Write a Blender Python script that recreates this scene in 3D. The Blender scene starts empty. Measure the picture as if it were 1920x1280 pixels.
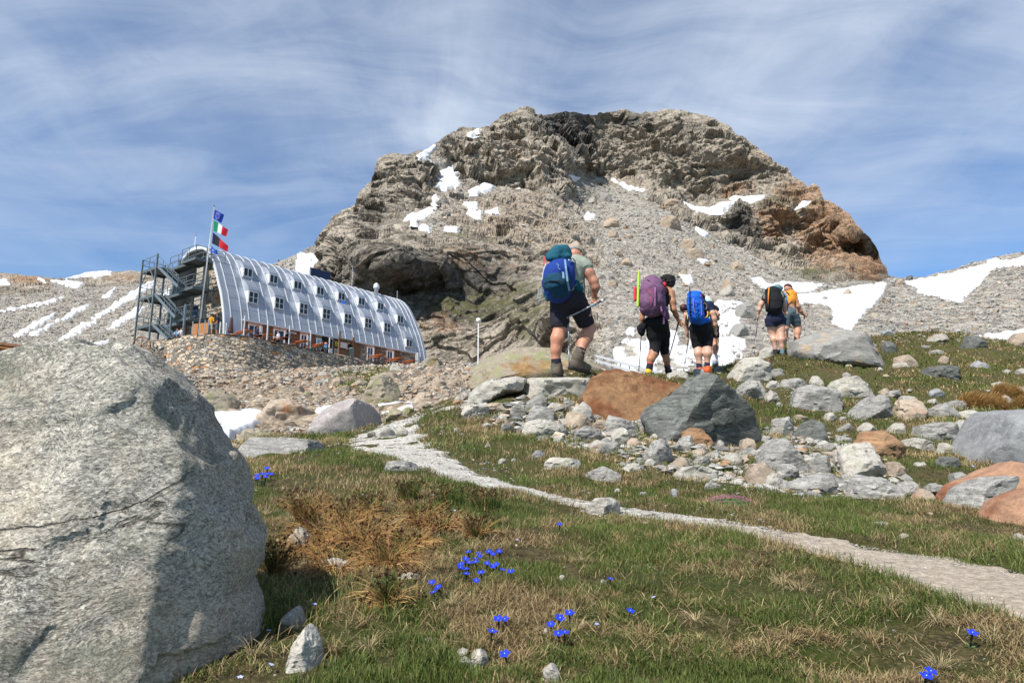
import bpy, bmesh, math, random
import numpy as np
from mathutils import Vector, Matrix
R = math.radians
sc = bpy.context.scene
# ------------------------------------------------------------------ camera
PITCH = R(11.0); CT, ST = math.cos(PITCH), math.sin(PITCH); F = 1280.0
cam_d = bpy.data.cameras.new('camera'); cam = bpy.data.objects.new('camera', cam_d)
sc.collection.objects.link(cam); sc.camera = cam
cam.location = (0, 0, 0); cam.rotation_euler = (R(90) + PITCH, 0, 0)
cam_d.sensor_width = 36; cam_d.lens = 24; cam_d.clip_start = 0.05; cam_d.clip_end = 20000
# ------------------------------------------------------------------ sun, sky, exposure
SUN_EL, SUN_TO = R(48), Vector((-0.60, -0.80))          # horizontal direction towards the sun
SUN_TO.normalize()
sv = Vector((SUN_TO.x * math.cos(SUN_EL), SUN_TO.y * math.cos(SUN_EL), math.sin(SUN_EL)))
sun_d = bpy.data.lights.new('sun', 'SUN'); sun_d.energy = 5.0; sun_d.angle = R(0.5); sun_d.color = (1, 0.955, 0.89)
sun = bpy.data.objects.new('sun', sun_d); sc.collection.objects.link(sun)
sun.rotation_euler = sv.to_track_quat('Z', 'Y').to_euler(); sun.location = (0, 0, 60)
sc.view_settings.view_transform = 'Standard'; sc.view_settings.look = 'None'
sc.view_settings.exposure = 0.42; sc.view_settings.gamma = 1; sc.view_settings.use_curve_mapping = False
sc.render.engine = 'CYCLES'
sc.cycles.max_bounces = 5; sc.cycles.diffuse_bounces = 2; sc.cycles.glossy_bounces = 2
world = bpy.data.worlds.new('World'); sc.world = world; world.use_nodes = True

def nd(nt, typ, ins=None, **props):
    n = nt.nodes.new(typ)
    for k, v in props.items(): setattr(n, k, v)
    for k, v in (ins or {}).items():
        s = n.inputs[k]
        if isinstance(v, bpy.types.NodeSocket): nt.links.new(v, s)
        elif isinstance(v, bpy.types.Node): nt.links.new(v.outputs[0], s)
        else: s.default_value = v
    return n
def math_(nt, op, a, b=0.0, c=None, clamp=False):
    ins = {0: a, 1: b}
    if c is not None: ins[2] = c
    return nd(nt, 'ShaderNodeMath', ins, operation=op, use_clamp=clamp).outputs[0]
def ramp(nt, fac, stops, interp='LINEAR'):
    n = nd(nt, 'ShaderNodeValToRGB', {0: fac}); e = n.color_ramp.elements; n.color_ramp.interpolation = interp
    while len(e) < len(stops): e.new(0.5)
    for i, (p, c) in enumerate(stops):
        e[i].position = p
        e[i].color = (c, c, c, 1) if isinstance(c, (int, float)) else (*c, 1)
    return n.outputs[0]
def mix(nt, f, a, b, mode='MIX'):
    n = nd(nt, 'ShaderNodeMix', data_type='RGBA', blend_type=mode)
    for k, v in ((0, f), (6, a), (7, b)):
        s = n.inputs[k]
        if isinstance(v, bpy.types.NodeSocket): nt.links.new(v, s)
        elif k == 0: s.default_value = v
        else: s.default_value = (*v, 1) if len(v) == 3 else v
    return n.outputs[2]
def noise(nt, co, scale, detail=4, rough=0.55, dist=0.0, lac=2.0):
    return nd(nt, 'ShaderNodeTexNoise', {'Vector': co, 'Scale': scale, 'Detail': detail, 'Roughness': rough, 'Distortion': dist, 'Lacunarity': lac}).outputs[0]
def voro(nt, co, scale, feature='F1', out='Distance', rnd=1.0):
    return nd(nt, 'ShaderNodeTexVoronoi', {'Vector': co, 'Scale': scale, 'Randomness': rnd}, feature=feature).outputs[out]
def mapping(nt, co, scale=(1, 1, 1), rot=(0, 0, 0), loc=(0, 0, 0)):
    return nd(nt, 'ShaderNodeMapping', {'Vector': co, 'Scale': scale, 'Rotation': rot, 'Location': loc}).outputs[0]

nt = world.node_tree; nt.nodes.clear()
sky = nd(nt, 'ShaderNodeTexSky', sky_type='NISHITA', sun_disc=False, sun_elevation=SUN_EL,
         sun_rotation=math.atan2(SUN_TO.x, SUN_TO.y), altitude=2700, air_density=1.15, dust_density=0.6, ozone_density=1.6)
tc = nd(nt, 'ShaderNodeTexCoord').outputs['Generated']
sx = nd(nt, 'ShaderNodeSeparateXYZ', {0: tc})
zc = math_(nt, 'MAXIMUM', sx.outputs[2], 0.03)
zq = math_(nt, 'ADD', zc, 0.12)
pu = math_(nt, 'DIVIDE', sx.outputs[0], zq); pv = math_(nt, 'DIVIDE', sx.outputs[1], zq)
pl = nd(nt, 'ShaderNodeCombineXYZ', {0: pu, 1: pv, 2: 0.0}).outputs[0]
wob = noise(nt, mapping(nt, pl, (0.5, 0.5, 1)), 1.2, 3, 0.5)
plw = nd(nt, 'ShaderNodeVectorMath', {0: pl, 1: nd(nt, 'ShaderNodeCombineXYZ', {0: wob, 1: math_(nt, 'MULTIPLY', wob, -0.8), 2: wob}).outputs[0]}, operation='ADD').outputs[0]
veil = noise(nt, mapping(nt, plw, (0.75, 0.8, 1), (0, 0, R(-20)), (3.1, 2.2, 0)), 0.8, 5, 0.5, 0.2)
streak = noise(nt, mapping(nt, plw, (1.9, 0.42, 1), (0, 0, R(-6)), (1.7, 5.2, 0)), 1.7, 9, 0.58, 0.5)
fine = noise(nt, mapping(nt, plw, (1.1, 3.2, 1), (0, 0, R(-28)), (2.6, 0.2, 0)), 1.6, 9, 0.6, 0.5)
d1 = ramp(nt, veil, [(0.36, 0.0), (0.62, 1.0)])
d2 = ramp(nt, streak, [(0.34, 0.0), (0.68, 1.0)])
d3 = ramp(nt, fine, [(0.34, 0.0), (0.68, 1.0)])
elv = ramp(nt, sx.outputs[2], [(0.15, 0.10), (0.26, 0.30), (0.38, 0.72), (0.47, 1.0), (0.58, 1.0), (0.66, 0.6), (0.9, 0.4)])
dens = math_(nt, 'ADD', math_(nt, 'MULTIPLY', d1, 0.42), math_(nt, 'MULTIPLY', d2, 0.22))
dens = math_(nt, 'ADD', dens, math_(nt, 'MULTIPLY', d3, 0.32))
dens = math_(nt, 'ADD', math_(nt, 'MULTIPLY', dens, elv), math_(nt, 'MULTIPLY', elv, 0.08))
dens = math_(nt, 'MINIMUM', dens, 0.9)
skyc = nd(nt, 'ShaderNodeVectorMath', {0: sky.outputs[0], 1: (0.066, 0.096, 0.118)}, operation='MULTIPLY').outputs[0]
skyfin = mix(nt, dens, skyc, (0.60, 0.665, 0.755))
bg = nd(nt, 'ShaderNodeBackground', {'Color': skyfin, 'Strength': 1.0})
nd(nt, 'ShaderNodeOutputWorld', {'Surface': bg})

# ------------------------------------------------------------------ helpers: photo ray -> world
def ray(px, py):
    u = (px - 960) / F; v = (640 - py) / F
    return u, CT - v * ST, ST + v * CT            # x, y, z of the viewing ray
def P(px, py, y):
    """world point seen at photo position px,py at the distance y in front"""
    x, yy, z = ray(px, py)
    return Vector((x / yy * y, y, z / yy * y))
def proj(x, y, z):
    yc = y * CT + z * ST; zc = -y * ST + z * CT
    return 960 + F * x / yc, 640 - F * zc / yc

# ------------------------------------------------------------------ helpers: numpy noise
def h32(ix, iy, iz, seed):
    h = (ix.astype(np.uint32) * np.uint32(374761393) + iy.astype(np.uint32) * np.uint32(668265263)
         + iz.astype(np.uint32) * np.uint32(2147483647) + np.uint32(seed * 7919 + 13))
    h = (h ^ (h >> np.uint32(13))) * np.uint32(1274126177)
    h = (h ^ (h >> np.uint32(16))) * np.uint32(2246822519)
    return h ^ (h >> np.uint32(15))
def hf(h): return (h & np.uint32(0xFFFFFF)).astype(np.float32) / 16777216.0
def vnoise(p, seed=0):
    i = np.floor(p).astype(np.int64); f = (p - i).astype(np.float32); f = f * f * f * (f * (f * 6 - 15) + 10)
    i = i.astype(np.int32); r = 0
    for dx in (0, 1):
        wx = f[:, 0] if dx else 1 - f[:, 0]
        for dy in (0, 1):
            wy = f[:, 1] if dy else 1 - f[:, 1]
            for dz in (0, 1):
                wz = f[:, 2] if dz else 1 - f[:, 2]
                r = r + wx * wy * wz * hf(h32(i[:, 0] + dx, i[:, 1] + dy, i[:, 2] + dz, seed))
    return r * 2 - 1
def fbm(p, octs=4, seed=0, rough=0.5):
    p = np.asarray(p, dtype=np.float64); a, s, r = 1.0, 1.0, 0
    for o in range(octs):
        r = r + a * vnoise(p * s + 17.3 * o, seed + o); a *= rough; s *= 2.03
    return r
def worley(p, seed=0):
    """nearest cell: (distance, second distance, 4 randoms of the cell, vector to its centre)"""
    n = len(p); i = np.floor(p).astype(np.int32)
    b1 = np.full(n, 9.0, np.float32); b2 = np.full(n, 9.0, np.float32)
    hid = np.zeros(n, np.uint32); vec = np.zeros((n, 3), np.float32)
    for dx in (-1, 0, 1):
        for dy in (-1, 0, 1):
            for dz in (-1, 0, 1):
                cx, cy, cz = i[:, 0] + dx, i[:, 1] + dy, i[:, 2] + dz
                h = h32(cx, cy, cz, seed); h2 = h * np.uint32(2654435761) + np.uint32(77); h3 = h2 * np.uint32(2246822519) + np.uint32(991)
                v = np.stack([p[:, 0] - (cx + hf(h >> np.uint32(3))), p[:, 1] - (cy + hf(h2 >> np.uint32(5))), p[:, 2] - (cz + hf(h3 >> np.uint32(4)))], 1).astype(np.float32)
                d = np.sqrt((v * v).sum(1))
                m = d < b1
                b2 = np.where(m, b1, np.minimum(b2, d)); b1 = np.where(m, d, b1)
                hid = np.where(m, h3, hid); vec[m] = v[m]
    g = [hf((hid * np.uint32(k)) >> np.uint32(7)) for k in (2654435761, 2246822519, 3266489917, 668265263)]
    return b1, b2, g, vec
def crag(p, s, seed, squash=(1, 1, 1), tilt=1.3, lean=0.0):
    """blocky facets: every cell gets its own level and its own plane"""
    q = p / s * np.array(squash)
    w = fbm(q * 1.7, 2, seed + 5) * 0.10
    b1, b2, g, vec = worley(q + w[:, None], seed)
    gr = sstep(0.0, 0.16, b2 - b1) * 0.6 + 0.4
    return gr * ((g[0] - 0.5) * 1.0 + ((g[1] - 0.5) * vec[:, 0] + (g[2] - 0.5) * vec[:, 1] + (g[3] - 0.5) * vec[:, 2]) * tilt - lean * vec[:, 2])
class RBF:
    def __init__(s, pts, vals, lam=1e-3):
        s.c = np.asarray(pts, float); n = len(s.c)
        A = s.k(s.c, s.c) + np.eye(n) * lam
        M = np.zeros((n + 3, n + 3)); M[:n, :n] = A; M[:n, n] = 1; M[:n, n + 1:] = s.c
        M[n, :n] = 1; M[n + 1:, :n] = s.c.T
        s.w = np.linalg.solve(M, np.r_[np.asarray(vals, float), 0, 0, 0])
    def k(s, a, b):
        d2 = ((a[:, None, :] - b[None]) ** 2).sum(2)
        return 0.5 * d2 * np.log(d2 + 1e-9)
    def __call__(s, q):
        q = np.asarray(q, float); out = np.empty(len(q)); n = len(s.c)
        for i in range(0, len(q), 40000):
            qq = q[i:i + 40000]
            out[i:i + 40000] = s.k(qq, s.c) @ s.w[:n] + s.w[n] + qq @ s.w[n + 1:]
        return out
def sstep(a, b, x):
    t = np.clip((x - a) / (b - a), 0, 1); return t * t * (3 - 2 * t)
def poly_sd(px, py, poly):
    """signed distance to a polygon, positive inside"""
    P0 = np.asarray(poly, float); P1 = np.roll(P0, -1, 0)
    d = np.full(px.shape, 1e9); ins = np.zeros(px.shape, bool)
    for (x0, y0), (x1, y1) in zip(P0, P1):
        ex, ey = x1 - x0, y1 - y0
        t = np.clip(((px - x0) * ex + (py - y0) * ey) / (ex * ex + ey * ey + 1e-9), 0, 1)
        d = np.minimum(d, np.hypot(px - x0 - t * ex, py - y0 - t * ey))
        c = ((y0 > py) != (y1 > py))
        with np.errstate(divide='ignore', invalid='ignore'):
            xi = (x1 - x0) * (py - y0) / (y1 - y0) + x0
        ins ^= c & (px < xi)
    return np.where(ins, d, -d)
# ------------------------------------------------------------------ helpers: objects
COL = sc.collection
def mesh_np(name, V, Fc, smooth=True, attrs=None, cols=None):
    """mesh from arrays; Fc is an (n,3) or (n,4) array or a list of such arrays"""
    V = np.asarray(V, np.float32); Fl = Fc if isinstance(Fc, list) else [Fc]
    Fl = [np.asarray(f, np.int32) for f in Fl if len(f)]
    m = bpy.data.meshes.new(name)
    m.vertices.add(len(V)); m.vertices.foreach_set('co', V.ravel())
    li = np.concatenate([f.ravel() for f in Fl]); sz = np.concatenate([np.full(len(f), f.shape[1], np.int32) for f in Fl])
    m.loops.add(len(li)); m.loops.foreach_set('vertex_index', li)
    m.polygons.add(len(sz)); m.polygons.foreach_set('loop_start', np.r_[0, np.cumsum(sz)[:-1]].astype(np.int32))
    m.update(calc_edges=True); m.validate(verbose=False)
    m.polygons.foreach_set('use_smooth', np.full(len(m.polygons), smooth))
    for k, v in (attrs or {}).items():
        a = m.attributes.new(k, 'FLOAT', 'POINT'); a.data.foreach_set('value', np.asarray(v, np.float32))
    if cols is not None:
        a = m.attributes.new('tint', 'FLOAT_COLOR', 'POINT'); c = np.ones((len(V), 4), np.float32); c[:, :3] = cols
        a.data.foreach_set('color', c.ravel())
    m.update(); return m
def obj(name, mesh, mat=None, parent=None, loc=None):
    o = bpy.data.objects.new(name, mesh); COL.objects.link(o)
    if mat is not None and mesh is not None: mesh.materials.clear(); mesh.materials.append(mat)
    if parent is not None: o.parent = parent
    if loc is not None: o.location = loc
    return o
def tag(o, label=None, cat=None, group=None, kind=None):
    if label: o['label'] = label
    if cat: o['category'] = cat
    if group: o['group'] = group
    if kind: o['kind'] = kind
    return o
def thing(name, label, cat, loc=(0, 0, 0), rotz=0, group=None):
    o = obj(name, None, loc=loc); o.rotation_euler = (0, 0, rotz); o.empty_display_size = 0.2
    return tag(o, label, cat, group)
def copy_tree(o, parent=None):
    c = o.copy(); COL.objects.link(c)
    if parent is not None: c.parent = parent
    for ch in o.children: copy_tree(ch, c)
    return c
def grid_faces(nr, nc):
    i = np.arange(nr * nc).reshape(nr, nc)
    return np.stack([i[:-1, :-1].ravel(), i[:-1, 1:].ravel(), i[1:, 1:].ravel(), i[1:, :-1].ravel()], 1)
class MB:
    """collects boxes, bars, tubes, lofts for one mesh"""
    def __init__(s): s.v = []; s.f = []
    def add(s, vs, fs):
        n = len(s.v); s.v += [tuple(v) for v in vs]; s.f += [tuple(i + n for i in f) for f in fs]; return s
    def box(s, x0, x1, y0, y1, z0, z1):
        vs = [(x, y, z) for x in (x0, x1) for y in (y0, y1) for z in (z0, z1)]
        return s.add(vs, [(0, 1, 3, 2), (4, 6, 7, 5), (0, 4, 5, 1), (2, 3, 7, 6), (0, 2, 6, 4), (1, 5, 7, 3)])
    def bar(s, a, b, w, h=None, up=(0, 0, 1)):
        a, b = Vector(a), Vector(b); h = h or w; d = (b - a).normalized(); up = Vector(up)
        if abs(d.dot(up)) > 0.98: up = Vector((1, 0, 0))
        r = d.cross(up).normalized(); u = r.cross(d)
        vs = [p + r * sx * w / 2 + u * sy * h / 2 for p in (a, b) for sx, sy in ((-1, -1), (1, -1), (1, 1), (-1, 1))]
        return s.add(vs, [(3, 2, 1, 0), (4, 5, 6, 7), (0, 1, 5, 4), (1, 2, 6, 5), (2, 3, 7, 6), (3, 0, 4, 7)])
    def tube(s, pts, rad, n=8, cap=True):
        pts = [Vector(p) for p in pts]; rad = rad if isinstance(rad, (list, tuple)) else [rad] * len(pts)
        vs = []; up = None
        for i, p in enumerate(pts):
            d = (pts[min(i + 1, len(pts) - 1)] - pts[max(i - 1, 0)]).normalized()
            if up is None: up = Vector((0, 0, 1)) if abs(d.z) < 0.9 else Vector((1, 0, 0))
            r = d.cross(up).normalized(); up = r.cross(d).normalized()
            vs += [p + (r * math.cos(2 * math.pi * k / n) + up * math.sin(2 * math.pi * k / n)) * rad[i] for k in range(n)]
        fs = [(i * n + k, i * n + (k + 1) % n, (i + 1) * n + (k + 1) % n, (i + 1) * n + k) for i in range(len(pts) - 1) for k in range(n)]
        if cap: fs += [tuple(range(n - 1, -1, -1)), tuple((len(pts) - 1) * n + k for k in range(n))]
        return s.add(vs, fs)
    def lathe(s, c, prof, n=20):
        vs = [(c[0] + r * math.cos(2 * math.pi * k / n), c[1] + r * math.sin(2 * math.pi * k / n), c[2] + z) for r, z in prof for k in range(n)]
        m = len(prof)
        fs = [(i * n + k, i * n + (k + 1) % n, (i + 1) * n + (k + 1) % n, (i + 1) * n + k) for i in range(m - 1) for k in range(n)]
        fs += [tuple(range(n - 1, -1, -1)), tuple((m - 1) * n + k for k in range(n))]
        return s.add(vs, fs)
    def prism(s, poly, ax, a, b):
        """polygon in the two other axes extruded along ax"""
        n = len(poly); vs = []
        for t in (a, b):
            for p in poly:
                q = list(p); q.insert(ax, t); vs.append(q)
        return s.add(vs, [tuple(range(n - 1, -1, -1)), tuple(range(n, 2 * n))] + [(i, (i + 1) % n, n + (i + 1) % n, n + i) for i in range(n)])
    def build(s, name, mat, parent=None, smooth=False, bevel=0.0, loc=None):
        m = bpy.data.meshes.new(name); m.from_pydata(s.v, [], s.f)
        bm = bmesh.new(); bm.from_mesh(m); bmesh.ops.recalc_face_normals(bm, faces=bm.faces); 
        if bevel: bmesh.ops.bevel(bm, geom=list(bm.edges), offset=bevel, segments=2, affect='EDGES', profile=0.6, clamp_overlap=True)
        bm.to_mesh(m); bm.free()
        for p in m.polygons: p.use_smooth = smooth
        return obj(name, m, mat, parent, loc)
# ------------------------------------------------------------------ materials
def new_mat(name):
    m = bpy.data.materials.new(name); m.use_nodes = True; nt = m.node_tree; nt.nodes.clear(); return m, nt
def finish(nt, col, rough=0.9, bump=None, bstr=0.5, bdist=0.02, metal=0.0, spec=0.3, **kw):
    ins = {'Base Color': col if isinstance(col, bpy.types.NodeSocket) else (*col, 1), 'Roughness': rough, 'Metallic': metal, 'Specular IOR Level': spec}
    ins.update(kw)
    if bump is not None:
        ins['Normal'] = nd(nt, 'ShaderNodeBump', {'Height': bump, 'Strength': bstr, 'Distance': bdist}).outputs[0]
    b = nd(nt, 'ShaderNodeBsdfPrincipled', ins); nd(nt, 'ShaderNodeOutputMaterial', {'Surface': b}); return b
def rnd_co(nt, space='Object'):
    co = nd(nt, 'ShaderNodeTexCoord').outputs['Object']
    r = nd(nt, 'ShaderNodeObjectInfo').outputs['Random']
    off = nd(nt, 'ShaderNodeCombineXYZ', {0: math_(nt, 'MULTIPLY', r, 37.0), 1: math_(nt, 'MULTIPLY', r, 91.0), 2: math_(nt, 'MULTIPLY', r, 53.0)})
    return nd(nt, 'ShaderNodeVectorMath', {0: co, 1: off}, operation='ADD').outputs[0], r
def plain(name, col, rough=0.7, metal=0.0, var=0.15, scale=8.0, bumps=0.0, spec=0.3, bd=0.01):
    m, nt = new_mat(name); co, r = rnd_co(nt)
    f = noise(nt, co, scale, 5, 0.6)
    c = mix(nt, ramp(nt, f, [(0.3, 0.0), (0.7, 1.0)]), tuple(x * (1 - var) for x in col), tuple(min(1, x * (1 + var)) for x in col))
    finish(nt, c, rough, noise(nt, co, scale * 6, 4, 0.6) if bumps else None, bumps, bd, metal, spec); return m
def rock_mat(name, light, dark, rust=None, rust_amt=0.0, fol=3.0, scale=1.0, contrast=1.0, lichen=0.0, speck=0.5, rot=(0.4, 0.5, 0.2), bstr=0.8, vein=0.0):
    """foliated crystalline rock: stretched bands, speckle, rust and lichen patches"""
    m, nt = new_mat(name); co, r = rnd_co(nt)
    co = mapping(nt, co, (scale,) * 3)
    fc = mapping(nt, co, (1, 1, fol), rot)
    warp = noise(nt, co, 1.7, 3, 0.5)
    fcw = nd(nt, 'ShaderNodeVectorMath', {0: fc, 1: nd(nt, 'ShaderNodeCombineXYZ', {0: 0.0, 1: 0.0, 2: math_(nt, 'MULTIPLY', warp, 1.6)})}, operation='ADD').outputs[0]
    band = noise(nt, fcw, 5.0, 8, 0.68, 0.3)
    spk = noise(nt, mapping(nt, fcw, (1, 1, 0.6)), 38.0, 4, 0.7)
    pat = noise(nt, co, 1.3, 4, 0.55)
    k = 0.16 / contrast
    c = mix(nt, ramp(nt, band, [(0.5 - k, 0.0), (0.5 + k, 1.0)]), dark, light)
    avg = tuple((a + b) / 2 for a, b in zip(light, dark))
    c = mix(nt, math_(nt, 'MULTIPLY', ramp(nt, pat, [(0.35, 0.0), (0.65, 1.0)]), 0.45), c, tuple(a * 1.15 for a in avg))
    c = mix(nt, math_(nt, 'MULTIPLY', ramp(nt, spk, [(0.36, 1.0), (0.47, 0.0)]), speck), c, tuple(x * 0.35 for x in dark))
    c = mix(nt, math_(nt, 'MULTIPLY', ramp(nt, spk, [(0.56, 0.0), (0.66, 1.0)]), speck * 0.8), c, tuple(min(0.75, x * 1.45) for x in light))
    if vein:
        vn = nd(nt, 'ShaderNodeTexNoise', {'Vector': mapping(nt, fcw, (1, 1, 2.2)), 'Scale': 7.0, 'Detail': 6, 'Roughness': 0.6}).outputs[0]
        c = mix(nt, math_(nt, 'MULTIPLY', ramp(nt, vn, [(0.47, 0.0), (0.5, 1.0), (0.53, 0.0)]), vein), c, tuple(x * 0.25 for x in dark))
    if rust:
        rn = noise(nt, mapping(nt, co, (1, 1, 1), (0, 0, 0), (7, 3, 1)), 1.1, 7, 0.6)
        c = mix(nt, ramp(nt, rn, [(0.62 - 0.5 * rust_amt, 0.0), (0.70 - 0.38 * rust_amt, 1.0)]), c, mix(nt, ramp(nt, band, [(0.35, 0.0), (0.65, 1.0)]), tuple(x * 0.5 for x in rust), rust))
    if lichen:
        ln = noise(nt, mapping(nt, co, (1, 1, 1), (0, 0, 0), (1, 8, 5)), 2.6, 8, 0.72)
        c = mix(nt, math_(nt, 'MULTIPLY', ramp(nt, ln, [(0.52, 0.0), (0.6, 1.0)]), lichen), c, (0.22, 0.235, 0.10))
    hb = math_(nt, 'ADD', math_(nt, 'MULTIPLY', band, 0.7), math_(nt, 'MULTIPLY', spk, 0.12))
    hb = math_(nt, 'ADD', hb, math_(nt, 'MULTIPLY', noise(nt, co, 11.0, 7, 0.65), 0.5))
    hue = nd(nt, 'ShaderNodeHueSaturation', {'Color': c, 'Value': math_(nt, 'ADD', math_(nt, 'MULTIPLY', r, 0.24), 0.88)}).outputs[0]
    finish(nt, hue, 0.85, hb, bstr, 0.03 / scale, spec=0.25); return m
def attr(nt, name, out='Fac'): return nd(nt, 'ShaderNodeAttribute', attribute_name=name).outputs[out]

def mat_mountain():
    m, nt = new_mat('mountain_rock'); co = nd(nt, 'ShaderNodeTexCoord').outputs['Object']
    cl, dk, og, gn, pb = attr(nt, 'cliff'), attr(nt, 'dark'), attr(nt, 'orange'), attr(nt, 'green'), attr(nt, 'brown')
    wrp = noise(nt, co, 0.06, 4, 0.55)
    cow = nd(nt, 'ShaderNodeVectorMath', {0: co, 1: nd(nt, 'ShaderNodeCombineXYZ', {0: math_(nt, 'MULTIPLY', wrp, 9.0), 1: math_(nt, 'MULTIPLY', wrp, -6.0), 2: math_(nt, 'MULTIPLY', wrp, 12.0)})}, operation='ADD').outputs[0]
    n1 = noise(nt, cow, 0.09, 9, 0.68, 0.5); n2 = noise(nt, cow, 0.55, 8, 0.72); n3 = noise(nt, mapping(nt, cow, (1, 1, 0.22)), 0.42, 7, 0.62)
    n4 = noise(nt, mapping(nt, cow, (1, 1, 1), (0.5, 0.9, 0.3)), 0.22, 9, 0.7)
    c = mix(nt, ramp(nt, n1, [(0.36, 0.0), (0.64, 1.0)]), (0.28, 0.235, 0.18), (0.50, 0.43, 0.34))
    c = mix(nt, math_(nt, 'MULTIPLY', ramp(nt, n2, [(0.42, 0.0), (0.62, 1.0)]), 0.5), c, (0.33, 0.30, 0.25))
    ogf = math_(nt, 'ADD', math_(nt, 'MULTIPLY', og, 0.85), math_(nt, 'SUBTRACT', n4, 0.80))
    c = mix(nt, math_(nt, 'MULTIPLY', ramp(nt, ogf, [(0.04, 0.0), (0.24, 1.0)]), 0.62), c, (0.36, 0.185, 0.085))
    stk = ramp(nt, n3, [(0.56, 0.0), (0.66, 1.0)])
    c = mix(nt, math_(nt, 'MULTIPLY', stk, 0.6), c, (0.06, 0.055, 0.05))
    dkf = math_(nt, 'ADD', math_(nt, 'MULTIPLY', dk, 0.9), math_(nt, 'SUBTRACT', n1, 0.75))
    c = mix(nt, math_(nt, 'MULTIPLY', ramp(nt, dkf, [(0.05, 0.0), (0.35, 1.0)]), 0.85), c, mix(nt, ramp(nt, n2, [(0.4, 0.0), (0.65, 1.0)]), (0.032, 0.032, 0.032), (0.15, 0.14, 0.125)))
    crk = ramp(nt, noise(nt, mapping(nt, cow, (1, 1, 1.7), (0.2, 0.35, 0.1)), 0.16, 10, 0.6, 0.8), [(0.470, 0.0), (0.495, 1.0), (0.50, 1.0), (0.525, 0.0)])
    crk2 = ramp(nt, noise(nt, mapping(nt, cow, (1, 1, 1.3), (0.9, -0.3, 0.6), (9, 4, 2)), 0.5, 8, 0.6, 0.6), [(0.465, 0.0), (0.5, 1.0), (0.535, 0.0)])
    c = mix(nt, math_(nt, 'MULTIPLY', crk, 0.55), c, (0.035, 0.03, 0.027)); c = mix(nt, math_(nt, 'MULTIPLY', crk2, 0.4), c, (0.05, 0.042, 0.035))
    gnf = math_(nt, 'ADD', gn, math_(nt, 'SUBTRACT', n2, 0.85))
    geo = nd(nt, 'ShaderNodeNewGeometry'); up = nd(nt, 'ShaderNodeSeparateXYZ', {0: geo.outputs['Normal']}).outputs[2]
    gnf = math_(nt, 'MULTIPLY', ramp(nt, gnf, [(0.05, 0.0), (0.25, 1.0)]), ramp(nt, up, [(0.25, 0.0), (0.6, 1.0)]))
    # loose stones
    cs = mapping(nt, co, (1, 0.4, 1)); v1 = voro(nt, cs, 1.1, out='Color'); v2 = voro(nt, cs, 0.33, out='Color'); vd = voro(nt, cs, 1.1); vs = voro(nt, cs, 2.6, out='Color')
    g1 = nd(nt, 'ShaderNodeSeparateColor', {0: v1}).outputs[0]; g2 = nd(nt, 'ShaderNodeSeparateColor', {0: v2}).outputs[0]; g3 = nd(nt, 'ShaderNodeSeparateColor', {0: vs}).outputs[0]
    g = math_(nt, 'ADD', math_(nt, 'ADD', math_(nt, 'MULTIPLY', g1, 0.45), math_(nt, 'MULTIPLY', g2, 0.2)), math_(nt, 'MULTIPLY', g3, 0.35))
    sg = ramp(nt, g, [(0.15, (0.11, 0.10, 0.085)), (0.45, (0.25, 0.228, 0.193)), (0.8, (0.39, 0.36, 0.31))])
    sb = ramp(nt, g, [(0.15, (0.10, 0.08, 0.06)), (0.45, (0.25, 0.20, 0.15)), (0.8, (0.38, 0.32, 0.25))])
    s = mix(nt, ramp(nt, math_(nt, 'ADD', pb, math_(nt, 'SUBTRACT', n1, 0.5)), [(0.3, 0.0), (0.7, 1.0)]), sg, sb)
    s = mix(nt, math_(nt, 'MULTIPLY', ramp(nt, n4, [(0.55, 0.0), (0.7, 1.0)]), 0.35), s, (0.29, 0.255, 0.205))
    clf = ramp(nt, math_(nt, 'ADD', cl, math_(nt, 'MULTIPLY', math_(nt, 'SUBTRACT', n2, 0.5), 0.7)), [(0.4, 0.0), (0.6, 1.0)])
    c = mix(nt, clf, s, c)
    c = mix(nt, math_(nt, 'MULTIPLY', gnf, 0.8), c, (0.105, 0.105, 0.042))
    hc = math_(nt, 'ADD', math_(nt, 'ADD', math_(nt, 'MULTIPLY', n2, 0.9), math_(nt, 'MULTIPLY', n1, 2.0)), math_(nt, 'MULTIPLY', crk, -0.5))
    hc = math_(nt, 'ADD', hc, math_(nt, 'MULTIPLY', crk2, -0.25))
    hs = math_(nt, 'SUBTRACT', math_(nt, 'MULTIPLY', g, 0.6), math_(nt, 'MULTIPLY', vd, 0.4))
    h = nd(nt, 'ShaderNodeMix', {0: clf, 2: hs, 3: hc}, data_type='FLOAT').outputs[0]
    finish(nt, c, 0.95, h, 0.75, 0.9, spec=0.1); return m
def mat_snow():
    m, nt = new_mat('snow'); co = nd(nt, 'ShaderNodeTexCoord').outputs['Object']
    n1 = noise(nt, co, 0.8, 6, 0.65); n2 = noise(nt, co, 5.0, 5, 0.6)
    c = mix(nt, ramp(nt, n1, [(0.34, 0.0), (0.6, 1.0)]), (0.46, 0.465, 0.48), (0.66, 0.66, 0.665))
    c = mix(nt, ramp(nt, n2, [(0.70, 0.0), (0.8, 1.0)]), c, (0.55, 0.52, 0.47))
    finish(nt, c, 0.6, math_(nt, 'ADD', n1, math_(nt, 'MULTIPLY', n2, 0.3)), 0.35, 0.15, spec=0.3); return m
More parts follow.
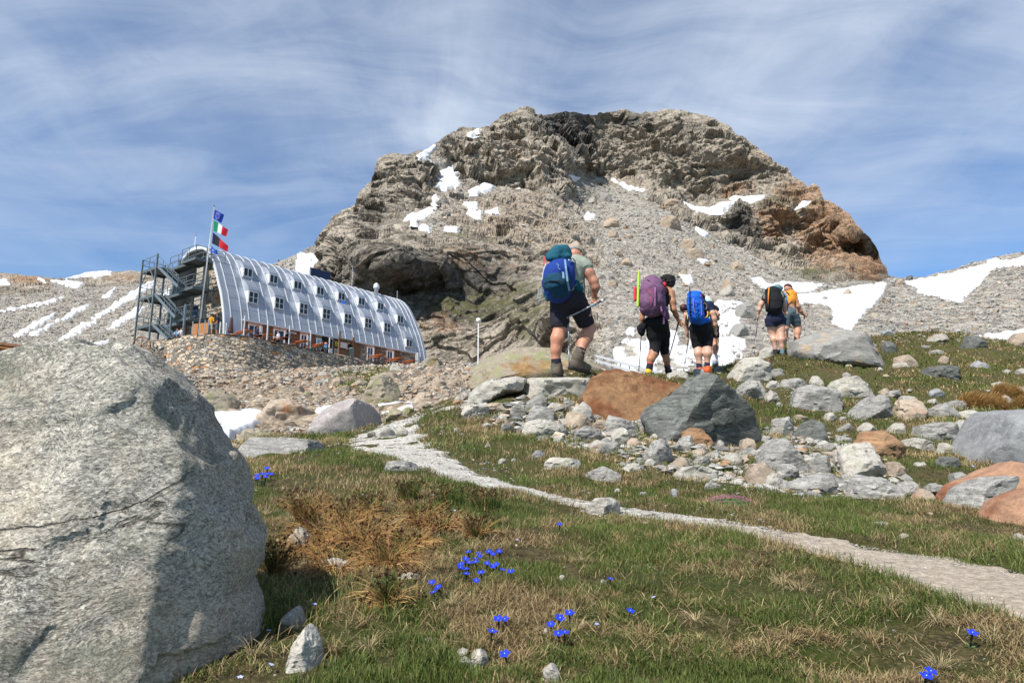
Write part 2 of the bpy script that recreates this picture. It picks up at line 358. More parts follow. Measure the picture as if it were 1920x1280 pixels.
def mat_ground():
    m, nt = new_mat('turf_soil'); co = nd(nt, 'ShaderNodeTexCoord').outputs['Object']
    st = attr(nt, 'stony'); far = attr(nt, 'fard')
    n1 = noise(nt, co, 2.3, 7, 0.65); n2 = noise(nt, co, 24.0, 7, 0.72); n3 = noise(nt, co, 0.7, 5, 0.6); n5 = noise(nt, co, 95.0, 4, 0.7)
    t = mix(nt, ramp(nt, n2, [(0.38, 0.0), (0.62, 1.0)]), (0.038, 0.03, 0.016), (0.12, 0.10, 0.045))
    t = mix(nt, ramp(nt, n1, [(0.42, 0.0), (0.6, 1.0)]), t, (0.05, 0.068, 0.014))
    t = mix(nt, math_(nt, 'MULTIPLY', ramp(nt, n5, [(0.52, 0.0), (0.66, 1.0)]), 0.6), t, (0.24, 0.185, 0.10))
    t = mix(nt, math_(nt, 'MULTIPLY', ramp(nt, n3, [(0.55, 0.0), (0.68, 1.0)]), 0.5), t, (0.105, 0.06, 0.03))
    v = voro(nt, co, 3.5, out='Color'); vb = voro(nt, co, 10.0, out='Color'); vd = voro(nt, co, 3.5)
    g = math_(nt, 'ADD', math_(nt, 'MULTIPLY', nd(nt, 'ShaderNodeSeparateColor', {0: v}).outputs[0], 0.55), math_(nt, 'MULTIPLY', nd(nt, 'ShaderNodeSeparateColor', {0: vb}).outputs[0], 0.45))
    s = ramp(nt, g, [(0.1, (0.09, 0.07, 0.05)), (0.5, (0.24, 0.19, 0.135)), (0.9, (0.40, 0.33, 0.25))])
    f = ramp(nt, math_(nt, 'ADD', st, math_(nt, 'MULTIPLY', math_(nt, 'SUBTRACT', n1, 0.5), 0.9)), [(0.42, 0.0), (0.58, 1.0)])
    c = mix(nt, f, t, s)
    hs = math_(nt, 'MULTIPLY', math_(nt, 'SUBTRACT', g, vd), 6.0); ht = math_(nt, 'ADD', n2, math_(nt, 'MULTIPLY', n5, 0.4))
    h = nd(nt, 'ShaderNodeMix', {0: f, 2: ht, 3: hs}, data_type='FLOAT').outputs[0]
    finish(nt, c, 0.95, h, 0.9, 0.03, spec=0.1); return m
def mat_path():
    m, nt = new_mat('gravel_path'); co = nd(nt, 'ShaderNodeTexCoord').outputs['Object']
    cow = nd(nt, 'ShaderNodeVectorMath', {0: co, 1: nd(nt, 'ShaderNodeTexNoise', {'Vector': co, 'Scale': 30.0}).outputs[1]}, operation='MULTIPLY_ADD')
    cow.inputs[1].default_value = (1, 1, 1); nt.links.new(nd(nt, 'ShaderNodeTexNoise', {'Vector': co, 'Scale': 9.0, 'Detail': 4}).outputs[1], cow.inputs[2])
    v = voro(nt, mapping(nt, co, (1, 1, 1)), 55.0, out='Color'); vd = voro(nt, co, 55.0); v2 = voro(nt, co, 150.0, out='Color')
    g = math_(nt, 'ADD', math_(nt, 'MULTIPLY', nd(nt, 'ShaderNodeSeparateColor', {0: v}).outputs[0], 0.5), math_(nt, 'MULTIPLY', nd(nt, 'ShaderNodeSeparateColor', {0: v2}).outputs[1], 0.5))
    n1 = noise(nt, co, 2.5, 6, 0.65); sd = attr(nt, 'sandy'); n2 = noise(nt, co, 40, 6, 0.7)
    a = ramp(nt, g, [(0.1, (0.28, 0.26, 0.22)), (0.5, (0.50, 0.475, 0.42)), (0.9, (0.66, 0.635, 0.57))])
    b = mix(nt, ramp(nt, n2, [(0.35, 0.0), (0.65, 1.0)]), (0.26, 0.19, 0.125), (0.50, 0.40, 0.29))
    b = mix(nt, 0.35, b, a)
    c = mix(nt, ramp(nt, math_(nt, 'ADD', sd, math_(nt, 'SUBTRACT', n1, 0.5)), [(0.35, 0.0), (0.7, 1.0)]), a, b)
    c = mix(nt, ramp(nt, noise(nt, co, 6.0, 7, 0.7), [(0.60, 0.0), (0.68, 1.0)]), c, (0.10, 0.07, 0.045))
    h = math_(nt, 'ADD', math_(nt, 'MULTIPLY', math_(nt, 'SUBTRACT', g, vd), .5), math_(nt, 'MULTIPLY', n2, 1.8))
    finish(nt, c, 0.95, h, 0.9, 0.010, spec=0.15); return m
def mat_tint(name, rough=0.85, bs=0.0, scale=6.0, var=0.3, trans=0.0, fol=1.0):
    """colour comes from the per-piece 'tint' attribute"""
    m, nt = new_mat(name); co = nd(nt, 'ShaderNodeTexCoord').outputs['Object']
    c = attr(nt, 'tint', 'Color')
    n = noise(nt, mapping(nt, co, (1, 1, fol), (0.4, 0.5, 0)), scale, 6, 0.68)
    c = mix(nt, 1.0, c, ramp(nt, n, [(0.3, 1 - var), (0.7, 1 + var)]), 'MULTIPLY')
    b = finish(nt, c, rough, n if bs else None, bs, 0.05, spec=0.2)
    if trans:
        out = [x for x in nt.nodes if x.type == 'OUTPUT_MATERIAL'][0]
        tr = nd(nt, 'ShaderNodeBsdfTranslucent', {'Color': c}); mx = nd(nt, 'ShaderNodeMixShader', {0: trans, 1: b.outputs[0], 2: tr.outputs[0]})
        nt.links.new(mx.outputs[0], out.inputs[0])
    return m
M_MTN, M_SNOW, M_GROUND, M_PATH = mat_mountain(), mat_snow(), mat_ground(), mat_path()
M_RUBBLE = mat_tint('rubble_stone', 0.9, 0.6, 7.0, 0.35, fol=3.0)
M_GRASS = mat_tint('grass_blade', 0.55, 0.0, 9.0, 0.2, trans=0.25)
# ------------------------------------------------------------------ near ground: height as a function of x and y
_rows = [  # distance, [(photo x, photo y) ...]
 (1.20, [(-200, 1290), (300, 1290), (700, 1288), (1000, 1290), (1400, 1292), (1750, 1290), (2100, 1290)]),
 (1.80, [(-200, 1120), (500, 1118), (750, 1108), (1000, 1112), (1300, 1118), (1600, 1112), (1850, 1100), (2150, 1100)]),
 (2.30, [(500, 1035), (750, 1030), (1000, 1034), (1300, 1034), (1500, 1028), (1750, 1030), (2000, 1040)]),
 (3.00, [(-200, 960), (500, 955), (700, 958), (1000, 962), (1300, 962), (1500, 965), (1750, 975), (2000, 990)]),
 (4.00, [(-200, 890), (480, 888), (700, 888), (850, 893), (1000, 903), (1300, 915), (1500, 925), (1750, 937), (2000, 950)]),
 (5.50, [(460, 852), (700, 838), (850, 836), (1000, 838), (1150, 845), (1300, 856), (1500, 866), (1750, 875), (2000, 880)]),
 (7.50, [(-200, 850), (460, 836), (700, 812), (850, 780), (1000, 768), (1150, 770), (1300, 785), (1500, 798), (1750, 800), (2000, 802)]),
 (9.50, [(450, 828), (700, 796), (850, 756), (1000, 716), (1100, 708), (1200, 722), (1350, 738), (1500, 748), (1750, 755), (2000, 760)]),
 (12.0, [(-200, 840), (440, 822), (700, 784), (850, 752), (1000, 726), (1150, 706), (1300, 705), (1400, 712), (1500, 712), (1750, 715), (2000, 722)]),
 (16.5, [(420, 806), (600, 790), (750, 772), (850, 750), (1000, 745), (1150, 722), (1300, 708), (1430, 668), (1550, 665), (1750, 675), (2000, 688)]),
 (22.0, [(-200, 790), (400, 780), (600, 772), (750, 765), (850, 740), (1000, 750), (1150, 738), (1300, 728), (1480, 690), (1600, 640), (1750, 628), (1950, 648), (2200, 655)]),
 (30.0, [(-200, 735), (380, 756), (500, 752), (650, 742), (780, 732), (880, 712), (1000, 735), (1150, 745), (1300, 750), (1500, 735), (1700, 680), (1950, 700)]),
 (42.0, [(-200, 700), (380, 722), (500, 718), (650, 712), (780, 708), (880, 700), (1000, 715), (1200, 750), (1500, 745), (1950, 745)]),
 (52.0, [(-200, 680), (200, 680), (300, 688), (400, 702), (500, 698), (650, 695), (780, 692), (880, 690), (1000, 705), (1200, 760), (1950, 770)]),
 (60.0, [(-200, 670), (200, 670), (300, 673), (400, 700), (600, 694), (780, 688), (900, 690), (1000, 705), (1950, 780)]),
 (72.0, [(-200, 670), (300, 680), (600, 694), (800, 688), (900, 690), (1000, 705), (1950, 790)]),
 (100.0, [(-200, 690), (300, 700), (600, 705), (800, 705), (950, 712), (1200, 760), (1950, 800)]),
]
_c, _v = [], []
for y, lst in _rows:
    for px, py in lst:
        p = P(px, py, y); _c.append((p.x / y * 1.6, math.log(y))); _v.append(p.z / y)
for a in (-1.3, -0.6, 0, 0.6, 1.3): _c.append((a * 1.6, math.log(0.5))); _v.append(-0.85)
_H = RBF(_c, _v, 2e-4)
def H0(x, y):
    x = np.atleast_1d(np.asarray(x, float)); y = np.atleast_1d(np.asarray(y, float)); yy = np.maximum(y, 0.45)
    return _H(np.stack([x / yy * 1.6, np.log(yy)], 1)) * yy
# footpath centre line (photo position -> ground point) with half widths in metres
PATH_PX = [(2080, 1150, .26), (1920, 1112, .24), (1780, 1065, .20), (1620, 1035, .15), (1480, 1008, .11), (1340, 984, .10), (1220, 965, .10), (1110, 944, .10), (1000, 922, .11), (900, 897, .15), (820, 870, .22), (760, 845, .30), (715, 822, .38), (735, 800, .36), (790, 778, .40), (850, 764, .42), (905, 748, .42), (960, 728, .34)]
def hit(px, py, y0=0.9, y1=60.0):
    """first ground point along the viewing ray"""
    rx, ry, rz = ray(px, py); ys = np.geomspace(y0, y1, 700)
    d = H0(rx / ry * ys, ys) - rz / ry * ys
    ok = (d > 0).any(); k = np.argmax(d > 0) if ok else int(np.argmax(np.where(ys < 30, d / ys, -9)))
    y = ys[k]
    if ok and k > 0:
        t = -d[k - 1] / (d[k] - d[k - 1] + 1e-12); y = ys[k - 1] + t * (ys[k] - ys[k - 1])
    return Vector((rx / ry * y, y, rz / ry * y))
_pp = [(hit(a, b), w) for a, b, w in PATH_PX]
_pc = np.array([(p.x, p.y) for p, w in _pp]); _pw = np.array([w for p, w in _pp])
def catmull(pts, n):
    pts = np.asarray(pts, float); q = np.vstack([2 * pts[0] - pts[1], pts, 2 * pts[-1] - pts[-2]]); out = []
    for i in range(1, len(q) - 2):
        for t in np.linspace(0, 1, n, endpoint=False):
            a, b, c, d = q[i - 1:i + 3]
            out.append(0.5 * (2 * b + (c - a) * t + (2 * a - 5 * b + 4 * c - d) * t * t + (3 * b - a - 3 * c + d) * t ** 3))
    out.append(pts[-1]); return np.array(out)
PC = catmull(np.c_[_pc, _pw * .84], 22)
def path_d(x, y):
    """distance to the path edge, negative inside the path"""
    best = np.full(len(x), 1e9)
    for (x0, y0, w0), (x1, y1, w1) in zip(PC[:-1], PC[1:]):
        ex, ey = x1 - x0, y1 - y0; t = np.clip(((x - x0) * ex + (y - y0) * ey) / (ex * ex + ey * ey + 1e-12), 0, 1)
        best = np.minimum(best, np.hypot(x - x0 - t * ex, y - y0 - t * ey) - (w0 + t * (w1 - w0)))
    return best
HOLLOW = []
def H(x, y, fine=True):
    x = np.atleast_1d(np.asarray(x, float)); y = np.atleast_1d(np.asarray(y, float))
    z = H0(x, y); p = np.stack([x, y, np.zeros_like(x)], 1)
    k = np.clip(y / 6.0, 0.3, 3.0)
    z = z + fbm(p * 1.1, 3, 3) * 0.035 * k
    if fine: z = z + fbm(p * 6.0, 3, 9) * 0.012 * np.clip(y / 3, 0.6, 3)
    for hx, hy, rx, ry in HOLLOW: z = z - 0.05 * np.exp(-(((x - hx) / rx) ** 2 + ((y - hy) / ry) ** 2))
    near = y < 14
    if near.any():
        d = np.full(len(x), 9.0); d[near] = path_d(x[near], y[near])
        z = z - 0.028 * (1 - sstep(-0.05, 0.10, d))
    return z
for _a, _b, _w in ((1255, 1120, 75), (1590, 1240, 120), (1350, 1190, 50)):
    _h = hit(_a, _b); HOLLOW.append((_h.x, _h.y, _w * _h.y / F, 0.05))
def stony(x, y):
    """1 where loose stone covers the ground, 0 on turf"""
    px = proj(x, y, H0(x, y))[0]
    s = sstep(8.5, 11.5, y) * (1 - sstep(820, 960, px + fbm(np.stack([x, y, y * 0], 1) * 0.6, 2, 5) * 60))
    return np.maximum(s, sstep(24, 27, y))
def build_ground():
    a = np.linspace(-1.35, 1.35, 620); ly = np.linspace(math.log(0.45), math.log(105), 760)
    A, Y = np.meshgrid(a, np.exp(ly)); x = (A * Y).ravel(); y = Y.ravel()
    z = H(x, y); st = stony(x, y)
    z = z + np.where(st > 0.3, fbm(np.stack([x, y, y * 0], 1) * 0.8, 4, 31) * 0.18 * st * np.clip(y / 20, 0.3, 1), 0)
    m = mesh_np('ground', np.stack([x, y, z], 1), grid_faces(760, 620)[:, ::-1], attrs={'stony': st, 'fard': sstep(5, 25, y)})
    tag(obj('ground', m, M_GROUND), kind='structure')
build_ground()
def build_path():
    n = len(PC); V, sd = [], []; cols = 25
    T = np.gradient(PC[:, :2], axis=0); T /= np.linalg.norm(T, axis=1)[:, None]; Nn = np.c_[-T[:, 1], T[:, 0]]
    e = fbm(np.c_[PC[:, 0] * 7, PC[:, 1] * 7, np.zeros(n)], 4, 21, .6) * 0.55; e2 = fbm(np.c_[PC[:, 0] * 7, PC[:, 1] * 7, np.full(n, 9.0)], 4, 22, .6) * 0.55
    for j, t in enumerate(np.linspace(-1, 1, cols)):
        w = PC[:, 2] * (1.12 + (e if t < 0 else e2)); q = PC[:, :2] + Nn * (t * w)[:, None]
        p3 = np.c_[q, np.zeros(n)]
        z = H0(q[:, 0], q[:, 1]) + fbm(p3 * 1.1, 3, 3) * 0.035 * np.clip(q[:, 1] / 6, 0.3, 3) - 0.010 - 0.035 * sstep(0.82, 1.0, np.full(n, abs(t))) + fbm(p3 * 16, 4, 8, .6) * 0.0045
        V.append(np.c_[q, z]); sd.append(1 - sstep(2.2, 3.1, q[:, 1]))
    V = np.array(V); m = mesh_np('footpath', V.reshape(-1, 3), grid_faces(cols, n), attrs={'sandy': np.array(sd).ravel()})
    tag(obj('footpath', m, M_PATH), kind='structure')
build_path()

# ------------------------------------------------------------------ mountain, moraines and ridges beyond
SIL = np.array([(-600, 540), (-100, 520), (0, 511), (60, 514), (105, 523), (180, 512), (262, 508), (330, 515), (400, 525), (480, 508), (520, 492), (560, 476), (598, 455), (612, 425), (622, 402), (645, 392), (665, 380), (672, 362), (682, 350), (697, 338), (703, 312), (708, 296), (730, 288), (760, 289), (800, 282), (820, 264), (850, 249), (870, 241), (930, 228), (940, 219), (960, 209), (975, 203), (1000, 204), (1003, 216), (1020, 215), (1040, 212), (1110, 213), (1140, 207), (1200, 210), (1270, 210), (1325, 215), (1345, 227), (1370, 235), (1378, 249), (1405, 266), (1425, 282), (1450, 301), (1475, 313), (1500, 338), (1515, 350), (1524, 344), (1536, 352), (1545, 375), (1590, 396), (1605, 421), (1630, 446), (1645, 471), (1658, 501), (1668, 519), (1700, 521), (1730, 520), (1760, 512), (1800, 500), (1850, 486), (1900, 475), (1950, 468), (2100, 450), (2600, 450)], float)
DEP = [  # photo x, photo y, distance
 (-600, 735, 115), (0, 735, 115), (300, 735, 112), (600, 735, 112), (800, 735, 100), (1000, 735, 82), (1150, 735, 44), (1300, 735, 40), (1500, 735, 38), (1700, 735, 38), (1920, 735, 38), (2600, 735, 38),
 (-600, 560, 300), (0, 650, 145), (0, 600, 200), (0, 560, 265), (0, 545, 300), (0, 525, 370), (0, 512, 390), (60, 520, 380), (150, 640, 150), (150, 580, 240), (150, 548, 300), (150, 528, 400), (250, 515, 430), (300, 640, 150), (300, 570, 250), (300, 535, 330), (420, 640, 150), (430, 560, 260), (420, 530, 330), (520, 500, 310), (560, 480, 340), (560, 560, 178), (585, 640, 138), (600, 470, 188), (578, 490, 228), (612, 520, 155),
 (615, 660, 128), (620, 560, 138), (625, 450, 160), (700, 650, 122), (700, 440, 148), (760, 660, 118), (760, 540, 130), (760, 435, 146), (850, 660, 112), (850, 560, 128), (850, 440, 146), (950, 650, 106), (950, 550, 125), (960, 450, 148), (1010, 500, 132), (1030, 560, 110), (1040, 650, 84),
 (640, 410, 190), (720, 410, 196), (800, 415, 178), (800, 390, 205), (880, 415, 176), (900, 385, 215), (960, 400, 200), (1000, 430, 178), (1050, 470, 150),
 (665, 385, 205), (720, 340, 228), (740, 295, 245), (790, 290, 262), (800, 340, 232), (830, 330, 255), (850, 350, 240), (900, 358, 238), (850, 260, 300), (900, 300, 282), (950, 340, 268), (950, 230, 318), (990, 208, 330), (1060, 350, 262), (1030, 260, 312), (1070, 300, 300),
 (1080, 260, 372), (1100, 220, 392), (1100, 330, 345), (1200, 350, 338), (1200, 220, 388), (1300, 380, 318), (1300, 225, 378), (1400, 375, 305), (1390, 280, 352), (1480, 330, 335), (1240, 300, 356),
 (1350, 392, 285), (1430, 385, 290), (1340, 430, 265), (1400, 460, 252), (1500, 400, 285), (1500, 500, 235), (1600, 510, 228), (1600, 430, 256), (1650, 512, 232), (1560, 380, 290),
 (1110, 380, 288), (1130, 430, 222), (1180, 400, 262), (1260, 400, 270), (1230, 470, 180), (1160, 500, 142), (1120, 560, 100), (1100, 640, 66), (1250, 560, 104), (1330, 500, 170), (1300, 620, 68), (1400, 570, 105), (1440, 530, 158), (1400, 650, 58), (1540, 540, 165), (1500, 590, 92), (1500, 640, 60), (1600, 570, 108), (1640, 540, 150), (1675, 522, 214), (1600, 640, 54),
 (1720, 527, 180), (1700, 535, 170), (1800, 503, 168), (1900, 478, 165), (2100, 455, 170), (2600, 455, 170), (1750, 570, 98), (1850, 560, 96), (1950, 560, 92), (1750, 630, 58), (1900, 630, 55), (2300, 600, 70)]
_MD = RBF([(a / 400, b / 200) for a, b, c in DEP], [math.log(c) for a, b, c in DEP], 3e-4)
CLIFFS = [
 [(606, 640), (602, 560), (600, 500), (602, 440), (640, 418), (700, 425), (760, 415), (820, 432), (900, 432), (960, 440), (1010, 462), (1045, 500), (1060, 560), (1075, 610), (1100, 680), (780, 700), (640, 680)],
 [(610, 440), (620, 380), (680, 330), (700, 270), (790, 275), (820, 320), (815, 350), (835, 380), (760, 412), (700, 425), (630, 420)],
 [(800, 285), (840, 230), (960, 190), (1010, 190), (1040, 260), (1080, 330), (1075, 368), (1000, 352), (940, 345), (880, 352), (850, 320), (820, 300)],
 [(1000, 195), (1350, 195), (1500, 320), (1560, 350), (1680, 520), (1640, 525), (1540, 525), (1450, 500), (1400, 470), (1330, 440), (1300, 425), (1240, 385), (1200, 362), (1120, 335), (1080, 310), (1050, 280)],
 [(-300, 500), (0, 505), (60, 508), (100, 530), (90, 546), (-300, 560)], [(150, 505), (300, 500), (300, 522), (250, 536), (160, 535)]]
GREEN = [(700, 560, 60, 30, .5), (900, 575, 110, 26, 1.0), (1000, 600, 60, 40, .9), (940, 540, 100, 20, .7), (820, 640, 120, 15, .5), (880, 437, 100, 8, .6), (1480, 388, 90, 14, .7), (1330, 455, 40, 8, .4), (1500, 380, 40, 12, .6), (1540, 515, 80, 14, .7), (760, 420, 60, 8, .4), (1780, 640, 120, 20, .8)]
DARK = [(800, 535, 230, 85, .78), (1060, 240, 60, 34, 1.0), (1090, 265, 35, 35, .9), (1180, 225, 60, 22, .7), (640, 490, 50, 45, .5), (700, 530, 40, 60, .7), (1290, 240, 60, 25, .5), (1385, 420, 30, 40, .75), (1060, 225, 70, 12, .6), (1420, 460, 60, 40, .35), (720, 370, 60, 30, .4), (920, 440, 90, 14, .4), (1300, 300, 14, 70, .45), (1240, 280, 10, 60, .4), (1420, 440, 16, 50, .6)]  # dark rock, with the shade of the cave beside the summit painted in
ORANGE = [(1580, 440, 100, 85, .95), (1500, 370, 70, 40, .7), (1630, 490, 45, 45, .85), (700, 610, 60, 40, .45), (1560, 430, 70, 60, 1.0), (1450, 420, 60, 50, .7), (1600, 480, 60, 40, .8), (1380, 350, 60, 30, .6), (930, 500, 80, 60, .5), (830, 600, 60, 60, .6), (960, 280, 60, 50, .45), (850, 480, 60, 30, .5), (740, 400, 60, 30, .3), (1420, 300, 60, 40, .45), (60, 525, 60, 14, .7), (230, 522, 60, 14, .6)]
BROWN = [(960, 410, 130, 60, .9), (1060, 480, 60, 80, .9), (1080, 600, 60, 80, .7), (880, 370, 80, 30, .5), (1000, 360, 80, 30, .7), (1120, 520, 40, 90, .3)]
def blobs(px, py, L):
    r = np.zeros_like(px)
    for x, y, a, b, w in L: r = np.maximum(r, w * np.exp(-(((px - x) / a) ** 2 + ((py - y) / b) ** 2) * 0.8))
    return r
def cliffness(px, py):
    r = np.zeros_like(px)
    for c in CLIFFS: r = np.maximum(r, sstep(-9, 9, poly_sd(px, py, c)))
    return r
def relief(px, py):
    """smooth distance of the mountain surface seen at px,py, and how much of a cliff it is"""
    px = np.asarray(px, float); py = np.asarray(py, float)
    D = np.exp(_MD(np.stack([px / 400, py / 200], 1))); D = np.clip(D, 30, 600)
    cl = cliffness(px, py); p = world_pts(px, py, D)
    return D + fbm(p / 60, 3, 40) * 4 * cl, cl
def rough(p, cl, px, py, sp=0.0):
    """metres the rock stands out from the smooth surface: big blocks on cliffs, small ones on scree"""
    q = p + fbm(p / 22, 3, 50)[:, None] * 1.8
    D = p[:, 1]; k = np.clip(D / 210, 0.6, 1.25)
    A = np.array([[.94, .1, .3], [-.2, .93, .3], [-.28, -.32, .9]])
    q2 = q @ A
    w_ = lambda s_: 1 - sstep(s_ * .28, s_ * .75, sp)
    d = (crag(q, 30, 1, (1, 1, .8), 1.2, .3) * 6.5 * w_(30) + crag(q2, 12, 2, (1, 1, 1.1), 1.3, .45) * 5.0 * w_(12) + crag(q2, 5.0, 3, (1, 1, 1.3), 1.3, .5) * 2.0 * w_(5) + crag(q, 2.2, 4, (1, 1, 1.1), 1.3, .5) * 0.8 * w_(2.2)) * k
    s = crag(p, 1.5, 6) * 0.22 * w_(1.5) + crag(p, 4.2, 8) * 0.6 * w_(4.2)
    s2 = crag(p, 8, 7) * 2.2 * w_(8) * sstep(0.05, 0.4, blobs(px, py, BROWN))
    return d * cl + (s * np.clip(D / 150, 0.3, 1.3) + s2) * (1 - cl)
def zz(ox, oy, s, pts): return [(ox + x / s, oy + y / s) for x, y in pts]
Z6 = lambda p: zz(560, 180, 3.048, p)
Z7 = lambda p: zz(1050, 180, 2.954, p)
Z8 = lambda p: zz(0, 440, 4.571, p)
Z9 = lambda p: zz(1350, 440, 3.368, p)
SNOW = [
 ('long branching snow gully between the left rock tower and the summit buttress', Z6([(650, 330), (700, 350), (690, 365), (760, 400), (800, 430), (820, 450), (790, 515), (850, 530), (915, 515), (912, 475), (890, 470), (915, 435), (885, 440), (882, 402), (850, 410), (850, 425), (800, 420), (770, 392), (730, 362), (745, 340), (782, 300), (772, 292), (710, 318), (700, 332)])),
 ('snow wedge on the ledge under the summit buttress', Z6([(965, 548), (1060, 505), (1116, 518), (1100, 532), (1020, 552)])),
 ('slanting double snow streak above the dark lower cliff', Z6([(570, 722), (640, 682), (770, 636), (788, 648), (730, 692), (672, 722), (640, 724), (655, 702), (600, 724)])),
 ('small snow fleck in the upper debris bowl', Z6([(952, 612), (1022, 610), (1018, 636), (985, 642)])),
 ('snow fleck lowest in the debris bowl', Z6([(965, 668), (1038, 662), (1038, 688), (1000, 688)])),
 ('snow fleck on the right of the debris bowl', Z6([(1078, 660), (1138, 636), (1142, 668), (1095, 670)])),
 ('snow scrap left of the debris bowl', Z6([(762, 592), (780, 572), (804, 600), (775, 612)])),
 ('thin snow line high on the summit buttress', Z6([(968, 224), (1032, 197), (1030, 212), (985, 228)])),
 ('snow scrap on the brink of the dark lower cliff', Z6([(698, 745), (720, 738), (748, 760), (720, 764)])),
 ('flat snow scrap right on the brink of the lower cliff', Z6([(838, 750), (908, 756), (902, 768)])),
 ('small snow patch in the upper grey scree', Z6([(1632, 708), (1650, 668), (1694, 685), (1670, 712)])),
 ('snow scrap at the foot of the pale gully', Z6([(1542, 460), (1608, 470), (1580, 482)])),
 ('snowfield on the shoulder behind the hut roof', Z6([(0, 890), (40, 893), (90, 910), (134, 935), (134, 970), (60, 1040), (-20, 1040), (-10, 960)])),
 ('snow line under the right wall, uppermost', Z7([(285, 465), (330, 478), (400, 505), (488, 525), (470, 534), (360, 514)])),
 ('curved snow line along the ledge of the right wall', Z7([(675, 596), (750, 622), (830, 628), (900, 598), (968, 596), (900, 634), (840, 640), (760, 638), (690, 616)])),
 ('flat snow patch on the ledge under the right wall', Z7([(942, 575), (980, 563), (1132, 565), (1120, 584), (1050, 594)])),
 ('steep snow patch in the rusty right cliff', Z7([(1296, 636), (1340, 592), (1394, 598), (1330, 643)])),
 ('snow sliver in the scree below the streaked cliff', Z7([(752, 732), (818, 770), (800, 776)])),
 ('snow sliver beside the tilted scree blocks', Z7([(762, 903), (800, 903), (824, 920), (790, 926)])),
 ('snow patch above the woman with the purple pack', Z7([(662, 993), (722, 993), (738, 1030), (700, 1044)])),
 ('broken snow left of the black pack', Z7([(1066, 1013), (1112, 1012), (1122, 1035), (1190, 1043), (1204, 1062), (1120, 1060)])),
 ('lowest long snow tongue beside the stair tower', Z8([(920, 808), (1180, 622), (1268, 612), (1150, 705), (960, 805)])),
 ('longest snow tongue on the left slope', Z8([(795, 722), (1050, 548), (1200, 452), (1320, 396), (1325, 425), (1100, 575), (960, 655), (805, 726)])),
 ('short snow tongue in the middle of the left slope', Z8([(525, 728), (640, 636), (795, 590), (640, 685), (550, 735)])),
 ('narrow snow strip on the left slope', Z8([(262, 852), (500, 735), (525, 730), (380, 815), (280, 866)])),
 ('ragged snow strip furthest left on the slope', Z8([(120, 862), (300, 750), (475, 675), (420, 724), (230, 835), (150, 880)])),
 ('thin snow ribbon crossing the far left slope', Z8([(-100, 650), (0, 645), (180, 622), (400, 570), (575, 525), (400, 594), (200, 630), (-100, 665)])),
 ('snow tongue running down to the foreground boulder', Z8([(510, 905), (700, 765), (825, 740), (600, 886)])),
 ('snow patch just above the foreground boulder', Z8([(365, 985), (400, 945), (505, 915), (545, 990)])),
 ('small snow scrap above the foreground boulder', Z8([(760, 952), (935, 910), (800, 970)])),
 ('small upper snow tongue on the left slope', Z8([(885, 532), (985, 466), (940, 525)])),
 ('snow patch at the foot of the stair tower', Z8([(1060, 992), (1132, 960), (1140, 1010)])),
 ('snow along the far left ridge top', Z8([(570, 378), (700, 328), (955, 318), (850, 348), (700, 356)])),
 ('snow band under the far left ridge', Z8([(435, 392), (600, 400), (710, 418), (660, 456), (560, 430)])),
 ('snow patch on the brown knoll, far left', Z8([(-100, 400), (0, 398), (60, 392), (84, 442), (-100, 440)])),
 ('snow sliver beside the brown knoll', Z8([(330, 382), (382, 392), (390, 420)])),
 ('snow patch behind the stair flights', Z8([(1355, 524), (1455, 470), (1445, 540)])),
 ('big snow wedge right of the orange shirt', Z9([(430, 392), (560, 372), (680, 358), (860, 333), (1048, 303), (1032, 362), (985, 428), (920, 474), (880, 532), (830, 604), (800, 604), (712, 564), (718, 490), (690, 440), (600, 432), (480, 424)])),
 ('large snowfield under the right ridge', Z9([(1170, 300), (1500, 238), (1740, 162), (1840, 172), (1920, 128), (2100, 80), (2100, 170), (1920, 192), (1780, 197), (1700, 232), (1640, 312), (1550, 398), (1500, 424), (1420, 408), (1350, 388), (1250, 373), (1218, 332)])),
 ('snow strip behind the heads of the front pair', Z9([(200, 290), (265, 272), (280, 308), (410, 306), (645, 312), (600, 348), (540, 364), (300, 348)])),
 ('snow patch with stones behind the blue pack', [(1322, 554), (1358, 564), (1397, 570), (1390, 592), (1398, 600), (1368, 624), (1402, 638), (1392, 672), (1345, 690), (1300, 700), (1255, 700), (1262, 660), (1290, 640), (1318, 600)]),
 ('snow patch with stones behind the purple pack', [(1182, 613), (1200, 620), (1268, 622), (1285, 650), (1255, 700), (1160, 705), (1150, 660), (1165, 640)]),
 ('snow strip at the right edge above the turf', Z9([(1640, 640), (1850, 607), (1930, 586), (2050, 580), (2050, 660), (1700, 666)])),
]
def snow_sd(px, py):
    r = np.full(px.shape, -99.0)
    for _, poly in SNOW:
        P0 = np.array(poly); m = (px > P0[:, 0].min() - 9) & (px < P0[:, 0].max() + 9) & (py > P0[:, 1].min() - 9) & (py < P0[:, 1].max() + 9)
        if m.any(): r[m] = np.maximum(r[m], poly_sd(px[m], py[m], poly))
    return r
def sil_y(px):
    s = np.interp(px, SIL[:, 0], SIL[:, 1]); z = np.zeros_like(px)
    amp = np.interp(px, [560, 600, 1650, 1700], [1.0, 3.2, 3.2, 1.2])
    return s + amp * (fbm(np.stack([px / 26, z, z], 1), 4, 60, 0.6)) + amp * 0.5 * (hf(h32((px / 7).astype(np.int32), z.astype(np.int32), z.astype(np.int32), 3)) - 0.5)
def world_pts(px, py, D):
    u = (px - 960) / F; v = (640 - py) / F; ry = CT - v * ST
    return np.stack([u / ry * D, D, (ST + v * CT) / ry * D], 1)
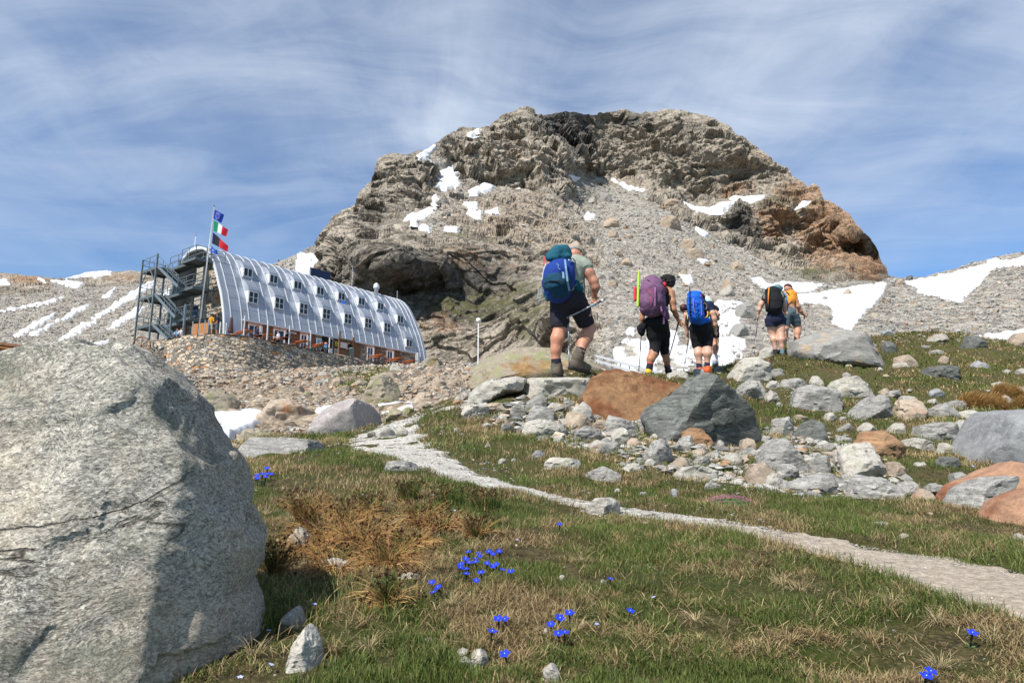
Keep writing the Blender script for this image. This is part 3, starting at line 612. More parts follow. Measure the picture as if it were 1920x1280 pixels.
def build_mountain():
    nc, nr, nb = 1360, 440, 16
    pc = np.interp(np.linspace(0, 1, nc), [0, 0.05, 0.95, 1], [-520, -40, 1960, 2500])
    top = sil_y(pc); t = np.linspace(0, 1, nr)[:, None] ** 0.92
    PX = np.broadcast_to(pc, (nr, nc)); tps = np.convolve(np.pad(top, 30, 'edge'), np.hanning(61) / np.hanning(61).sum(), 'valid'); ft = np.exp(-t * 14) * (1 - t); PY = (tps[None] * (1 - ft) + top[None] * ft) * (1 - t) + 738 * t
    px, py = PX.ravel(), PY.ravel(); D, cl = relief(px, py)
    V = world_pts(px, py, D).reshape(nr, nc, 3)
    gu = np.gradient(V, axis=1); gv = np.gradient(V, axis=0); N_ = np.cross(gu, -gv); N_ /= np.linalg.norm(N_, axis=2)[..., None] + 1e-9
    N_[(N_ * V).sum(2) > 0] *= -1
    sm = lambda a, k: np.array([np.roll(a, j, 0) for j in range(-k, k + 1)]).mean(0)
    N_[8:-8] = sm(N_, 6)[8:-8]
    clg = cl.reshape(nr, nc)[..., None]; hN = N_.copy(); hN[..., 2] = np.minimum(hN[..., 2], 0.30); hxy = np.stack([V[..., 0] * 0.5, V[..., 1]], 2); hxy /= -np.linalg.norm(hxy, axis=2)[..., None]
    gent = sstep(.93, .72, N_[..., 2:3]); spc = np.linalg.norm(np.gradient(V, axis=0), axis=2).ravel()
    hN[..., :2] = hN[..., :2] * 0.5 + hxy * 0.6; hN /= np.linalg.norm(hN, axis=2)[..., None]
    N_ = N_ * (1 - clg * gent) + hN * clg * gent; N_ = N_ * (1 - .55 * clg * (1 - gent))
    fade = np.interp(np.arange(nr), [0, 4, 26], [0.15, 0.4, 1.0])[:, None, None]; N_ = N_ * fade
    flat = 1 - 0.93 * sstep(-8, 1.5, snow_sd(px, py))
    V = V + N_ * (rough(V.reshape(-1, 3), cl, px, py, spc) * flat).reshape(nr, nc, 1)
    T = V[0]; back = []
    hz = np.stack([T[:, 0], T[:, 1], 0 * T[:, 0]], 1); hz /= np.linalg.norm(hz, axis=1)[:, None]
    for k in range(nb, 0, -1):
        s = k * 5.0 + k * k * 0.9
        b = T + hz * s; b[:, 2] -= s * 0.22 + 0.012 * s * s * 0.4; back.append(b)
    V = np.concatenate([np.array(back), V]).reshape(-1, 3); pad = lambda a: np.concatenate([np.tile(a[:nc], nb), a])
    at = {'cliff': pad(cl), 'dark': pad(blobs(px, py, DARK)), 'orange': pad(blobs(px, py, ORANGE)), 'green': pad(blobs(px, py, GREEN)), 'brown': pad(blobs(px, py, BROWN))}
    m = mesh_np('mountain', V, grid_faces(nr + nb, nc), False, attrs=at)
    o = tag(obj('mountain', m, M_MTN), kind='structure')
build_mountain()
# ------------------------------------------------------------------ surface points of the mountain sheet, snowfields
def surf(px, py, cap=True):
    px = np.asarray(px, float); py = np.asarray(py, float)
    D, cl = relief(px, py); V = world_pts(px, py, D)
    D1 = relief(px + 3, py)[0]; D2 = relief(px, py + 3)[0]
    N_ = np.cross(world_pts(px + 3, py, D1) - V, world_pts(px, py + 3, D2) - V); N_ /= np.linalg.norm(N_, axis=1)[:, None] + 1e-9
    N_[(N_ * V).sum(1) > 0] *= -1
    return V, N_, cl
def build_snow():
    for lab, poly in SNOW:
        P0 = np.array(poly); x0, y0 = P0.min(0) - 5; x1, y1 = P0.max(0) + 5
        st = 1.25 if (x1 - x0) * (y1 - y0) < 30000 else 1.7
        xs = np.arange(x0, x1, st); ys = np.arange(y0, y1, st); X, Y = np.meshgrid(xs, ys); px, py = X.ravel(), Y.ravel()
        ok = py > sil_y(px) - 1
        V, N_, cl = surf(px, np.maximum(py, sil_y(px)))
        big = min(x1 - x0, y1 - y0) > 30
        sd = poly_sd(px, py, poly) + fbm(np.stack([px / 9, py / 5, px * 0], 1), 3, 70) * (2.6 if big else 1.5) + (0.8 if big else 1.6)
        if '(stones' in lab or 'with stones' in lab: sd = sd - 55 * np.clip(fbm(np.stack([px / 20, py / 9, px * 0], 1), 4, 91, .6) - (-0.06 if 'blue' in lab else -.26), 0, 1)
        D = V[:, 1]; hgt = np.clip(D / 200, 0.3, 1.4)
        up = (-0.5 + 0.95 * sstep(-3.0, 2.0, sd)) * hgt + cl * 0.5 * sstep(-1, 3, sd) * hgt
        if D.mean() < 110: up = up - 0.9 * np.clip(fbm(V * 0.45, 3, 72) - 0.62, 0, 1) * sstep(60, 12, np.abs(px - 1270)) * 2
        W = V + N_ * up[:, None] + np.array([0, 0, 1]) * (fbm(V / 6, 3, 71) * 0.12)[:, None]
        f = grid_faces(len(ys), len(xs)); keep = (sd[f].max(1) > -2.4) & ok[f].all(1); f = f[keep]
        if not len(f): continue
        u, inv = np.unique(f.ravel(), return_inverse=True)
        o = obj('snow_patch', mesh_np('snow_patch', W[u], inv.reshape(-1, 4)), M_SNOW); tag(o, lab, kind='structure')
    near = [('flat snow patch right of the big foreground boulder', [(340, 778), (370, 776), (470, 769), (515, 782), (505, 795), (475, 812), (430, 832), (380, 842), (340, 840)]),
            ('sliver of snow behind the pink boulder', [(575, 768), (625, 763), (645, 772), (600, 784)]), ('sliver of snow right of the pink boulder', [(700, 762), (740, 757), (792, 758), (775, 772), (715, 782)])]
    for lab, poly in near:
        P0 = np.array(poly); a0, a1 = (P0[:, 0].min() - 990) / F, (P0[:, 0].max() - 930) / F
        A, L = np.meshgrid(np.linspace(a0, a1, 240), np.linspace(math.log(6), math.log(32), 300)); y = np.exp(L).ravel(); x = A.ravel() * y
        z = H(x, y); z0 = H0(x, y); px, py = proj(x, y, z0)
        sd = poly_sd(px, py, poly) + fbm(np.stack([px / 26, py / 9, px * 0], 1), 2, 73) * .8
        W = np.stack([x, y, z0 - 0.12 + 0.30 * sstep(-3, 7, sd) + fbm(np.stack([x, y, x * 0], 1), 2, 74) * 0.03], 1)
        f = grid_faces(300, 240)[:, ::-1]; f = f[sd[f].max(1) > -3]; u, inv = np.unique(f.ravel(), return_inverse=True)
        o = obj('snow_patch', mesh_np('snow_patch', W[u], inv.reshape(-1, 4)), M_SNOW); tag(o, lab, kind='structure')
build_snow()

# ------------------------------------------------------------------ rocks
_ico = {}
def ico(k):
    if k not in _ico:
        bm = bmesh.new(); bmesh.ops.create_icosphere(bm, subdivisions=k, radius=1)
        _ico[k] = (np.array([v.co[:] for v in bm.verts]), np.array([[v.index for v in f.verts] for f in bm.faces])); bm.free()
    return _ico[k]
def star_mesh(name, out, T, planes=(), nrand=5, seed=0, sub=4, p=3.0, amp=0.02, q=22.0, fine=0.006, front=None, lay=0.0):
    """out: outline (x, z) around the centre; T: half depth; planes cut off flat faces"""
    d, Fc = ico(sub); rs = np.random.RandomState(seed)
    out = np.asarray(out, float); th = np.linspace(-math.pi, math.pi, 361); R_ = np.full(361, 1e-3)
    O1 = np.roll(out, -1, 0)
    for (ax, az), (bx, bz) in zip(out, O1):
        dx, dz = bx - ax, bz - az; cr = np.cos(th) * dz - np.sin(th) * dx
        with np.errstate(divide='ignore', invalid='ignore'):
            r = (ax * dz - az * dx) / cr; t = (ax * np.sin(th) - az * np.cos(th)) / -cr * -1
            t = ((np.cos(th) * r - ax) * dx + (np.sin(th) * r - az) * dz) / (dx * dx + dz * dz)
        m = (r > 0) & (t >= -1e-4) & (t <= 1.0001); R_ = np.where(m & (r > R_), r, R_)
    R_ = np.maximum(R_, 1e-3)
    rho = np.hypot(d[:, 0], d[:, 2]); Rr = np.interp(np.arctan2(d[:, 2], d[:, 0]), th, R_)
    r = ((rho / Rr) ** p + (np.abs(d[:, 1]) / T) ** p) ** (-1 / p)
    size = max(np.ptp(out[:, 0]), np.ptp(out[:, 1]), 1e-3)
    pl = [(np.array(n, float) / np.linalg.norm(n), h) for n, h in planes]
    for _ in range(nrand):
        n = np.array([(-.1, -.55, .8), (-.65, -.7, .25), (.7, -.65, .05), (.05, -.93, -.35), (.45, -.4, .8), (-.5, -.3, .8), (.9, -.3, .3), (0, -1, .15), (-.9, .1, .4)][_ % 9]) + rs.normal(0, .28, 3); n /= np.linalg.norm(n)
        pl.append((n, (d * r[:, None] @ n).max() * rs.uniform(0.52, 0.84)))
    for n, h in pl:
        dn = np.maximum(d @ n, 1e-4); r = (r ** -q + (h / dn) ** -q) ** (-1 / q)
    v = d * r[:, None]; o = np.array([seed * 3.7 % 91, seed * 1.3 % 57, 0])
    a = fbm(v / size * 3.0 + o, 4, seed % 97) * amp * 0.35 * size
    if sub >= 4: a = a + (crag(v / size * 6 + o, 1.0, seed % 89, (1, 1, 1.8)) * amp * 1.6 + fbm(v / size * 16 + o, 3, 11) * fine) * size
    if lay: a = a + lay * size * fbm((v @ np.array([[.9, .1, .5], [0, 1, 1.5], [-.4, 0, 6]])) / size * 2.2 + o, 3, 13)
    v = v + d * a[:, None]
    m = mesh_np(name, v, Fc)
    m.set_sharp_from_angle(angle=R(27)); return m
MAT_R = {
 'G': rock_mat('grey_gneiss', (0.43, 0.41, 0.37), (0.125, 0.12, 0.11), fol=5.5, scale=2.2, contrast=1.3, speck=0.5, vein=0.6),
 'P': rock_mat('pale_granite', (0.47, 0.44, 0.38), (0.21, 0.195, 0.17), (0.36, 0.24, 0.13), 0.04, fol=2.2, scale=2.4, speck=0.55, lichen=0.15),
 'T': rock_mat('tan_stone', (0.42, 0.34, 0.255), (0.21, 0.165, 0.125), (0.38, 0.20, 0.10), 0.08, fol=2.0, scale=1.6, speck=0.35),
 'O': rock_mat('rusty_banded_stone', (0.42, 0.24, 0.12), (0.13, 0.09, 0.06), (0.36, 0.15, 0.07), 0.22, fol=5.0, scale=2.2, speck=0.3, vein=0.4),
 'R': rock_mat('rust_brown_slab', (0.34, 0.19, 0.09), (0.13, 0.068, 0.035), (0.20, 0.075, 0.03), 0.30, fol=1.6, scale=2.2, speck=0.4),
 'E': rock_mat('rust_red_stone', (0.38, 0.22, 0.135), (0.21, 0.115, 0.072), (0.30, 0.13, 0.07), 0.22, fol=2.0, scale=2.5, speck=0.3),
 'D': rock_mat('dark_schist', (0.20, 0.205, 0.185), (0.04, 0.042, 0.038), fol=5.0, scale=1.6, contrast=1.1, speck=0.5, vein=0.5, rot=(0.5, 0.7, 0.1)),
 'B': rock_mat('blue_grey_stone', (0.33, 0.33, 0.325), (0.155, 0.158, 0.16), fol=1.5, scale=2.0, speck=0.4),
 'L': rock_mat('lichened_stone', (0.36, 0.31, 0.235), (0.17, 0.14, 0.10), (0.34, 0.2, 0.09), 0.12, fol=2.0, scale=1.1, lichen=0.8),
 'K': rock_mat('pinkish_granite', (0.42, 0.375, 0.35), (0.215, 0.19, 0.18), fol=2.0, scale=1.5, speck=0.5),
 'W': rock_mat('white_orange_streaked_gneiss', (0.37, 0.35, 0.32), (0.15, 0.145, 0.13), (0.50, 0.33, 0.17), 0.18, fol=5.0, scale=1.4, speck=0.45, vein=0.5),
}
COLN = dict(G='streaky grey', P='pale grey', T='tan', O='orange banded', R='rust brown', E='rust red', D='dark grey', B='blue-grey', L='lichen-spotted tan', K='pinkish grey', W='grey and white-orange')
SHP = {
 'dome': [(0, 0), (.06, .52), (.34, .98), (.62, 1), (.93, .55), (1, 0)],
 'slab': [(0, .05), (.10, .7), (.5, .98), (.9, .8), (1, .1)],
 'wl': [(0, 0), (.07, .6), (.24, 1), (.55, .72), (.88, .36), (1, 0)],
 'wr': [(0, 0), (.12, .36), (.45, .72), (.76, 1), (.93, .6), (1, 0)],
 'block': [(0, 0), (.04, .86), (.55, 1), (.92, .8), (1, 0)],
 'tri': [(0, 0), (.2, .5), (.48, 1), (.66, .8), (1, 0)]}
SHN = dict(dome='rounded', slab='flat', wl='wedge-shaped', wr='sloping', block='blocky', tri='pointed')
ROCKS = []   # (object, px, py, w, h, colour key, shape key)
FOOT = []    # ground footprints (x, y, rx, ry)
def place_rock(out_px, mk, label=None, seed=1, T=None, y=None, planes=(), nrand=5, p=3.0, sub=None, name='rock', cat='rock', amp=0.022, surfm=False, dy=0.45, sh='dome', lay=0.004, sink=0.3, mat=None, group=None, q=38.0, cen=None):
    o = np.array(out_px, float); x0, y0 = o.min(0); x1, y1 = o.max(0); cx = (x0 + x1) / 2; w, h = x1 - x0, y1 - y0
    if y is None:
        if surfm: yb = float(surf([cx], [y1])[0][0][1])
        else: yb = hit(cx, y1).y
        T_ = T or 0.5 * min(w, 1.5 * h) * yb / F * 1.1; y = yb + T_ * dy
    s = y / F; T_ = T or 0.5 * min(w, 1.5 * h) * s * 1.1
    cy = (y0 + y1) / 2
    if cen: cx, cy = cen
    c = P(cx, cy, y); pts = [P(a, b, y) for a, b in o]; out = [(q.x - c.x, q.z - c.z) for q in pts]
    zb = min(q[1] for q in out); H_ = -zb * 2
    out = [(a, b - sink * H_ if b < zb + 0.3 * H_ else b) for a, b in out]
    if sub is None: sub = 6 if w > 300 else 5 if w > 70 else 4
    m = star_mesh(name, out, T_, planes, nrand, seed, sub, p, amp, q, lay=lay)
    ob = obj(name, m, mat or MAT_R[mk], loc=c); tag(ob, label, cat, group)
    if not surfm: FOOT.append((c.x, y, w * s * 0.5, T_))
    ROCKS.append([ob, cx, cy, w, h, mk, sh, label]); return ob
def box_rock(x0, y0, x1, y1, sh, mk, seed, surfm=False, label=None):
    rs = random.Random(seed); t = SHP[sh]; fl = sh in ('dome', 'block', 'slab') and rs.random() < 0.5
    pts = []
    for a, b in t:
        a = 1 - a if fl else a
        pts.append((x0 + (x1 - x0) * min(1, max(0, a + rs.uniform(-.06, .06))), y1 - (y1 - y0) * min(1, max(0, b + rs.uniform(-.09, .06) * (b > 0.1)))))
    place_rock(pts, mk, seed=seed, nrand=rs.randint(9, 14), p=rs.uniform(4, 6), surfm=surfm, label=label, sh=sh, name='boulder' if x1 - x0 > 70 else 'stone', cat='boulder' if x1 - x0 > 70 else 'stone')
ZA = lambda p: zz(850, 640, 3.2, p)
ZB = lambda p: zz(1400, 600, 3.2, p)
ZC = lambda p: zz(320, 620, 3.31, p)
def mat_boulder():
    m, nt = new_mat('foreground_granite'); co = nd(nt, 'ShaderNodeTexCoord').outputs['Object']
    w = nd(nt, 'ShaderNodeTexNoise', {'Vector': co, 'Scale': 9.0, 'Detail': 4}).outputs[1]
    cw = nd(nt, 'ShaderNodeMix', {0: .05, 4: co, 5: w}, data_type='VECTOR').outputs[1]
    ca = mapping(nt, cw, (1, 1, 1.9), (.4, .75, .2)); f = lambda s_, o: nd(nt, 'ShaderNodeSeparateColor', {0: voro(nt, ca, s_, out='Color')}).outputs[o]
    g = math_(nt, 'ADD', math_(nt, 'MULTIPLY', f(140, 0), .45), math_(nt, 'MULTIPLY', f(300, 1), .55))
    b = noise(nt, co, 3.2, 6, .6); n2 = noise(nt, ca, 42, 6, .7)
    g = math_(nt, 'ADD', g, math_(nt, 'MULTIPLY', math_(nt, 'SUBTRACT', n2, .5), .6)); g = math_(nt, 'ADD', g, math_(nt, 'MULTIPLY', math_(nt, 'SUBTRACT', b, .5), .55))
    c = ramp(nt, g, [(.14, (.12, .115, .10)), (.34, (.26, .25, .215)), (.52, (.38, .355, .30)), (.7, (.50, .465, .385)), (.86, (.63, .59, .50))])
    t = noise(nt, mapping(nt, co, (1, 1, 1), (0, 0, 0), (3, 1, 2)), 2.3, 8, .66); c = mix(nt, math_(nt, 'MULTIPLY', ramp(nt, t, [(.44, 0.0), (.60, 1.0)]), .75), c, mix(nt, .5, c, (.56, .42, .27)))
    gl = noise(nt, mapping(nt, co, (1, 1, 1), (0, 0, 0), (8, 5, 2)), 3.1, 9, .75); c = mix(nt, math_(nt, 'MULTIPLY', ramp(nt, gl, [(.54, 0.0), (.60, 1.0)]), .5), c, (.12, .135, .095))
    ck = ramp(nt, noise(nt, mapping(nt, co, (1, 1, 2.2), (.2, .5, .1), (4, 4, 4)), 1.7, 9, .55, .5), [(.490, 0.0), (.4985, 1.0), (.5015, 1.0), (.51, 0.0)])
    ms = ramp(nt, noise(nt, co, 1.9, 2, .5), [(.54, 0.0), (.62, 1.0)]); ck = math_(nt, 'MULTIPLY', ck, ms); c = mix(nt, math_(nt, 'MULTIPLY', ck, .8), c, (.05, .04, .03))
    h = math_(nt, 'ADD', math_(nt, 'ADD', math_(nt, 'MULTIPLY', n2, .8), math_(nt, 'MULTIPLY', g, .5)), math_(nt, 'ADD', math_(nt, 'MULTIPLY', noise(nt, co, 7, 6, .6), 1.5), math_(nt, 'MULTIPLY', ck, -1.5)))
    finish(nt, c, .88, h, .9, .012, spec=.25); return m
# the foreground boulder: outline plus its own flat faces
place_rock([(-330, 760), (-200, 705), (-90, 690), (0, 682), (100, 663), (180, 651), (235, 653), (262, 664), (290, 690), (330, 728), (352, 785), (380, 832), (402, 868), (412, 940), (428, 985), (448, 1030), (444, 1082), (430, 1118), (440, 1170), (458, 1240), (530, 1340), (640, 1800), (-330, 1800)],
           'P', 'huge pale speckled granite boulder filling the left foreground', seed=5, y=1.40, T=0.36, cen=(60, 1000), planes=[((-.12, -.90, .40), .215), ((.46, -.82, .34), .305), ((.25, -.55, .8), .40), ((.80, -.42, .42), .40), ((-.5, -.5, .7), .60), ((.93, -.34, .16), .385)], nrand=0, p=3.4, q=75, sub=7, amp=0.0085, sink=0.0, lay=0.0008, name='boulder', cat='boulder',
           mat=mat_boulder())
place_rock(ZA([(750, 345), (800, 300), (812, 232), (900, 172), (985, 160), (1050, 185), (1200, 228), (1362, 276), (1335, 312), (1250, 345), (1220, 400), (1190, 470), (1080, 470), (850, 470)]), 'R', 'large rust-brown slab tilted towards the camera, left of the dark triangular boulder', seed=21, T=0.55, planes=[((-.05, -.93, .38), .20)], nrand=1, p=4, amp=0.012, name='boulder', cat='boulder')
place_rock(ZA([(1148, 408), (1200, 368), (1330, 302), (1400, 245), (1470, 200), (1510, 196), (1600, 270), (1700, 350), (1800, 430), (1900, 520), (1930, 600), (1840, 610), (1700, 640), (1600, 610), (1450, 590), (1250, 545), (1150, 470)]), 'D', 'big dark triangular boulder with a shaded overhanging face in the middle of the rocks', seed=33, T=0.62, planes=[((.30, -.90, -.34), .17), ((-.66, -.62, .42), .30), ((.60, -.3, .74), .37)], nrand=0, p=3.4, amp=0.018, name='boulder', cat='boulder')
place_rock(ZA([(405, 235), (450, 212), (640, 185), (905, 170), (940, 205), (820, 245), (760, 330), (590, 335), (565, 300), (405, 300)]), 'P', 'flat grey slab the foremost hiker is stepping on', seed=41, T=0.5, planes=[((0, -.15, 1), .07)], nrand=5, p=4, name='boulder', cat='boulder')
place_rock(ZA([(80, 375), (120, 290), (240, 240), (380, 213), (445, 228), (410, 300), (300, 320), (200, 345)]), 'P', 'sloping pale slab left of the slab under the foremost hiker', seed=42, T=0.6, nrand=6, p=3, name='boulder', cat='boulder')
place_rock(ZA([(95, 245), (105, 75), (180, 58), (270, 62), (400, 52), (560, 50), (800, 70), (900, 108), (980, 160), (980, 245)]), 'L', 'long lichen-covered rock face behind the legs of the foremost hiker', seed=43, T=1.1, y=15.0, nrand=6, p=4, amp=0.008, name='boulder', cat='boulder')
place_rock(ZB([(1325, 870), (1335, 660), (1360, 620), (1405, 580), (1480, 520), (1560, 512), (1664, 525), (1800, 560), (1900, 680), (1920, 900), (1440, 905)]), 'B', 'big blue-grey boulder cut off by the right edge of the photo', seed=51, T=0.5, nrand=9, p=5, amp=0.008, name='boulder', cat='boulder')
place_rock(ZB([(1130, 1095), (1138, 1045), (1230, 1000), (1430, 912), (1590, 848), (1664, 860), (1790, 920), (1790, 1040), (1560, 1090), (1240, 1120)]), 'E', 'long rust-red slab below the blue-grey boulder', seed=52, T=0.16, planes=[((-.15, -.75, .64), .08)], nrand=2, p=4, amp=0.012, name='boulder', cat='boulder')
place_rock(ZB([(1235, 1105), (1330, 1010), (1450, 955), (1545, 930), (1562, 965), (1510, 1055), (1430, 1100), (1240, 1118)]), 'G', 'mottled grey wedge leaning against the long rust-red slab', seed=53, T=0.20, dy=-.75, nrand=3, p=4, name='boulder', cat='boulder')
place_rock(ZB([(1425, 1200), (1440, 1165), (1540, 1090), (1640, 1040), (1760, 1000), (1800, 1010), (1800, 1220), (1500, 1215)]), 'E', 'rust-red block in the bottom right corner of the rocks', seed=54, T=0.16, planes=[((-.25, -.75, .6), .07), ((.5, -.8, .2), .12)], nrand=2, p=4, amp=0.012, name='boulder', cat='boulder')
place_rock(ZB([(285, 190), (298, 112), (420, 70), (515, 42), (610, 55), (700, 108), (760, 165), (818, 200), (832, 245), (760, 262), (600, 240), (470, 225), (330, 205)]), 'W', 'long streaked slab with an orange and white end, right of the front pair of hikers', seed=55, T=1.0, nrand=6, p=3.2, amp=0.016, name='boulder', cat='boulder')
place_rock(ZC([(885, 640), (890, 590), (960, 530), (1050, 455), (1150, 422), (1215, 440), (1270, 500), (1318, 580), (1312, 640)]), 'K', 'pinkish grey humped boulder at the left edge of the footpath', seed=61, T=0.8, nrand=8, amp=0.014, name='boulder', cat='boulder')
place_rock(ZC([(485, 575), (500, 530), (560, 440), (640, 425), (760, 435), (850, 480), (940, 520), (930, 585)]), 'T', 'tan boulder with an orange foot standing in the snow patch', seed=62, T=0.8, nrand=8, name='boulder', cat='boulder')
place_rock(ZC([(158, 500), (165, 400), (200, 352), (260, 345), (340, 380), (410, 430), (400, 505), (300, 520)]), 'L', 'tan boulder with a yellow-green lichen cap above the snow', seed=63, nrand=8, name='boulder', cat='boulder')
place_rock(ZC([(1155, 460), (1165, 390), (1220, 310), (1290, 280), (1350, 282), (1400, 330), (1428, 400), (1420, 462)]), 'L', 'large tan boulder in the middle of the rubble slope', seed=64, nrand=8, name='boulder', cat='boulder')
place_rock(ZC([(470, 800), (482, 700), (530, 662), (700, 663), (862, 674), (885, 720), (880, 800)]), 'G', 'flat grey slab half sunk in the grass left of the path', seed=65, T=0.45, planes=[((0.05, -.62, .78), .10)], nrand=0, p=6, dy=.6, sink=1.0, name='boulder', cat='boulder')
A_ = [(415, 318, 600, 400, 'dome', 'G'), (430, 368, 640, 478, 'block', 'G'), (590, 368, 690, 420, 'slab', 'T'), (635, 320, 745, 412, 'wl', 'G'), (700, 355, 865, 460, 'slab', 'P'), (620, 410, 840, 520, 'dome', 'T'), (355, 465, 690, 572, 'slab', 'P'), (745, 400, 850, 480, 'dome', 'G'),
 (885, 428, 1150, 548, 'wl', 'G'), (825, 465, 925, 525, 'block', 'T'), (685, 503, 920, 602, 'slab', 'G'), (1095, 440, 1165, 540, 'block', 'G'), (1190, 455, 1258, 552, 'tri', 'G'), (905, 515, 1110, 630, 'dome', 'P'), (775, 592, 970, 665, 'slab', 'P'), (1140, 585, 1335, 738, 'dome', 'G'),
 (1316, 512, 1599, 642, 'dome', 'O'), (1325, 552, 1475, 672, 'dome', 'G'), (1415, 640, 1530, 702, 'dome', 'T'), (1258, 522, 1340, 590, 'dome', 'P'), (1168, 540, 1260, 592, 'slab', 'P'), (525, 682, 778, 770, 'slab', 'P'), (450, 652, 560, 706, 'dome', 'B'), (785, 722, 1045, 842, 'wl', 'G'),
 (990, 725, 1160, 802, 'dome', 'P'), (1285, 690, 1450, 772, 'slab', 'T'), (1410, 680, 1570, 752, 'slab', 'G'), (1265, 740, 1645, 832, 'slab', 'P'), (1575, 668, 1770, 752, 'dome', 'P'), (1730, 715, 1912, 847, 'wr', 'T'), (1715, 575, 1832, 662, 'block', 'T'), (1825, 578, 1985, 702, 'dome', 'G'),
 (1597, 90, 1930, 228, 'dome', 'P'), (1665, 220, 1890, 347, 'tri', 'G'), (1880, 290, 1960, 360, 'dome', 'P'), (1490, 840, 1620, 887, 'slab', 'G'), (1640, 828, 1760, 872, 'slab', 'P'), (1110, 900, 1172, 928, 'slab', 'P'), (1300, 880, 1352, 922, 'dome', 'B'), (780, 923, 1010, 1040, 'dome', 'P'),
 (130, 360, 330, 420, 'slab', 'T'), (0, 372, 260, 452, 'slab', 'P'), (80, 320, 235, 384, 'slab', 'P'), (330, 372, 440, 440, 'slab', 'P'), (172, 485, 235, 510, 'slab', 'P'), (265, 700, 318, 728, 'slab', 'P'), (0, 505, 45, 558, 'slab', 'P'), (850, 600, 1010, 690, 'slab', 'G'), (1030, 575, 1150, 650, 'dome', 'T'),
 (590, 560, 690, 630, 'slab', 'P'), (1150, 700, 1220, 748, 'dome', 'P'), (1560, 590, 1640, 650, 'dome', 'G'), (1850, 780, 1960, 860, 'dome', 'P'), (1190, 740, 1290, 790, 'slab', 'G'), (1270, 170, 1430, 245, 'slab', 'P'), (1430, 160, 1520, 210, 'block', 'G'), (20, 545, 70, 572, 'dome', 'P'), (185, 600, 225, 640, 'dome', 'T'), (340, 700, 385, 722, 'slab', 'P'), (960, 880, 1010, 905, 'dome', 'P')]
B_ = [(130, 280, 235, 336, 'slab', 'G'), (60, 163, 180, 224, 'dome', 'P'), (455, 333, 800, 478, 'dome', 'P'), (0, 345, 128, 472, 'tri', 'G'), (100, 418, 197, 492, 'dome', 'P'), (195, 385, 640, 562, 'slab', 'G'), (180, 342, 400, 422, 'slab', 'G'), (605, 453, 910, 608, 'dome', 'G'), (820, 478, 1102, 612, 'dome', 'T'),
 (970, 603, 1335, 725, 'slab', 'G'), (1225, 588, 1372, 682, 'dome', 'P'), (1090, 498, 1268, 612, 'slab', 'G'), (885, 445, 1052, 507, 'slab', 'P'), (1180, 473, 1385, 542, 'slab', 'G'), (1255, 528, 1422, 612, 'slab', 'P'), (1095, 410, 1192, 452, 'dome', 'B'), (1040, 263, 1282, 362, 'block', 'D'),
 (880, 193, 1012, 287, 'dome', 'T'), (850, 248, 1007, 292, 'slab', 'P'), (815, 120, 917, 197, 'wl', 'D'), (1035, 148, 1112, 187, 'slab', 'B'), (1080, 178, 1202, 217, 'slab', 'P'), (1160, 208, 1220, 252, 'dome', 'T'), (1330, 238, 1464, 307, 'tri', 'B'), (1305, 78, 1455, 188, 'wl', 'D'), (1565, 78, 1720, 168, 'dome', 'T'),
 (985, 323, 1057, 346, 'slab', 'P'), (1080, 78, 1232, 134, 'slab', 'P'), (800, 55, 892, 92, 'slab', 'B'), (1530, 296, 1584, 324, 'slab', 'P'), (1510, 453, 1592, 522, 'dome', 'P'), (1580, 393, 1710, 468, 'slab', 'P'), (1620, 286, 1700, 342, 'slab', 'P'),
 (645, 660, 942, 838, 'dome', 'O'), (480, 738, 848, 938, 'dome', 'P'), (520, 683, 652, 748, 'slab', 'G'), (285, 596, 497, 738, 'dome', 'D'), (150, 556, 287, 708, 'block', 'G'), (68, 698, 362, 912, 'dome', 'G'), (360, 788, 502, 922, 'block', 'G'), (435, 733, 562, 802, 'slab', 'G'), (905, 700, 1172, 772, 'slab', 'P'),
 (1115, 813, 1307, 898, 'dome', 'D'), (805, 836, 957, 928, 'slab', 'T'), (985, 843, 1097, 902, 'slab', 'P'), (1218, 910, 1347, 984, 'slab', 'G'), (1070, 963, 1217, 1064, 'slab', 'G'), (990, 1003, 1122, 1096, 'dome', 'T'), (110, 905, 622, 1044, 'wr', 'G'), (600, 913, 988, 1090, 'wl', 'G'), (90, 913, 232, 994, 'dome', 'P'),
 (0, 843, 167, 980, 'wr', 'T'), (170, 858, 332, 942, 'dome', 'G'), (715, 1208, 902, 1242, 'slab', 'P'), (885, 960, 1082, 1042, 'slab', 'G'), (1560, 890, 1740, 1070, 'block', 'E'), (345, 700, 420, 760, 'dome', 'P'), (960, 410, 1000, 426, 'slab', 'P'), (780, 280, 820, 300, 'dome', 'P'), (590, 262, 640, 284, 'slab', 'T'), (1300, 690, 1345, 730, 'slab', 'G'), (905, 1275, 985, 1310, 'slab', 'P'), (1590, 1275, 1690, 1320, 'slab', 'P'), (560, 312, 640, 345, 'slab', 'P'), (1455, 370, 1560, 398, 'slab', 'P')]
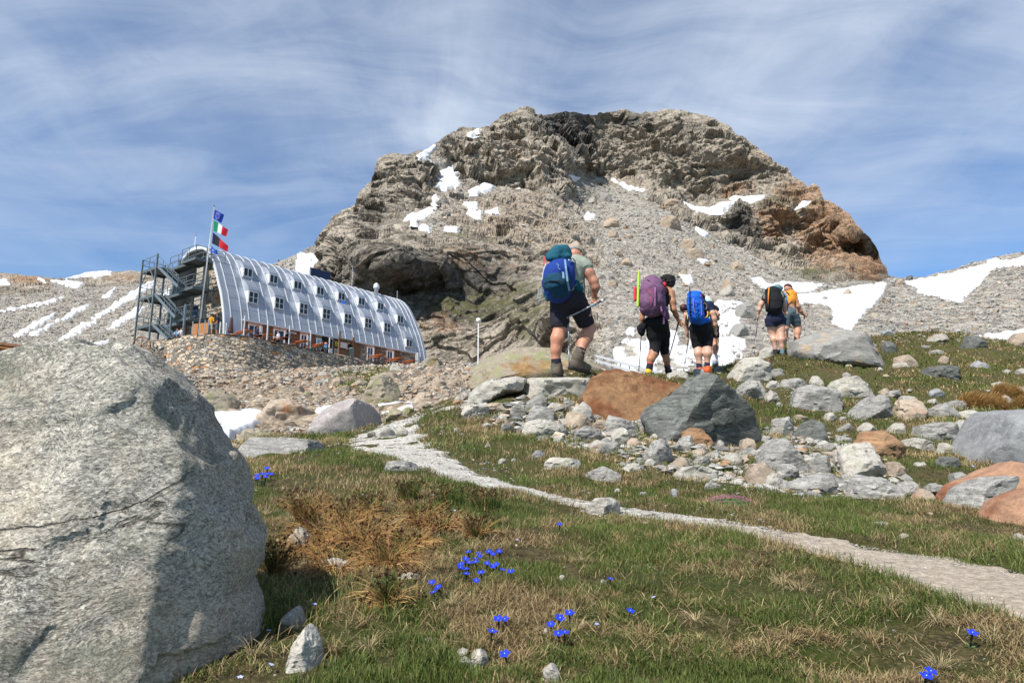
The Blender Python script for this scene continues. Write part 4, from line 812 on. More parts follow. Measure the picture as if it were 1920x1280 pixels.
C_ = [(50, 333, 176, 448, 'block', 'T'), (1230, 248, 1458, 322, 'slab', 'T'), (1588, 178, 1706, 277, 'tri', 'T'), (1542, 153, 1714, 228, 'dome', 'L'), (388, 598, 642, 704, 'slab', 'L'), (270, 690, 470, 745, 'slab', 'T'), (1355, 203, 1452, 257, 'slab', 'P'), (1613, 268, 1742, 368, 'wl', 'T'), (1480, 288, 1622, 352, 'slab', 'T'),
 (1415, 328, 1492, 388, 'block', 'L'), (1488, 378, 1664, 464, 'dome', 'T'), (1110, 298, 1232, 362, 'slab', 'L'), (1000, 278, 1087, 347, 'dome', 'T'), (1308, 483, 1482, 554, 'dome', 'L'), (1430, 466, 1524, 524, 'slab', 'L'), (1278, 593, 1402, 658, 'slab', 'P'), (1268, 793, 1564, 892, 'slab', 'G'), (1655, 358, 1752, 404, 'slab', 'T'),
 (1700, 298, 1792, 362, 'slab', 'T'), (430, 275, 542, 332, 'wl', 'T'), (400, 430, 470, 500, 'dome', 'T'), (730, 330, 830, 400, 'dome', 'T'), (800, 365, 900, 425, 'slab', 'L'), (950, 440, 1010, 480, 'dome', 'T'), (1235, 440, 1300, 515, 'dome', 'T'), (640, 270, 720, 320, 'tri', 'T'), (905, 245, 1010, 290, 'wl', 'P'), (760, 250, 820, 295, 'tri', 'T'),
 (560, 330, 640, 370, 'slab', 'T'), (1020, 690, 1060, 712, 'slab', 'P'), (1220, 615, 1270, 650, 'slab', 'P'), (360, 600, 420, 650, 'slab', 'T'), (60, 290, 150, 335, 'slab', 'P'), (1390, 590, 1470, 640, 'slab', 'P'), (1750, 405, 1830, 450, 'dome', 'P'), (1480, 200, 1550, 240, 'slab', 'T'), (1740, 240, 1800, 290, 'dome', 'T'), (1840, 340, 1960, 470, 'wr', 'P'), (880, 395, 960, 440, 'slab', 'T'), (320, 350, 390, 392, 'slab', 'T'), (505, 300, 580, 345, 'slab', 'T'), (1060, 335, 1120, 385, 'block', 'L')]
D_ = [zz(400, 860, 3.048, [(398, 938), (645, 1205)]) + ['tri', 'P'], zz(400, 860, 3.048, [(355, 818), (537, 965)]) + ['wr', 'P'], zz(400, 860, 3.048, [(192, 843), (302, 908)]) + ['slab', 'P'], zz(400, 860, 3.048, [(405, 393), (558, 540)]) + ['dome', 'P'], zz(400, 860, 3.048, [(1470, 1085), (1580, 1165)]) + ['slab', 'P'],
 zz(400, 860, 3.048, [(1380, 1080), (1460, 1140)]) + ['slab', 'P'], zz(400, 860, 3.048, [(1390, 1130), (1480, 1185)]) + ['dome', 'P'], zz(950, 940, 3.49, [(228, 1058), (362, 1160)]) + ['dome', 'P'], zz(950, 940, 3.49, [(235, 820), (287, 885)]) + ['slab', 'P'], zz(950, 940, 3.49, [(600, 508), (660, 545)]) + ['slab', 'P'], zz(950, 940, 3.49, [(340, 478), (388, 520)]) + ['dome', 'P'], zz(400, 860, 3.048, [(1190, 1020), (1260, 1065)]) + ['slab', 'P'], zz(400, 860, 3.048, [(560, 560), (820, 640)]) + ['slab', 'P'], zz(400, 860, 3.048, [(1040, 650), (1190, 705)]) + ['slab', 'P']]
for i, r in enumerate(A_): (a, b), (c, d) = ZA([r[:2], r[2:4]]); box_rock(a, b, c, d, r[4], r[5], 100 + i)
for i, r in enumerate(B_): (a, b), (c, d) = ZB([r[:2], r[2:4]]); box_rock(a, b, c, d, r[4], r[5], 200 + i)
for i, r in enumerate(C_): (a, b), (c, d) = ZC([r[:2], r[2:4]]); box_rock(a, b, c, d, r[4], r[5], 300 + i)
for i, r in enumerate(D_): (a, b), (c, d) = r[0], r[1]; box_rock(a, b, c, d, r[2], r[3], 400 + i)
S9 = [(105, 415, 238, 528, 'block', 'G'), (55, 540, 192, 642, 'tri', 'G'), (0, 275, 106, 356, 'dome', 'T'), (-20, 313, 92, 378, 'wr', 'P'), (65, 163, 152, 217, 'slab', 'T'), (1105, 283, 1167, 320, 'dome', 'T'), (1175, 253, 1217, 292, 'block', 'D'), (1210, 330, 1252, 360, 'slab', 'G'), (780, 338, 832, 384, 'dome', 'T'), (645, 388, 687, 414, 'dome', 'G'), (1380, 430, 1440, 460, 'slab', 'T'), (1728, 460, 1766, 486, 'slab', 'T'), (480, 205, 550, 245, 'dome', 'T')]
S7 = [(570, 563, 682, 622, 'dome', 'T'), (538, 658, 682, 738, 'slab', 'T'), (665, 783, 752, 853, 'slab', 'T'), (690, 843, 802, 903, 'slab', 'T'), (200, 533, 302, 584, 'slab', 'G'), (233, 673, 342, 728, 'slab', 'T'), (258, 733, 337, 784, 'wl', 'T'), (930, 913, 1022, 963, 'dome', 'T'), (333, 898, 407, 943, 'slab', 'T'), (18, 803, 157, 890, 'dome', 'T'), (63, 763, 117, 812, 'block', 'D'), (658, 958, 712, 993, 'dome', 'T'), (1305, 950, 1350, 985, 'dome', 'T'), (150, 560, 210, 590, 'slab', 'P'), (500, 785, 560, 820, 'slab', 'P'), (420, 900, 470, 935, 'slab', 'P'), (260, 1010, 330, 1060, 'wl', 'T'), (620, 785, 660, 805, 'slab', 'T'), (355, 760, 410, 785, 'slab', 'T'), (300, 850, 350, 885, 'dome', 'T')]
for i, r in enumerate(S9): (a, b), (c, d) = Z9([r[:2], r[2:4]]); box_rock(a, b, c, d, r[4], r[5], 500 + i, surfm=True)
for i, r in enumerate(S7): (a, b), (c, d) = Z7([r[:2], r[2:4]]); box_rock(a, b, c, d, r[4], r[5], 540 + i, surfm=True)

def fill_pile():
    rs = random.Random(77); n = 0; zone = [(900, 745), (1010, 742), (1100, 765), (1210, 800), (1400, 815), (1520, 800), (1660, 870), (1720, 905), (1690, 930), (1500, 930), (1350, 905), (1220, 880), (1120, 850), (1000, 820), (920, 790)]
    z2 = [(1340, 690), (1560, 712), (1720, 735), (1900, 790), (1830, 850), (1660, 825), (1500, 790), (1400, 745)]
    for k in range(2600):
        if n >= 95: break
        z = zone if rs.random() < .7 else z2; a = [q[0] for q in z]; b = [q[1] for q in z]; cx, cy = rs.uniform(min(a), max(a)), rs.uniform(min(b), max(b))
        if poly_sd(np.array([cx]), np.array([cy]), z)[0] < 0: continue
        w = rs.uniform(22, 62) * (1 if z is zone else .8); h = w * rs.uniform(.42, .8)
        if any(abs(cx - r[1]) < (w + r[3]) * .40 and abs(cy - r[2]) < (h + r[4]) * .40 for r in ROCKS if not r[7] or r[3] < 330): continue
        if any(abs(cx - r[1]) < (w + r[3]) * .42 and abs(cy - r[2]) < (h + r[4]) * .42 for r in ROCKS if r[7] and r[3] > 150 and r[2] < 900): continue
        box_rock(cx - w / 2, cy - h / 2, cx + w / 2, cy + h / 2, rs.choice(['dome', 'slab', 'wl', 'wr', 'block', 'tri']), rs.choice('GGGGPPPTTD'), 700 + k); n += 1
fill_pile()
# ------------------------------------------------------------------ loose rubble
def hulls(n, npt, seed, sub=None):
    out = []
    for k in range(n):
        rs = np.random.RandomState(seed + k); v = rs.normal(size=(npt, 3)); v /= np.linalg.norm(v, axis=1)[:, None]
        v *= np.array([1, rs.uniform(.65, 1), rs.uniform(.35, .8)]) * rs.uniform(.75, 1, (npt, 1))
        bm = bmesh.new(); [bm.verts.new(p) for p in v]; r = bmesh.ops.convex_hull(bm, input=list(bm.verts))
        bmesh.ops.delete(bm, geom=[g for g in r['geom_interior'] if isinstance(g, bmesh.types.BMVert)], context='VERTS')
        bmesh.ops.triangulate(bm, faces=bm.faces); bm.verts.index_update()
        out.append((np.array([p.co[:] for p in bm.verts]), np.array([[p.index for p in f.verts] for f in bm.faces]))); bm.free()
    return out
HULL = hulls(24, 13, 900)
STONE_C = np.array([(.35, .335, .305), (.29, .28, .255), (.23, .225, .21), (.41, .39, .35), (.38, .31, .235), (.44, .36, .27), (.33, .25, .175), (.36, .22, .13), (.15, .145, .135)])
def rubble(name, pos, size, tone_p, seed, kindlabel, tilt=0.5, flat=1.0, sinkf=0.15, mat=None):
    rs = np.random.RandomState(seed); Vs, Fs, Cs = [], [], []; n0 = 0
    vid = rs.randint(0, len(HULL), len(pos))
    for k, (hv, hf_) in enumerate(HULL):
        idx = np.where(vid == k)[0]
        if not len(idx): continue
        m = len(idx); az = rs.uniform(0, 2 * math.pi, m); tx = rs.normal(0, tilt, m)
        ca, sa, cx_, sx_ = np.cos(az), np.sin(az), np.cos(tx), np.sin(tx)
        v = hv[None] * np.array([1, 1, flat]) * size[idx, None, None] * 0.5
        y = v[..., 1] * cx_[:, None] - v[..., 2] * sx_[:, None]; z = v[..., 1] * sx_[:, None] + v[..., 2] * cx_[:, None]
        x = v[..., 0] * ca[:, None] - y * sa[:, None]; y = v[..., 0] * sa[:, None] + y * ca[:, None]
        w = np.stack([x, y, z], 2) + pos[idx][:, None]; w[..., 2] += (size[idx] * sinkf)[:, None]
        Vs.append(w.reshape(-1, 3)); Fs.append((hf_[None] + (np.arange(m) * len(hv))[:, None, None]).reshape(-1, 3) + n0); n0 += m * len(hv)
        c = STONE_C[rs.choice(len(STONE_C), m, p=tone_p)] * rs.uniform(.8, 1.15, (m, 1)); Cs.append(np.repeat(c, len(hv), 0))
    o = obj(name, mesh_np(name, np.concatenate(Vs), np.concatenate(Fs), False, cols=np.concatenate(Cs)), mat or M_RUBBLE)
    return tag(o, kindlabel, 'rubble', kind='stuff')
GREY = np.array([.2, .2, .16, .14, .1, .07, .05, .03, .05]); TAN = np.array([.10, .07, .05, .11, .18, .22, .14, .08, .05])
def in_foot(x, y, g=1.0):
    m = np.zeros(len(x), bool)
    for fx, fy, rx, ry in FOOT: m |= ((x - fx) / (rx * g)) ** 2 + ((y - fy) / (ry * g)) ** 2 < 1
    return m
def scatter():
    rs = np.random.RandomState(4)
    # stony slope below the hut
    n = 26000; y = np.exp(rs.uniform(math.log(8.5), math.log(74), n)); x = rs.uniform(-0.62, 0.02, n) * y
    ok = rs.rand(n) < stony(x, y) * np.clip(1.3 - 0.1 * (y > 60), 0, 1); px, py = proj(x, y, H0(x, y))
    ok &= poly_sd(px, py, [(330, 772), (480, 766), (640, 768), (800, 755), (790, 775), (700, 782), (560, 790), (470, 815), (425, 840), (330, 850)]) < 2
    ok &= ~((poly_sd(px, py, [(620, 705), (740, 692), (740, 720), (640, 725)]) > 0) & (rs.rand(n) < 0.85))
    x, y = x[ok], y[ok]; s = np.clip(np.exp(rs.normal(math.log(6.5), 0.5, len(x))), 2.5, 17) * y / F
    rubble('rubble', np.stack([x, y, H(x, y)], 1), s, TAN / TAN.sum(), 5, 'tan and grey broken stones covering the slope below the hut', 0.5)
    # pebbles and stones in the turf, denser in the boulder pile and beside the path
    n = 85000; y = np.exp(rs.uniform(math.log(1.25), math.log(26), n)); x = rs.uniform(-0.5, 0.95, n) * y; px, py = proj(x, y, H0(x, y))
    pile = sstep(-25, 15, poly_sd(px, py, [(860, 760), (900, 730), (1010, 738), (1100, 760), (1200, 780), (1400, 810), (1520, 800), (1650, 870), (1700, 900), (1690, 925), (1500, 930), (1350, 905), (1220, 880), (1120, 850), (1000, 820), (930, 790)]))
    pile = np.maximum(pile, .16 * sstep(-10, 25, poly_sd(px, py, [(1340, 700), (1560, 720), (1720, 760), (1830, 760), (1830, 840), (1640, 810), (1500, 780), (1400, 740)])))
    cl = sstep(0.0, 0.7, fbm(np.stack([x / np.sqrt(y), y / np.sqrt(y) , x * 0], 1) * 2.2, 3, 77))
    pd = path_d(x, y); edge = (pd > -0.05) & (pd < 0.10 + 0.03 * y) 
    crest = sstep(0.6, 1, np.exp(-((py - np.interp(px, [880, 1000, 1300, 1700, 1950], [735, 715, 705, 635, 645])) / 12) ** 2)) * (y > 9)
    pr = 0.03 * (y > 2.2) * cl + 0.012 * (y < 2.4) + 0.95 * pile + 0.22 * edge * (y > 2.6) + 0.25 * crest + 0.04 * (y > 9) * cl * 2 + 0.8 * (pd < 0) * (y > 4) * 0.5
    ok = (rs.rand(n) < pr) & (stony(x, y) < 0.6) & ~in_foot(x, y, 0.8); x, y, pile, pd = x[ok], y[ok], pile[ok], pd[ok]
    spx = np.where(pile > 0.5, np.clip(np.exp(rs.normal(math.log(13), 0.6, len(x))), 4, 44), np.clip(np.exp(rs.normal(math.log(6), 0.5, len(x))), 3, 15))
    s = spx * np.where(pd < 0, 0.8, 1) * y / F
    rubble('pebbles', np.stack([x, y, H(x, y)], 1), s, GREY / GREY.sum(), 6, 'pale loose stones and pebbles in the turf and along the path', 0.3, 0.7, 0.05)
    # gravel on the path itself
    n = 26000; k = rs.randint(0, len(PC) - 1, n); t = rs.uniform(-1, 1, n); T = np.gradient(PC[:, :2], axis=0); T /= np.linalg.norm(T, axis=1)[:, None]
    q = PC[k, :2] + (PC[k + 1, :2] - PC[k, :2]) * rs.rand(n, 1) + np.c_[-T[k, 1], T[k, 0]] * (t * PC[k, 2] * 1.1)[:, None]
    s = np.clip(np.exp(rs.normal(math.log(3.4), 0.5, n)), 1.5, 11) * q[:, 1] / F * np.where(q[:, 1] < 2.6, 0.75, 1); ok = (q[:, 1] > 1.2) & ((q[:, 1] > 2.5) | (rs.rand(n) < 0.8)); q, s = q[ok], s[ok]
    z = H0(q[:, 0], q[:, 1]) + fbm(np.c_[q, q[:, 0] * 0] * 1.1, 3, 3) * 0.035 * np.clip(q[:, 1] / 6, 0.3, 3) - 0.012
    pg = np.array([.25, .12, .05, .4, .08, .06, .02, .01, .01]); rubble('gravel', np.c_[q, z], s, pg / pg.sum(), 7, 'white gravel lying on the footpath', 0.3, 0.6, 0.0)
    # scree below the cliffs
    n = 90000; px = rs.uniform(-30, 1960, n); lo = sil_y(px); py = lo + (735 - lo) * rs.rand(n) ** 0.85
    ok = (cliffness(px, py) < 0.35) & ((px > 1040) | (py < 470) | (px < 620)); ok &= ~((px > 380) & (px < 780) & (py > 520)); px, py = px[ok], py[ok]
    sn = np.full(len(px), -99.0)
    for _, poly in SNOW: sn = np.maximum(sn, poly_sd(px, py, poly))
    ok = (sn < -1) | ((rs.rand(len(px)) < 0.25) & (sn < 30) & (px > 1150) & (px < 1420) & (py > 550)); px, py = px[ok], py[ok]
    V, N_, cl = surf(px, py)
    spx = np.clip(np.exp(rs.normal(math.log(3.4), 0.5, len(px))), 1.8, 15); spx = np.where(px < 400, np.minimum(spx * 0.75, 7), spx)
    s = spx * V[:, 1] / F; V = V + N_ * (rough(V, cl, px, py) * 0.9)[:, None]
    lb = sstep(0.1, 0.5, blobs(px, py, BROWN)) > rs.rand(len(px))
    rubble('scree', V[~lb], s[~lb], GREY / GREY.sum(), 8, 'grey scree spread below the mountain cliffs', 0.5)
    rubble('scree', V[lb], s[lb], TAN / TAN.sum(), 9, 'brownish scree on the shoulder above the lower cliff', 0.5)
scatter()
# ------------------------------------------------------------------ grass, rushes, flowers
def blades(name, x, y, z, h, w, lean, az, col, label, cat='grass', seg=3, curl=1.0, root=None):
    """every blade: a bent strip of two quads and a tip"""
    n = len(x); ts = np.array([0, .45, .8, 1.0]); ws = np.array([1, .8, .45, 0.0])
    fx, fy = np.cos(az), np.sin(az)
    pts = []
    fa = az + math.pi / 2 + np.random.RandomState(1).uniform(-.9, .9, n); sxx, syy = np.cos(fa), np.sin(fa)
    for t, wk in zip(ts, ws):
        a = lean * (0.35 + 0.65 * curl * t); r = h * t
        px = x + fx * r * np.sin(a) ; py = y + fy * r * np.sin(a); pz = z + r * np.cos(a)
        if wk > 0:
            pts.append(np.stack([px - sxx * w * wk / 2, py - syy * w * wk / 2, pz], 1)); pts.append(np.stack([px + sxx * w * wk / 2, py + syy * w * wk / 2, pz], 1))
        else: pts.append(np.stack([px, py, pz], 1))
    V = np.stack(pts, 1).reshape(-1, 3); b = np.arange(n)[:, None] * 7
    q = np.concatenate([b + np.array([0, 1, 3, 2]), b + np.array([2, 3, 5, 4])]); t = b + np.array([4, 5, 6])
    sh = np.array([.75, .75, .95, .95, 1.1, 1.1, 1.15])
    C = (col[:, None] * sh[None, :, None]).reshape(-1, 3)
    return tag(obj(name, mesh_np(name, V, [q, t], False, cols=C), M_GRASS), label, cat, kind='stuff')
G_COL = np.array([(.095, .135, .028), (.125, .155, .036), (.07, .11, .024), (.16, .17, .05), (.11, .12, .035)])
S_COL = np.array([(.36, .27, .13), (.28, .20, .10), (.42, .34, .18), (.20, .13, .065), (.31, .22, .11)])
TUS = [(zz(400, 860, 3.048, [c])[0], r) for c, r in [((620, 420), 1.0), ((900, 440), 1.0), ((1000, 620), .8), ((500, 300), .7), ((350, 640), .7), ((1200, 340), .8), ((760, 560), .9)]]
def grass():
    rs = np.random.RandomState(11)
    def region(n, y0, y1, pw, a0=-0.52, a1=0.95):
        u = rs.rand(n); k = 1 - pw; y = (y0 ** k + u * (y1 ** k - y0 ** k)) ** (1 / k)
        x = rs.uniform(a0, a1, n) * y
        c = proj(x, y, H0(x, y)); m = (c[0] > -40) & (c[0] < 1960) & (c[1] < 1330) & ~in_foot(x, y, 0.86)
        d = path_d(x, y); m &= d > rs.uniform(-0.04, 0.03, n) - .07 * fbm(np.stack([x * 5, y * 5, x * 0], 1), 2, 95)
        m &= stony(x, y) < 0.45
        for hx, hy, rx, ry in HOLLOW: m &= rs.rand(n) > 0.85 * np.exp(-(((x - hx) / (rx * .6)) ** 2 + ((y - hy) / (ry * .5)) ** 2))
        return x[m], y[m], d[m]
    def patch(x, y, s, sd): return fbm(np.stack([x * s, y * s, x * 0], 1), 3, sd)
    RC = [(hit(a, b), w) for a, b, w in ((600, 960, 110), (700, 1020, 130), (820, 1000, 90), (560, 1060, 70), (760, 950, 80), (1600, 1240, 110), (1390, 1210, 60), (1000, 1180, 90), (620, 1180, 90))]
    def colours(x, y, bias=0.0):
        for q, w in RC: bias = bias + 0.75 * np.exp(-(((x - q.x) / (w * q.y / F)) ** 2 + ((y - q.y) / (w * 1.3 * q.y / F)) ** 2))
        st = patch(x, y, 3.0, 81) + 0.6 * patch(x, y, 12, 82) + bias - .08 + rs.normal(0, .3, len(x))
        g = G_COL[rs.randint(0, 5, len(x))]; s = S_COL[rs.randint(0, 5, len(x))]
        f = (st > 0.05)[:, None]; c = np.where(f, s, g) * rs.uniform(.75, 1.25, (len(x), 1))
        return c * (1.12 + 0.30 * patch(x, y, 1.2, 83))[:, None], f[:, 0]
    # close turf
    x, y, d = region(330000, 1.15, 3.4, 1.3); dn = patch(x, y, 5, 84) + 0.5 * patch(x, y, 18, 85); k = rs.rand(len(x)) < sstep(-0.75, 0.1, dn) * 0.97 + 0.03; x, y, d, dn = x[k], y[k], d[k], dn[k]
    c, f = colours(x, y); h = rs.uniform(.008, .026, len(x)) * (1 + 0.7 * np.clip(dn, -0.5, 1)) * np.where(f, 1.1, 1.0)
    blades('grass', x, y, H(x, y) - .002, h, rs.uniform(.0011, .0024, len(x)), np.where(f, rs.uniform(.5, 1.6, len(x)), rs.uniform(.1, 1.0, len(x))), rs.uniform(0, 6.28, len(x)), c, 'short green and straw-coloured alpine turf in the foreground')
    # longer tufts on the bank below the path
    x, y, d = region(60000, 1.5, 4.2, 1.2); dn = patch(x, y, 2.6, 86); k = (rs.rand(len(x)) < sstep(-.1, .7, dn)) | ((d > 0) & (d < 0.22) & (rs.rand(len(x)) < 0.8) & (y < 3.6)); x, y = x[k], y[k]
    c, f = colours(x, y, -0.35); h = rs.uniform(.02, .05, len(x))
    blades('grass', x, y, H(x, y) - .002, h, rs.uniform(.0013, .0026, len(x)), rs.uniform(.1, 1.0, len(x)), rs.uniform(0, 6.28, len(x)), c * .95, 'longer green grass on the bank beside the footpath')
    # middle distance
    x, y, d = region(230000, 3.2, 9, 1.4); dn = patch(x, y, 2.2, 87); k = rs.rand(len(x)) < sstep(-.9, .3, dn) * .9 + .1; x, y = x[k], y[k]
    c, f = colours(x, y, -0.05); s = y / F
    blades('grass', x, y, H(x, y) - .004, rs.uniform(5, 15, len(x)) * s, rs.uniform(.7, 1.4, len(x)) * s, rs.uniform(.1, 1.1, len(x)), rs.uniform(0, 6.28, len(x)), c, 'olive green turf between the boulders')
    # hillside up to the crest
    x, y, d = region(130000, 8.5, 25, 1.3, -0.2, 0.95); px = proj(x, y, H0(x, y))[0]; dn = patch(x, y, 1.0, 88); k = rs.rand(len(x)) < sstep(-.8, .3, dn) * .9 + .1; x, y = x[k], y[k]
    c, f = colours(x * .6, y * .6, 0.02); s = y / F; c = c * .9 + np.array([.012, .0, .0])
    blades('grass', x, y, H(x, y) - .01, rs.uniform(3, 8, len(x)) * s, rs.uniform(1.0, 2.2, len(x)) * s, rs.uniform(.2, 1.2, len(x)), rs.uniform(0, 6.28, len(x)), c, 'brownish green turf on the hillside below the crest')
    # turf ledge in the rubble slope
    n = 9000; px = rs.uniform(620, 760, n); py = rs.uniform(690, 724, n); ok = poly_sd(px, py, [(622, 702), (700, 690), (740, 690), (735, 712), (690, 722), (630, 716)]) > 0; y = np.full(n, 36.0) + (715 - py) * 0.9
    rr = np.array([ray(a, b) for a, b in zip(px, py)]); x = rr[:, 0] / rr[:, 1] * y; x, y = x[ok], y[ok]; c, f = colours(x, y, -.4)
    blades('grass', x, y, H(x, y) - .02, rs.uniform(.12, .3, len(x)), rs.uniform(.04, .09, len(x)), rs.uniform(.2, 1.2, len(x)), rs.uniform(0, 6.28, len(x)), c, 'green turf ledge in the rubble slope below the hut')
    # orange-brown dead grass cushions on the right
    for (cx, cy, rx, ry, n) in ((1838, 748, 38, 24, 6000), (1885, 735, 22, 12, 2500), (1915, 755, 14, 12, 1500)):
        p = hit(cx, cy + ry * .8); s = p.y / F; a = rs.uniform(0, 6.28, n); r = np.sqrt(rs.rand(n)); x = p.x + rx * s * r * np.cos(a); y = p.y + ry * 1.6 * s * r * np.sin(a)
        top = np.sqrt(np.maximum(0, 1 - r * r)) * ry * s * 1.1; c = np.array([(.44, .27, .10)]) * rs.uniform(.6, 1.25, (n, 1)); 
        blades('grass_tuft', x, y, H(x, y) + top * .6, rs.uniform(14, 30, n) * s, rs.uniform(.7, 1.3, n) * s, rs.uniform(.5, 1.7, n), rs.normal(-.6, .7, n), c, {1838: 'largest cushion of orange-brown dead grass on the right hillside', 1885: 'orange-brown dead grass cushion behind the largest one', 1915: 'orange-brown dead grass cushion nearest the right edge'}[cx], 'grass tuft')
    # bleached tufts: dead blades arching outwards from many small centres
    cx, cy, az, cc = [], [], [], []
    for _ in range(150):
        yc = math.exp(rs.uniform(math.log(1.3), math.log(4.2))); xc = rs.uniform(-.4, .85) * yc; m = 70; a = rs.uniform(0, 6.28, m); r = np.abs(rs.normal(0, .012, m))
        cx.append(xc + r * np.cos(a)); cy.append(yc + r * np.sin(a)); az.append(a); cc.append(np.tile(S_COL[rs.randint(0, 3)] * rs.uniform(.9, 1.25), (m, 1)))
    x, y, az, c = np.concatenate(cx), np.concatenate(cy), np.concatenate(az), np.concatenate(cc); k = ~in_foot(x, y, .9) & (path_d(x, y) > .01); x, y, az, c = x[k], y[k], az[k], c[k]
    blades('straw', x, y, H(x, y) + .004, rs.uniform(.02, .055, len(x)), rs.uniform(.0010, .0018, len(x)), rs.uniform(.7, 1.75, len(x)), az, c * rs.uniform(.8, 1.2, (len(x), 1)), 'small bleached tufts of dead grass scattered through the turf', curl=1.0)
    # loose straw litter: long bent stems lying about
    n = 3600; y = rs.uniform(1.3, 2.8, n); x = rs.uniform(-.42, .7, n) * y; k = ~in_foot(x, y, .8) & (path_d(x, y) > .02); x, y = x[k], y[k]
    blades('straw', x, y, H(x, y) + rs.uniform(.002, .014, len(x)), rs.uniform(.03, .08, len(x)), rs.uniform(.0011, .002, len(x)), rs.uniform(1.35, 1.65, len(x)), rs.uniform(0, 6.28, len(x)), S_COL[rs.randint(0, 5, len(x))] * rs.uniform(.9, 1.4, (len(x), 1)), 'dry straw stems lying across the foreground turf', curl=1.0)
grass()
M_SEED = plain('seed_head', (.10, .03, .022), .8, var=.4, scale=200)
M_STEM = mat_tint('rush_stem', .7)
M_GENT = plain('gentian_blue', (.012, .036, .47), .5, var=.25, scale=150); M_GENTW = plain('gentian_eye', (.7, .75, .85), .6)
M_LEAF = plain('leaf_green', (.05, .095, .022), .6, var=.3, scale=90); M_CALYX = plain('calyx', (.03, .035, .02), .6)
M_LILAC = plain('pale_lilac', (.42, .45, .80), .6, var=.15); M_PINK = plain('moss_campion_pink', (.72, .25, .50), .6, var=.25, scale=60)
def stemset(n, rad, hmin, hmax, seed, brown, spread=1.0):
    """curved thin stems fanning from a tuft; returns verts, faces, colours, tips"""
    rs = np.random.RandomState(seed); V, Fc, C, tips = [], [], [], []
    for i in range(n):
        a = rs.uniform(0, 6.28); r = rad * math.sqrt(rs.rand()) * .5; b = np.array([r * math.cos(a), r * math.sin(a), 0])
        dead = rs.rand() < brown; L = rs.uniform(hmin, hmax) * (1.1 if dead else 1); ln = rs.uniform(.05, .45) if not dead else rs.uniform(.3, 1.45) * spread
        a2 = a + rs.normal(0, .6); w = rs.uniform(.0008, .0015); k0 = len(V)
        for j, t in enumerate((0, .3, .6, .85, 1)):
            an = ln * (.3 + .9 * t); q = b + L * t * np.array([math.cos(a2) * math.sin(an), math.sin(a2) * math.sin(an), math.cos(an)])
            q[2] = max(q[2], .004); ww = w * (1 - .7 * t); s = np.array([-math.sin(a2 + i), math.cos(a2 + i), 0]); V += [q - s * ww, q + s * ww, q + np.array([0, 0, ww * 1.6])]
        for j in range(4):
            o = k0 + j * 3; Fc += [(o, o + 1, o + 4, o + 3), (o + 1, o + 2, o + 5, o + 4), (o + 2, o, o + 3, o + 5)]
        c = np.array([(.44, .25, .085), (.50, .33, .13), (.36, .19, .07), (.30, .16, .07)][rs.randint(4)] if dead else (.075, .12, .028)) * rs.uniform(.7, 1.25); C += [c] * 15; tips.append((q, dead))
    return V, Fc, C, tips
def rush(px, py, n, rad, h0, h1, seed, brown, label, spread=1.0, heads=.30):
    p = hit(px, py); p.z = H(p.x, p.y)[0]; t = thing('rush_tussock', label, 'rush plant', p, 0, 'rush tussocks in the foreground turf')
    V, Fc, C, tips = stemset(int(n * 2.4), rad, h0, h1, seed, brown, spread); obj('stems', mesh_np('stems', V, np.array(Fc), True, cols=np.array(C)), M_STEM, t)
    rs = random.Random(seed); mb = MB()
    for q, dead in tips:
        if rs.random() < heads:
            c = Vector(q) + Vector((0, 0, -.006))
            for _ in range(7):
                d = Vector((rs.gauss(0, 1), rs.gauss(0, 1), rs.gauss(.4, 1))).normalized(); s = d.cross(Vector((.3, .5, .8))).normalized() * .0022
                mb.add([c - s, c + s, c + d * rs.uniform(.006, .013)], [(0, 1, 2)])
    tag(mb.build('seed_heads', M_SEED, t), kind='stuff')
Z5 = lambda p: zz(400, 860, 3.048, p)
